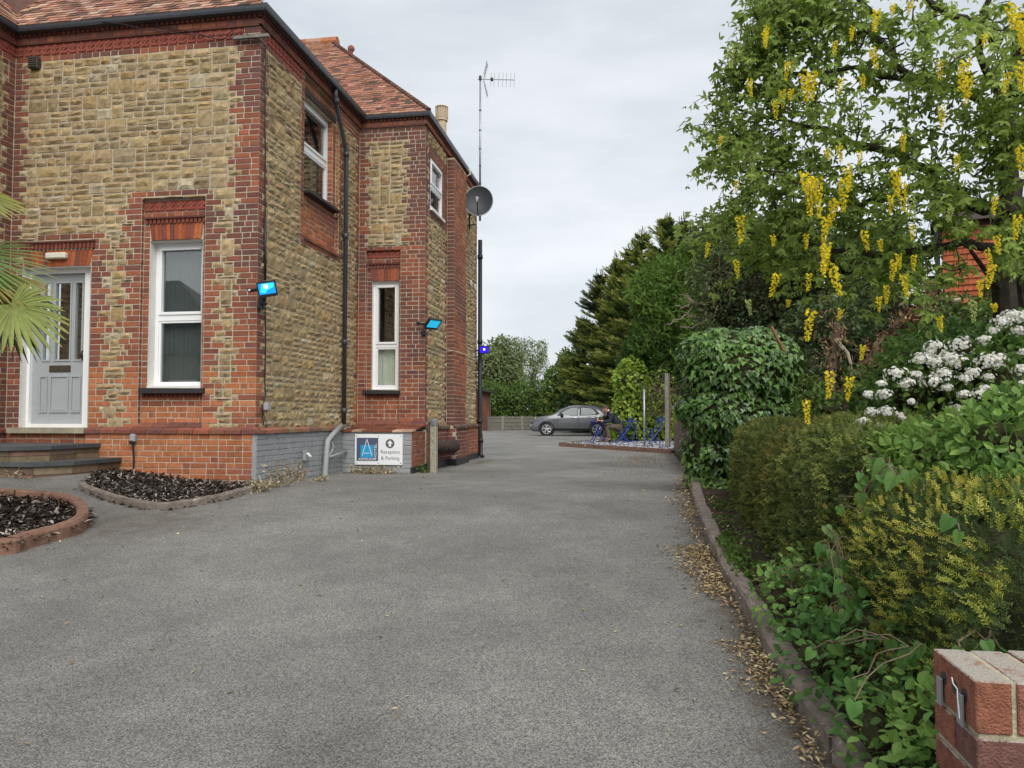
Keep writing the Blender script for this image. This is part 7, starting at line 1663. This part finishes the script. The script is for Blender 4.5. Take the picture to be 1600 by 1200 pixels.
# ---- white flowered shrub
wb_ = [B(1500, 560, 4.6, 110, 60), B(1440, 620, 4.7, 80, 60), B(1560, 600, 4.4, 70, 80), B(1400, 660, 4.8, 50, 40), B(1590, 530, 4.6, 60, 40), B(1480, 680, 4.5, 90, 40)]
wt = thing('white_flowering_shrub', 'shrub covered in round white flower heads beneath the laburnum', 'shrub', (2.6, 4.3, -.1))
P, N = blobs_pts(wb_, 4200, 101, .6, .3, 3.); n = len(P); D, UP = leaf_dirs(N, 102, .7, .25, .5); r_ = np.random.RandomState(103); ll = r_.uniform(.04, .075, n)
leaves('foliage', P, D, UP, ll, ll*.55, 'ovate', palette(n, [(.05, .11, .03), (.075, .15, .038), (.11, .20, .05), (.17, .26, .06)], 104, P, 3.), m_leaf, wt)
core_mesh('shade_core', wb_, wt, m_filler, .5)
heads = [(1190, 475, 45), (1310, 465, 58), (1420, 440, 30), (1500, 365, 50), (1560, 345, 50), (1600, 350, 40), (1130, 530, 45), (1190, 545, 45), (1285, 545, 60), (1430, 545, 62), (1480, 530, 45), (1020, 600, 55), (1070, 645, 42), (1190, 635, 60), (1235, 600, 45), (965, 690, 35), (892, 690, 24), (1300, 760, 52), (910, 770, 30), (975, 770, 40), (870, 812, 28), (1000, 880, 40), (1160, 835, 26), (1400, 690, 40), (1590, 580, 40), (1595, 650, 35), (1325, 690, 28), (1480, 680, 24), (1040, 790, 24), (855, 852, 22), (1250, 520, 40), (1540, 330, 40), (1040, 935, 16), (1530, 680, 20), (1400, 825, 14), (1520, 945, 14), (1110, 600, 26), (950, 640, 22), (1330, 620, 34), (1370, 590, 36), (1180, 500, 28), (1250, 660, 26), (1440, 610, 26), (940, 835, 18), (1010, 850, 20), (1090, 720, 18), (1570, 400, 30), (1460, 400, 24), (1600, 500, 26), (1420, 660, 22)]
def floret_head(p, R_, seed):
    r_ = np.random.RandomState(seed); k = int(30+R_*560); u = unit(r_.normal(size=(k, 3))*.9+unit(EYE-p)*.8+np.array((0, 0, .7))); C_ = p+u*R_*np.array((1.15, 1.15, .75))*r_.uniform(.35, 1.0, (k, 1))+r_.normal(0, .05*R_, (k, 3))
    PP, DD, UU = [], [], []
    for q in range(5):
        a = 2*math.pi*q/5+r_.rand(k)*.5; x = unit(np.cross(u, np.array((0.3, .2, 1.)))); y = np.cross(u, x); d = x*np.cos(a)[:, None]+y*np.sin(a)[:, None]+u*.25; PP.append(C_); DD.append(d); UU.append(u)
    return np.concatenate(PP), np.concatenate(DD), np.concatenate(UU), k
for i, (zx, zy, zr) in enumerate(heads):
    u, v = 1050+zx/2.909, 380+zy/2.909; dd = 4.12 if v < 640 else 4.2; p = at(u, v, dd); R_ = zr/2.909*dd/FPX*1.05
    P, D, U_, k = floret_head(p, R_, 300+i); c = np.tile((.87, .86, .81), (len(P), 1))*np.tile(np.random.RandomState(i).uniform(.9, 1.05, (k, 1)), (5, 1))
    leaves('flower_head', P, D, U_, .0100, .0088, 'diamond', c, m_petal, wt)

# ---- laburnum
lbs0 = [(1130, 180, 5.2, 46, 50), (1150, 90, 5.2, 40, 60), (1230, 60, 5, 80, 80), (1220, 180, 4.8, 90, 80), (1150, 275, 5, 50, 50), (1230, 300, 4.8, 90, 70), (1330, 120, 4.8, 100, 100), (1330, 260, 4.6, 100, 80), (1300, 380, 4.8, 100, 60), (1430, 60, 4.5, 90, 80), (1440, 190, 4.6, 70, 70), (1400, 330, 4.6, 90, 70), (1540, 50, 4.2, 80, 80), (1570, 170, 4.3, 60, 80), (1500, 290, 4.5, 60, 60), (1565, 380, 4.4, 50, 70), (1130, 350, 5.4, 50, 36), (1420, 430, 4.6, 70, 44), (1210, -10, 5, 60, 50), (1350, -10, 4.8, 120, 50), (1190, 400, 5.2, 60, 40), (1620, 250, 4.3, 50, 160), (1100, 140, 5.3, 24, 22), (1108, 215, 5.3, 26, 20), (1190, 30, 5.2, 26, 30), (1085, 360, 5.5, 26, 20)]
lbs = [(u+max(0, 1290-u)*.30, *r__) for u, *r__ in lbs0]
LBL = [B(*q) for q in lbs]
base = np.array((*at(1585, 652, 4.9)[:2], -.15))
la = thing('laburnum_tree', 'laburnum tree hung with long yellow flower clusters at the right', 'tree', base)
r2 = np.random.RandomState(115); TW = []
P, N = blobs_pts(LBL, 3600, 111, .8, .35, 3.4); keep = fbm(P, 5.5, 7) > -.15; P, N = P[keep], N[keep]; PT, NT = [P], [N]
for i in range(330):
    c, s = LBL[r2.randint(len(LBL))]; u_ = unit(r2.normal(size=3)); p = np.array(c)+u_*np.array(s)*r2.uniform(.15, .65); d = unit(u_*.9+np.array((-.25, -.1, .05))+r2.normal(0, .35, 3)); l = r2.uniform(.20, .42)
    t_ = np.linspace(0, 1, 7)[:, None]; Q = p+d*l*t_+np.array((0, 0, -.30*l))*t_**2+r2.normal(0, .008, (7, 3)); TW.append(Q); k = r2.randint(16, 30); f = r2.rand(k)*6
    q = np.stack([np.interp(f, range(7), Q[:, j]) for j in range(3)], 1)+r2.normal(0, .028, (k, 3)); PT.append(q); NT.append(unit(d+r2.normal(0, .7, (k, 3))))
P, N = np.concatenate(PT), np.concatenate(NT); n = len(P); r_ = np.random.RandomState(112)
D = unit(np.array((0, 0, -.55))+N*.5+r_.normal(0, .5, (n, 3))); UP = unit(N*.5+np.array((0, 0, .6))+r_.normal(0, .5, (n, 3))); ll = r_.uniform(.042, .085, n)
leaves('crown', P, D, UP, ll, ll*1.0, 'trifoliate', palette(n, [(.155, .235, .05), (.20, .295, .062), (.245, .345, .078), (.30, .40, .12)], 113, P, 2.4), m_leaf, la)
mb = MB()
def limb(pts, r0, r1, k=10): mb.tube(wig([at(*q) for q in pts], k, .012), np.linspace(r0, r1, k), 8)
limb([(1572, 660, 4.9), (1568, 560, 4.9), (1572, 470, 4.8), (1576, 400, 4.8), (1582, 330, 4.7), (1580, 260, 4.7), (1572, 190, 4.7), (1588, 110, 4.6), (1600, 20, 4.5)], .085, .04, 18)
limb([(1610, 640, 5.2), (1600, 500, 5.2), (1602, 380, 5.1), (1590, 280, 5.0)], .06, .04, 12)
limb([(1580, 330, 4.7), (1531, 326, 4.7), (1500, 309, 4.7), (1462, 275, 4.7), (1420, 250, 4.8), (1338, 227, 4.8), (1300, 205, 4.9), (1230, 190, 5), (1150, 170, 5.2)], .045, .008, 18)
limb([(1576, 206, 4.7), (1540, 160, 4.7), (1480, 130, 4.7), (1431, 122, 4.7), (1345, 110, 4.8), (1240, 120, 5), (1190, 100, 5.2)], .030, .006, 16)
limb([(1431, 122, 4.7), (1405, 95, 4.7), (1392, 60, 4.7), (1360, 20, 4.8), (1330, -30, 4.8)], .022, .010, 10)
limb([(1400, 90, 4.7), (1365, 55, 4.7), (1330, 40, 4.8), (1250, 30, 5), (1190, 10, 5.2)], .024, .006, 12)
limb([(1558, 69, 4.6), (1520, 30, 4.5), (1450, 5, 4.5), (1400, -40, 4.5)], .03, .012, 9)
limb([(1576, 400, 4.8), (1520, 380, 4.7), (1450, 390, 4.7), (1380, 400, 4.7), (1300, 390, 4.8), (1200, 370, 5), (1140, 350, 5.4)], .032, .006, 16)
limb([(1462, 275, 4.7), (1400, 310, 4.7), (1330, 320, 4.7), (1240, 310, 4.8), (1140, 280, 5)], .024, .006, 12)
limb([(1575, 180, 4.7), (1540, 100, 4.5), (1530, 30, 4.4), (1560, -40, 4.3)], .028, .012, 8)
limb([(1572, 470, 4.8), (1545, 430, 4.7), (1530, 400, 4.6), (1500, 380, 4.6)], .02, .008, 7)
for Q in TW: mb.tube(Q, np.linspace(.006, .0015, 7), 4)
mb.build('branches', m_bark, la)
Z1 = [(265, 260, 80), (430, 150, 60), (605, 380, 100), (640, 375, 90), (770, 385, 55), (865, 372, 50), (420, 175, 60), (500, 440, 60), (470, 490, 60), (350, 390, 60), (910, 260, 70), (930, 90, 80), (1085, 30, 40), (1300, 200, 50), (1425, 180, 45), (1540, 70, 90), (1570, 110, 110), (1595, 150, 110), (1220, 310, 70), (1335, 330, 100), (1345, 400, 100), (1580, 340, 100), (1525, 370, 70), (1225, 520, 70), (1050, 640, 60), (855, 712, 45), (365, 745, 60), (760, 690, 60), (1295, 730, 50), (1590, 720, 110), (595, 850, 130), (630, 875, 130), (660, 875, 130), (795, 800, 90), (780, 870, 110), (740, 960, 90), (700, 1030, 90), (1015, 820, 90), (1045, 880, 90), (1085, 945, 80), (995, 920, 60), (1470, 925, 60), (1575, 1020, 80), (310, 1030, 90), (295, 840, 40), (460, 1090, 40), (165, 1130, 50), (1475, 1105, 60), (1430, 1165, 60), (700, 1165, 80), (870, 1085, 70), (945, 1110, 40), (1270, 970, 50), (1090, 1050, 50), (525, 310, 60), (540, 430, 40), (610, 1090, 50), (1030, 1180, 50), (225, 640, 40), (700, 700, 40), (1000, 40, 40), (820, 150, 50), (740, 215, 50)]
Z2 = [(290, 110, 60), (480, 180, 80), (345, 285, 50), (700, 60, 110), (725, 160, 110), (630, 360, 100), (975, 225, 60), (940, 270, 50), (1050, 185, 80), (1010, 110, 70), (1100, 80, 50), (720, 630, 90), (808, 650, 80), (610, 755, 80), (870, 490, 50), (1370, 300, 70), (1455, 140, 80), (1400, 200, 60), (530, 270, 25), (770, 320, 40), (625, 170, 60), (1215, 360, 50), (1465, 290, 30)]
RAC = []
def raceme_mesh(seed):
    r_ = np.random.RandomState(seed); k = 30; t_ = np.linspace(0, 1, k); P, D, U_, S_ = [], [], [], []
    for i in range(k):
        a = i*2.4; o_ = np.array((math.cos(a), math.sin(a), -.1))*(.12*(1-.6*t_[i])); p = np.array((0, 0, -t_[i]))+o_
        for sg_ in (-1, 0, 1): P.append(p); D.append(o_*3+np.array((0, 0, .25+.35*sg_))+r_.normal(0, .25, 3)); U_.append(np.array((0, 0, 1.))+r_.normal(0, .5, 3)); S_.append(.125*(1-.35*t_[i])*r_.uniform(.8, 1.15))
    return np.array(P), np.array(D), np.array(U_), np.array(S_)
for i in range(6):
    P, D, U_, S_ = raceme_mesh(400+i); r_ = np.random.RandomState(i); c = np.tile((.90, .76, .05), (len(P), 1))*r_.uniform(.8, 1.1, (len(P), 1)); t_ = -P[:, 2]
    if i == 5: c = np.tile((.48, .55, .20), (len(P), 1))
    o = leaves('flower_raceme', P+np.array(base), D, U_, S_, S_*.95, 'ovate', c, m_petal, la); RAC.append(o.data); bpy.data.objects.remove(o)
r_ = np.random.RandomState(120)
for j, (zx, zy, hh, oy) in enumerate([(*q, 0) for q in Z1]+[(*q, 380) for q in Z2]):
    u, v = 1050+zx/2.909, oy+(zy-hh/2)/2.909; dd = np.interp(u, [1080, 1250, 1600], [4.95, 4.35, 3.75])+r_.uniform(-.12, .12); p = at(u, v, dd); l = hh/2.909*dd/FPX*1.35
    o = bpy.data.objects.new('flower_raceme', RAC[j % 5 if j % 13 else 5]); COL.objects.link(o); o.parent = la; ORG[o.name] = base
    o.location = [float(x) for x in p-base]; o.scale = (min(max(l, .09), .16), min(max(l, .09), .16), l); o.rotation_euler = (r_.normal(0, .12), r_.normal(0, .12), r_.rand()*6.28)

# ---- fan palm at the left edge
pc = at(-95, 405, 6.3); pb = np.array((pc[0], pc[1], float(G(pc[0], pc[1]))))
pa = thing('fan_palm', 'fan palm fronds reaching in from the left edge before the front door', 'palm', pb)
mb = MB(); Q = wig([pb-np.array((0, 0, .1)), (pb+pc)/2, pc], 9, .012); mb.tube(Q, np.full(9, .12), 10); mb.build('trunk', m_bark, pa)
def blade(k=7, w_=.03, fold=.25, droop=.18):
    V = []; 
    for i in range(k):
        t_ = i/(k-1); ww = w_*(.35+1.3*min(t_*1.6, 1)*(1-t_)**.55) if i < k-1 else .0015; z = -droop*t_**2.2
        V += [(-ww, t_, z+fold*ww), (0, t_, z-fold*ww), (ww, t_, z+fold*ww)]
    Fc = []
    for i in range(k-1):
        for j in range(2): Fc.append((3*i+j, 3*i+j+1, 3*i+j+4, 3*i+j+3))
    return np.array(V), Fc
def frond(hub, n_dir, mid, L_, k, spread, col, seed, droop=.2, tipc=None, wid=.032):
    """hub = where the leaflets meet, n_dir = facing normal, mid = direction of the middle leaflet"""
    r_ = np.random.RandomState(seed); hub = np.array(hub, float); n_ = unit(np.array(n_dir, float)); mid = np.array(mid, float); mid = unit(mid-n_*(mid@n_)); sd = np.cross(mid, n_)
    m2 = MB(); m2.tube(wig([pc, (pc+hub)/2+np.array((0, 0, .06)), hub], 8, .004), np.linspace(.014, .008, 8), 6); fr = m2.build('frond', mat('palm_stalk', (.16, .17, .05), .6, .15, 12, 0), pa)
    V0, Fc = blade(7, wid, .5, droop)
    for i in range(k):
        a = spread*(i/(k-1)-.5)+r_.normal(0, .02); d = mid*math.cos(a)+sd*math.sin(a); x = np.cross(d, n_); ln = L_*(1-.22*abs(i/(k-1)-.5)*2)*r_.uniform(.92, 1.05); g = np.array((0, 0, -1.))
        V = hub+x*V0[:, 0:1]*1+d*V0[:, 1:2]*ln+n_*(V0[:, 2:3]+droop*V0[:, 1:2]**2.2)*.6+g*droop*ln*V0[:, 1:2]**2.2
        c = np.tile(jit(col, .12), (len(V), 1)); 
        if tipc is not None: f = np.clip((V0[:, 1:2]-.45)/.5, 0, 1); c = c*(1-f)+np.array(tipc)*f
        mesh_from('leaflet', V, list(Fc), m_leaf, c, False, fr)
tc_ = unit(EYE-pc)
h1 = at(18, 477, 5.95); frond(h1, tc_+np.array((.0, 0, .75)), cR*.85-cZ*.55, .44, 26, 4.2, (.33, .38, .12), 1, .16, None, .017)
h2 = at(-62, 392, 6.1); frond(h2, tc_*.8+np.array((0, 0, .9)), cR*1.0+cZ*.12, .72, 20, 2.0, (.13, .22, .05), 2, .08, (.26, .33, .10), .010)
h3 = at(-50, 420, 6.15); frond(h3, tc_*.5+np.array((0, 0, 1.)), cR*1.0-cZ*.15, .72, 16, 1.3, (.15, .21, .045), 3, .12, (.42, .26, .05), .013)
h4 = at(-30, 430, 6.3); frond(h4, tc_*.3+np.array((.0, 0, 1.)), cR*.9-cZ*.35-cF*.2, .75, 20, 1.6, (.045, .075, .028), 4, .45, (.08, .13, .035), .016)
h5 = at(-60, 300, 6.2); frond(h5, tc_*.6+np.array((0, 0, 1.)), cR*.7+cZ*.45, .5, 18, 2.2, (.2, .25, .06), 5, .15, (.36, .33, .08), .016)
h6 = at(-20, 460, 6.5); frond(h6, tc_*.5+np.array((.2, 0, .8)), cR*.7-cZ*.8, .55, 18, 1.8, (.05, .08, .03), 6, .45, None, .016)

# ---- dry weeds, moss, litter
def weed(label, base_pts, n, h, seed, cols, group='withered weeds along the hotel wall'):
    c = np.mean(base_pts, 0); t = thing('withered_weed', label, 'weed', c, group); r_ = np.random.RandomState(seed); mb = MB(); PP, DD, UU = [], [], []
    for i in range(n):
        b = np.array(base_pts[r_.randint(len(base_pts))])+np.array((*r_.normal(0, .05, 2), 0)); tip = b+np.array((r_.normal(.03, .09), r_.normal(-.04, .06), h*r_.uniform(.3, 1))); Q = wig([b, (b+tip)/2+r_.normal(0, .02, 3), tip], 5, .006); mb.tube(Q, np.linspace(.004, .002, 5), 4, (.30, .24, .15))
        for q in Q[1:]:
            for _ in range(2): PP.append(q); DD.append(r_.normal(0, 1, 3)+np.array((0, -.3, -.3))); UU.append(r_.normal(0, 1, 3))
    mb.build('stalks', m_litter, t); P = np.array(PP); k = len(P); leaves('dead_leaves', P, np.array(DD), np.array(UU), r_.uniform(.03, .07, k), r_.uniform(.012, .03, k), 'ovate', palette(k, cols, seed), m_litter, t, None, 'stuff')
DRY = [(.16, .12, .075), (.27, .22, .14), (.38, .32, .21), (.45, .39, .28)]
def gz(u, v): p = onG(u, v); return p
weed('tall withered grey brown weed clump at the foot of the painted side plinth', [gz(u, v) for u, v in ((425, 762), (440, 760), (450, 757), (460, 752), (470, 750))], 34, .32, 131, DRY[:3])
weed('low withered straw coloured weed at the corner between the edging and plinth', [gz(u, v) for u, v in ((398, 768), (406, 768), (414, 766))], 18, .14, 132, DRY)
weed('dry straw coloured weeds under the hotel sign', [onY(u, 738, BY-.06)*np.array((1, 1, 0))+np.array((0, 0, -.08)) for u in (556, 566, 576, 584, 592, 600)], 40, .13, 133, DRY[1:])
weed('small dry weed tuft beside the grey waste pipe', [gz(u, v) for u, v in ((490, 752), (500, 751))], 10, .08, 134, DRY)
weed('small dry weed tuft by the door steps', [gz(u, v) for u, v in ((28, 742), (36, 741), (66, 740))], 12, .08, 135, DRY)
n = 14; r_ = np.random.RandomState(140)
tp = thing('small_weed', 'tiny green weed between the brick block and the concrete post', 'weed', (-3.5, 12.5, -.1)); P = np.array((-3.50, 12.45, -.06))+r_.normal(0, .035, (60, 3))*np.array((1, 1, 1.6)); leaves('foliage', P, r_.normal(0, 1, (60, 3))+np.array((0, 0, .6)), r_.normal(0, 1, (60, 3)), .05, .03, 'ovate', palette(60, GREEN_MID, 3), m_leaf, tp)
PP = []
r_ = np.random.RandomState(141)
for y0, y1, n, wmax in ((2.6, 3.6, 260, .10), (3.55, 4.2, 420, .16), (4.2, 4.9, 120, .08), (4.75, 6.3, 1700, .20), (6.3, 8.0, 900, .15), (8.0, 12, 500, .18)):
    y = r_.uniform(y0, y1, n); off = np.abs(r_.normal(0, wmax*.5, n)); 
    if n > 1000: off *= .45+.75*np.clip(fbm(np.stack([y*0, y, y*0], 1), 3.2, 5)+.5, 0, 1.2)
    kp = (r_.rand(n) < .9*((y > 4.95) & (y < 6.2))) | (r_.rand(n) < np.clip(.62+1.1*fbm(np.stack([y*0, y, y*0+3.], 1), 2.6, 8), .08, 1)); y, off = y[kp], off[kp]
    x = KERBX(y)+.01-off; PP.append(np.stack([x, y, G(x, y)+.006+.05*np.exp(-off/.06)*r_.rand(len(y))], 1))
x = r_.normal(.15, .45, 900); y = r_.normal(17.3, 2.3, 900); PP.append(np.stack([x, y, G(x, y)+.006], 1))
x = r_.uniform(-5, .4, 260); y = r_.uniform(2.4, 14, 260); PP.append(np.stack([x, y, G(x, y)+.006], 1))
y = r_.uniform(2.4, 12, 500); x = KERBX(y)+r_.uniform(0, .25, 500); PP.append(np.stack([x, y, G(x, y)+.10], 1))
x = -4.3+r_.normal(0, .45, 160); y = 12.02+r_.normal(0, .14, 160); PP.append(np.stack([x, y, G(x, y)+.006], 1))
P = np.concatenate(PP); n = len(P); a = r_.rand(n)*6.28; D = np.stack([np.cos(a), np.sin(a), r_.normal(.1, .3, n)], 1)
leaves('leaf_litter', P, D, np.array((0, 0, 1.))+r_.normal(0, .35, (n, 3)), r_.uniform(.015, .042, n), r_.uniform(.006, .016, n), 'ovate', palette(n, [(.17, .10, .05), (.28, .19, .10), (.40, .29, .16), (.52, .42, .26), (.12, .075, .04)], 142), m_litter, None, None, 'stuff')
# ground ivy and weeds on the soil strip behind the kerb
PP = []; y = r_.uniform(4.3, 9.0, 2600); x = KERBX(y)+.05+np.abs(r_.normal(0, .14, 2600)); P = np.stack([x, y, G(x, y)+.10+r_.rand(2600)*.10*np.clip(fbm(np.stack([x, y, x*0], 1), 5, 3)+.5, 0, 1)], 1); keep = fbm(P, 4., 9) > -.05; P = P[keep]; n = len(P)
leaves('ground_cover', P, r_.normal(0, 1, (n, 3))+np.array((-.2, -.2, .1)), np.array((0, 0, 1.))+r_.normal(0, .3, (n, 3)), r_.uniform(.02, .045, n), r_.uniform(.015, .032, n), 'ovate', palette(n, GREEN_MID[:3], 150), m_leaf, None, None, 'stuff')

# ---- brick wall end at the lower right corner
AX_, AY_ = np.array((1., 0, 0)), np.array((0, 1., 0))
wc = at(1524, 1063, 1.49); zt_ = wc[2]; WF_ = Frame((wc[0], wc[1], 0), AX_, -AY_); WSd = Frame(np.array((wc[0], wc[1], 0))+AY_*.215, -AY_, -AX_)
bw_ = thing('garden_wall', 'end of a low red brick garden wall with a brick on edge coping', 'wall', (wc[0], wc[1], -.5))
Wl = .9
m_ = MB(); m_.prism([(.006, -.6), (Wl, -.6), (Wl, zt_-.004), (.006, zt_-.004)], -.006, -.209, lambda a, b, d: WF_(a, b, d)); m_.build('mortar_core', mat('lichen_mortar', (.40, .36, .25), .95, .35, 60, .5, 150), bw_)
m_wb = mat('wall_brick', attr=True, rough=.95, var=.45, scale=35, bump=.9, bscale=190, spec=.1)
def top_lichen(m, col):
    t = m.node_tree; b = t.nodes['Principled BSDF']; src = b.inputs['Base Color'].links[0].from_socket; g = nd(t, 'ShaderNodeNewGeometry'); s_ = nd(t, 'ShaderNodeSeparateXYZ'); t.links.new(g.outputs['True Normal'], s_.inputs[0])
    c = nd(t, 'ShaderNodeTexCoord'); n = nd(t, 'ShaderNodeTexNoise'); n.inputs['Scale'].default_value = 26; n.inputs['Detail'].default_value = 7; n.inputs['Roughness'].default_value = .75; t.links.new(c.outputs['Object'], n.inputs['Vector'])
    a = nd(t, 'ShaderNodeMath', operation='MULTIPLY_ADD'); t.links.new(s_.outputs[2], a.inputs[0]); a.inputs[1].default_value = .28; t.links.new(n.outputs[0], a.inputs[2])
    r = nd(t, 'ShaderNodeMapRange'); r.inputs[1].default_value = .62; r.inputs[2].default_value = .74; t.links.new(a.outputs[0], r.inputs[0]); x = nd(t, 'ShaderNodeMix', data_type='RGBA'); t.links.new(r.outputs[0], x.inputs[0]); t.links.new(src, x.inputs[6]); x.inputs[7].default_value = (*col, 1); t.links.new(x.outputs[2], b.inputs['Base Color'])
top_lichen(m_wb, (.40, .36, .31))
def pbrick(a0, a1, z0, z1, d0, d1, col, bev=.0025):
    V, Fc = cbox((a0, d0, z0), (a1, d1, z1), bev); V = np.array([WF_(p[0], p[2], -p[1]) for p in V]); 
    bm = MB(); bm.add(V, Fc, col); return bm.build('brick', m_wb, bw_)
lich = (.40, .30, .24)
zc = zt_-.102; x = 0.
for i in range(12):
    b_ = pbrick(x, x+.065, zc, zt_+random.uniform(-.002, .002), 0, .215, (.29, .12, .078) if i == 0 else jit((.25, .11, .08), .2)); x += .075
z = zc-.010
for k in range(8):
    z0 = z-.065; off = 0 if k % 2 else 0
    if k % 2 == 0:
        x = 0
        for l in (.215, .215, .215, .215): pbrick(x, x+l, z0, z, 0, .1025, jit(((.20, .10, .085) if k == 0 else (.23, .092, .062)), .15)); pbrick(x, x+l, z0, z, .1125, .215, jit((.25, .10, .07), .2)); x += l+.01
    else:
        x = 0
        for _ in range(8): pbrick(x, x+.1025, z0, z, 0, .215, jit((.25, .10, .068), .25)); x += .1125
    z = z0-.010
for dpt, l in ((.155, .0), (.10, .0), (.052, .0)):
    m_ = MB(); c = WSd(.215-dpt, zc+.052, .0005); c = np.array((wc[0], wc[1], 0))+AY_*dpt+cZ*(zc+.056)-AX_*.0008
    m_.lathe([(.0135, -.03), (.0135, .0004)], 14, aim(c, -AX_)); m_.build('perforation', m_black, bw_)
for dpt, hh in ((.165, .058), (.058, .062)):
    c = np.array((wc[0], wc[1], 0))+AY_*dpt-AX_*.006+cZ*(zc+.025); m_ = MB(); M = Matrix(((AY_[0], AX_[0], 0, c[0]), (AY_[1], AX_[1], 0, c[1]), (0, 0, 1, c[2]), (0, 0, 0, 1))); m_.box((-.011, -.003, -hh/2), (.011, .003, hh/2), M=M, bev=.001); m_.build('metal_tie', m_steel, bw_)
c = np.array((wc[0], wc[1], 0))+AY_*.052-AX_*.012+cZ*(zc+.05); m_ = MB(); m_.tube(wig([c+cZ*.03+AY_*.03, c+cZ*.01, c-cZ*.04-AY_*.004], 6, .001), .0011, 5); m_.build('wire', m_upvc, bw_)

# ---- the house across the road, behind the photographer, that the front windows mirror
oh = thing('house_across_road', 'dark roofed house across the road mirrored in the tall front window', 'house', (-24, -14, -.6))
m_ = MB(); m_.box((-31, -20, -.6), (-18.5, -14, 3.9)); m_.build('wall', mat('house_render', (.25, .21, .17), .9, .2, 2, .1, 20), oh)
m_ = MB(); m_.add([(-31.4, -13.6, 3.8), (-18.1, -13.6, 3.8), (-18.1, -20.4, 3.8), (-31.4, -20.4, 3.8), (-28, -17, 7.9), (-23.2, -17, 7.9)], [(0, 1, 5, 4), (1, 2, 5), (2, 3, 4, 5), (3, 0, 4)]); m_.build('roof', MATS['dark_roof'], oh)
for x in (-29, -25, -21): m_ = MB(); m_.box((x-.7, -14.02, 1.0), (x+.7, -13.95, 2.6)); m_.build('window', m_upvc, oh)
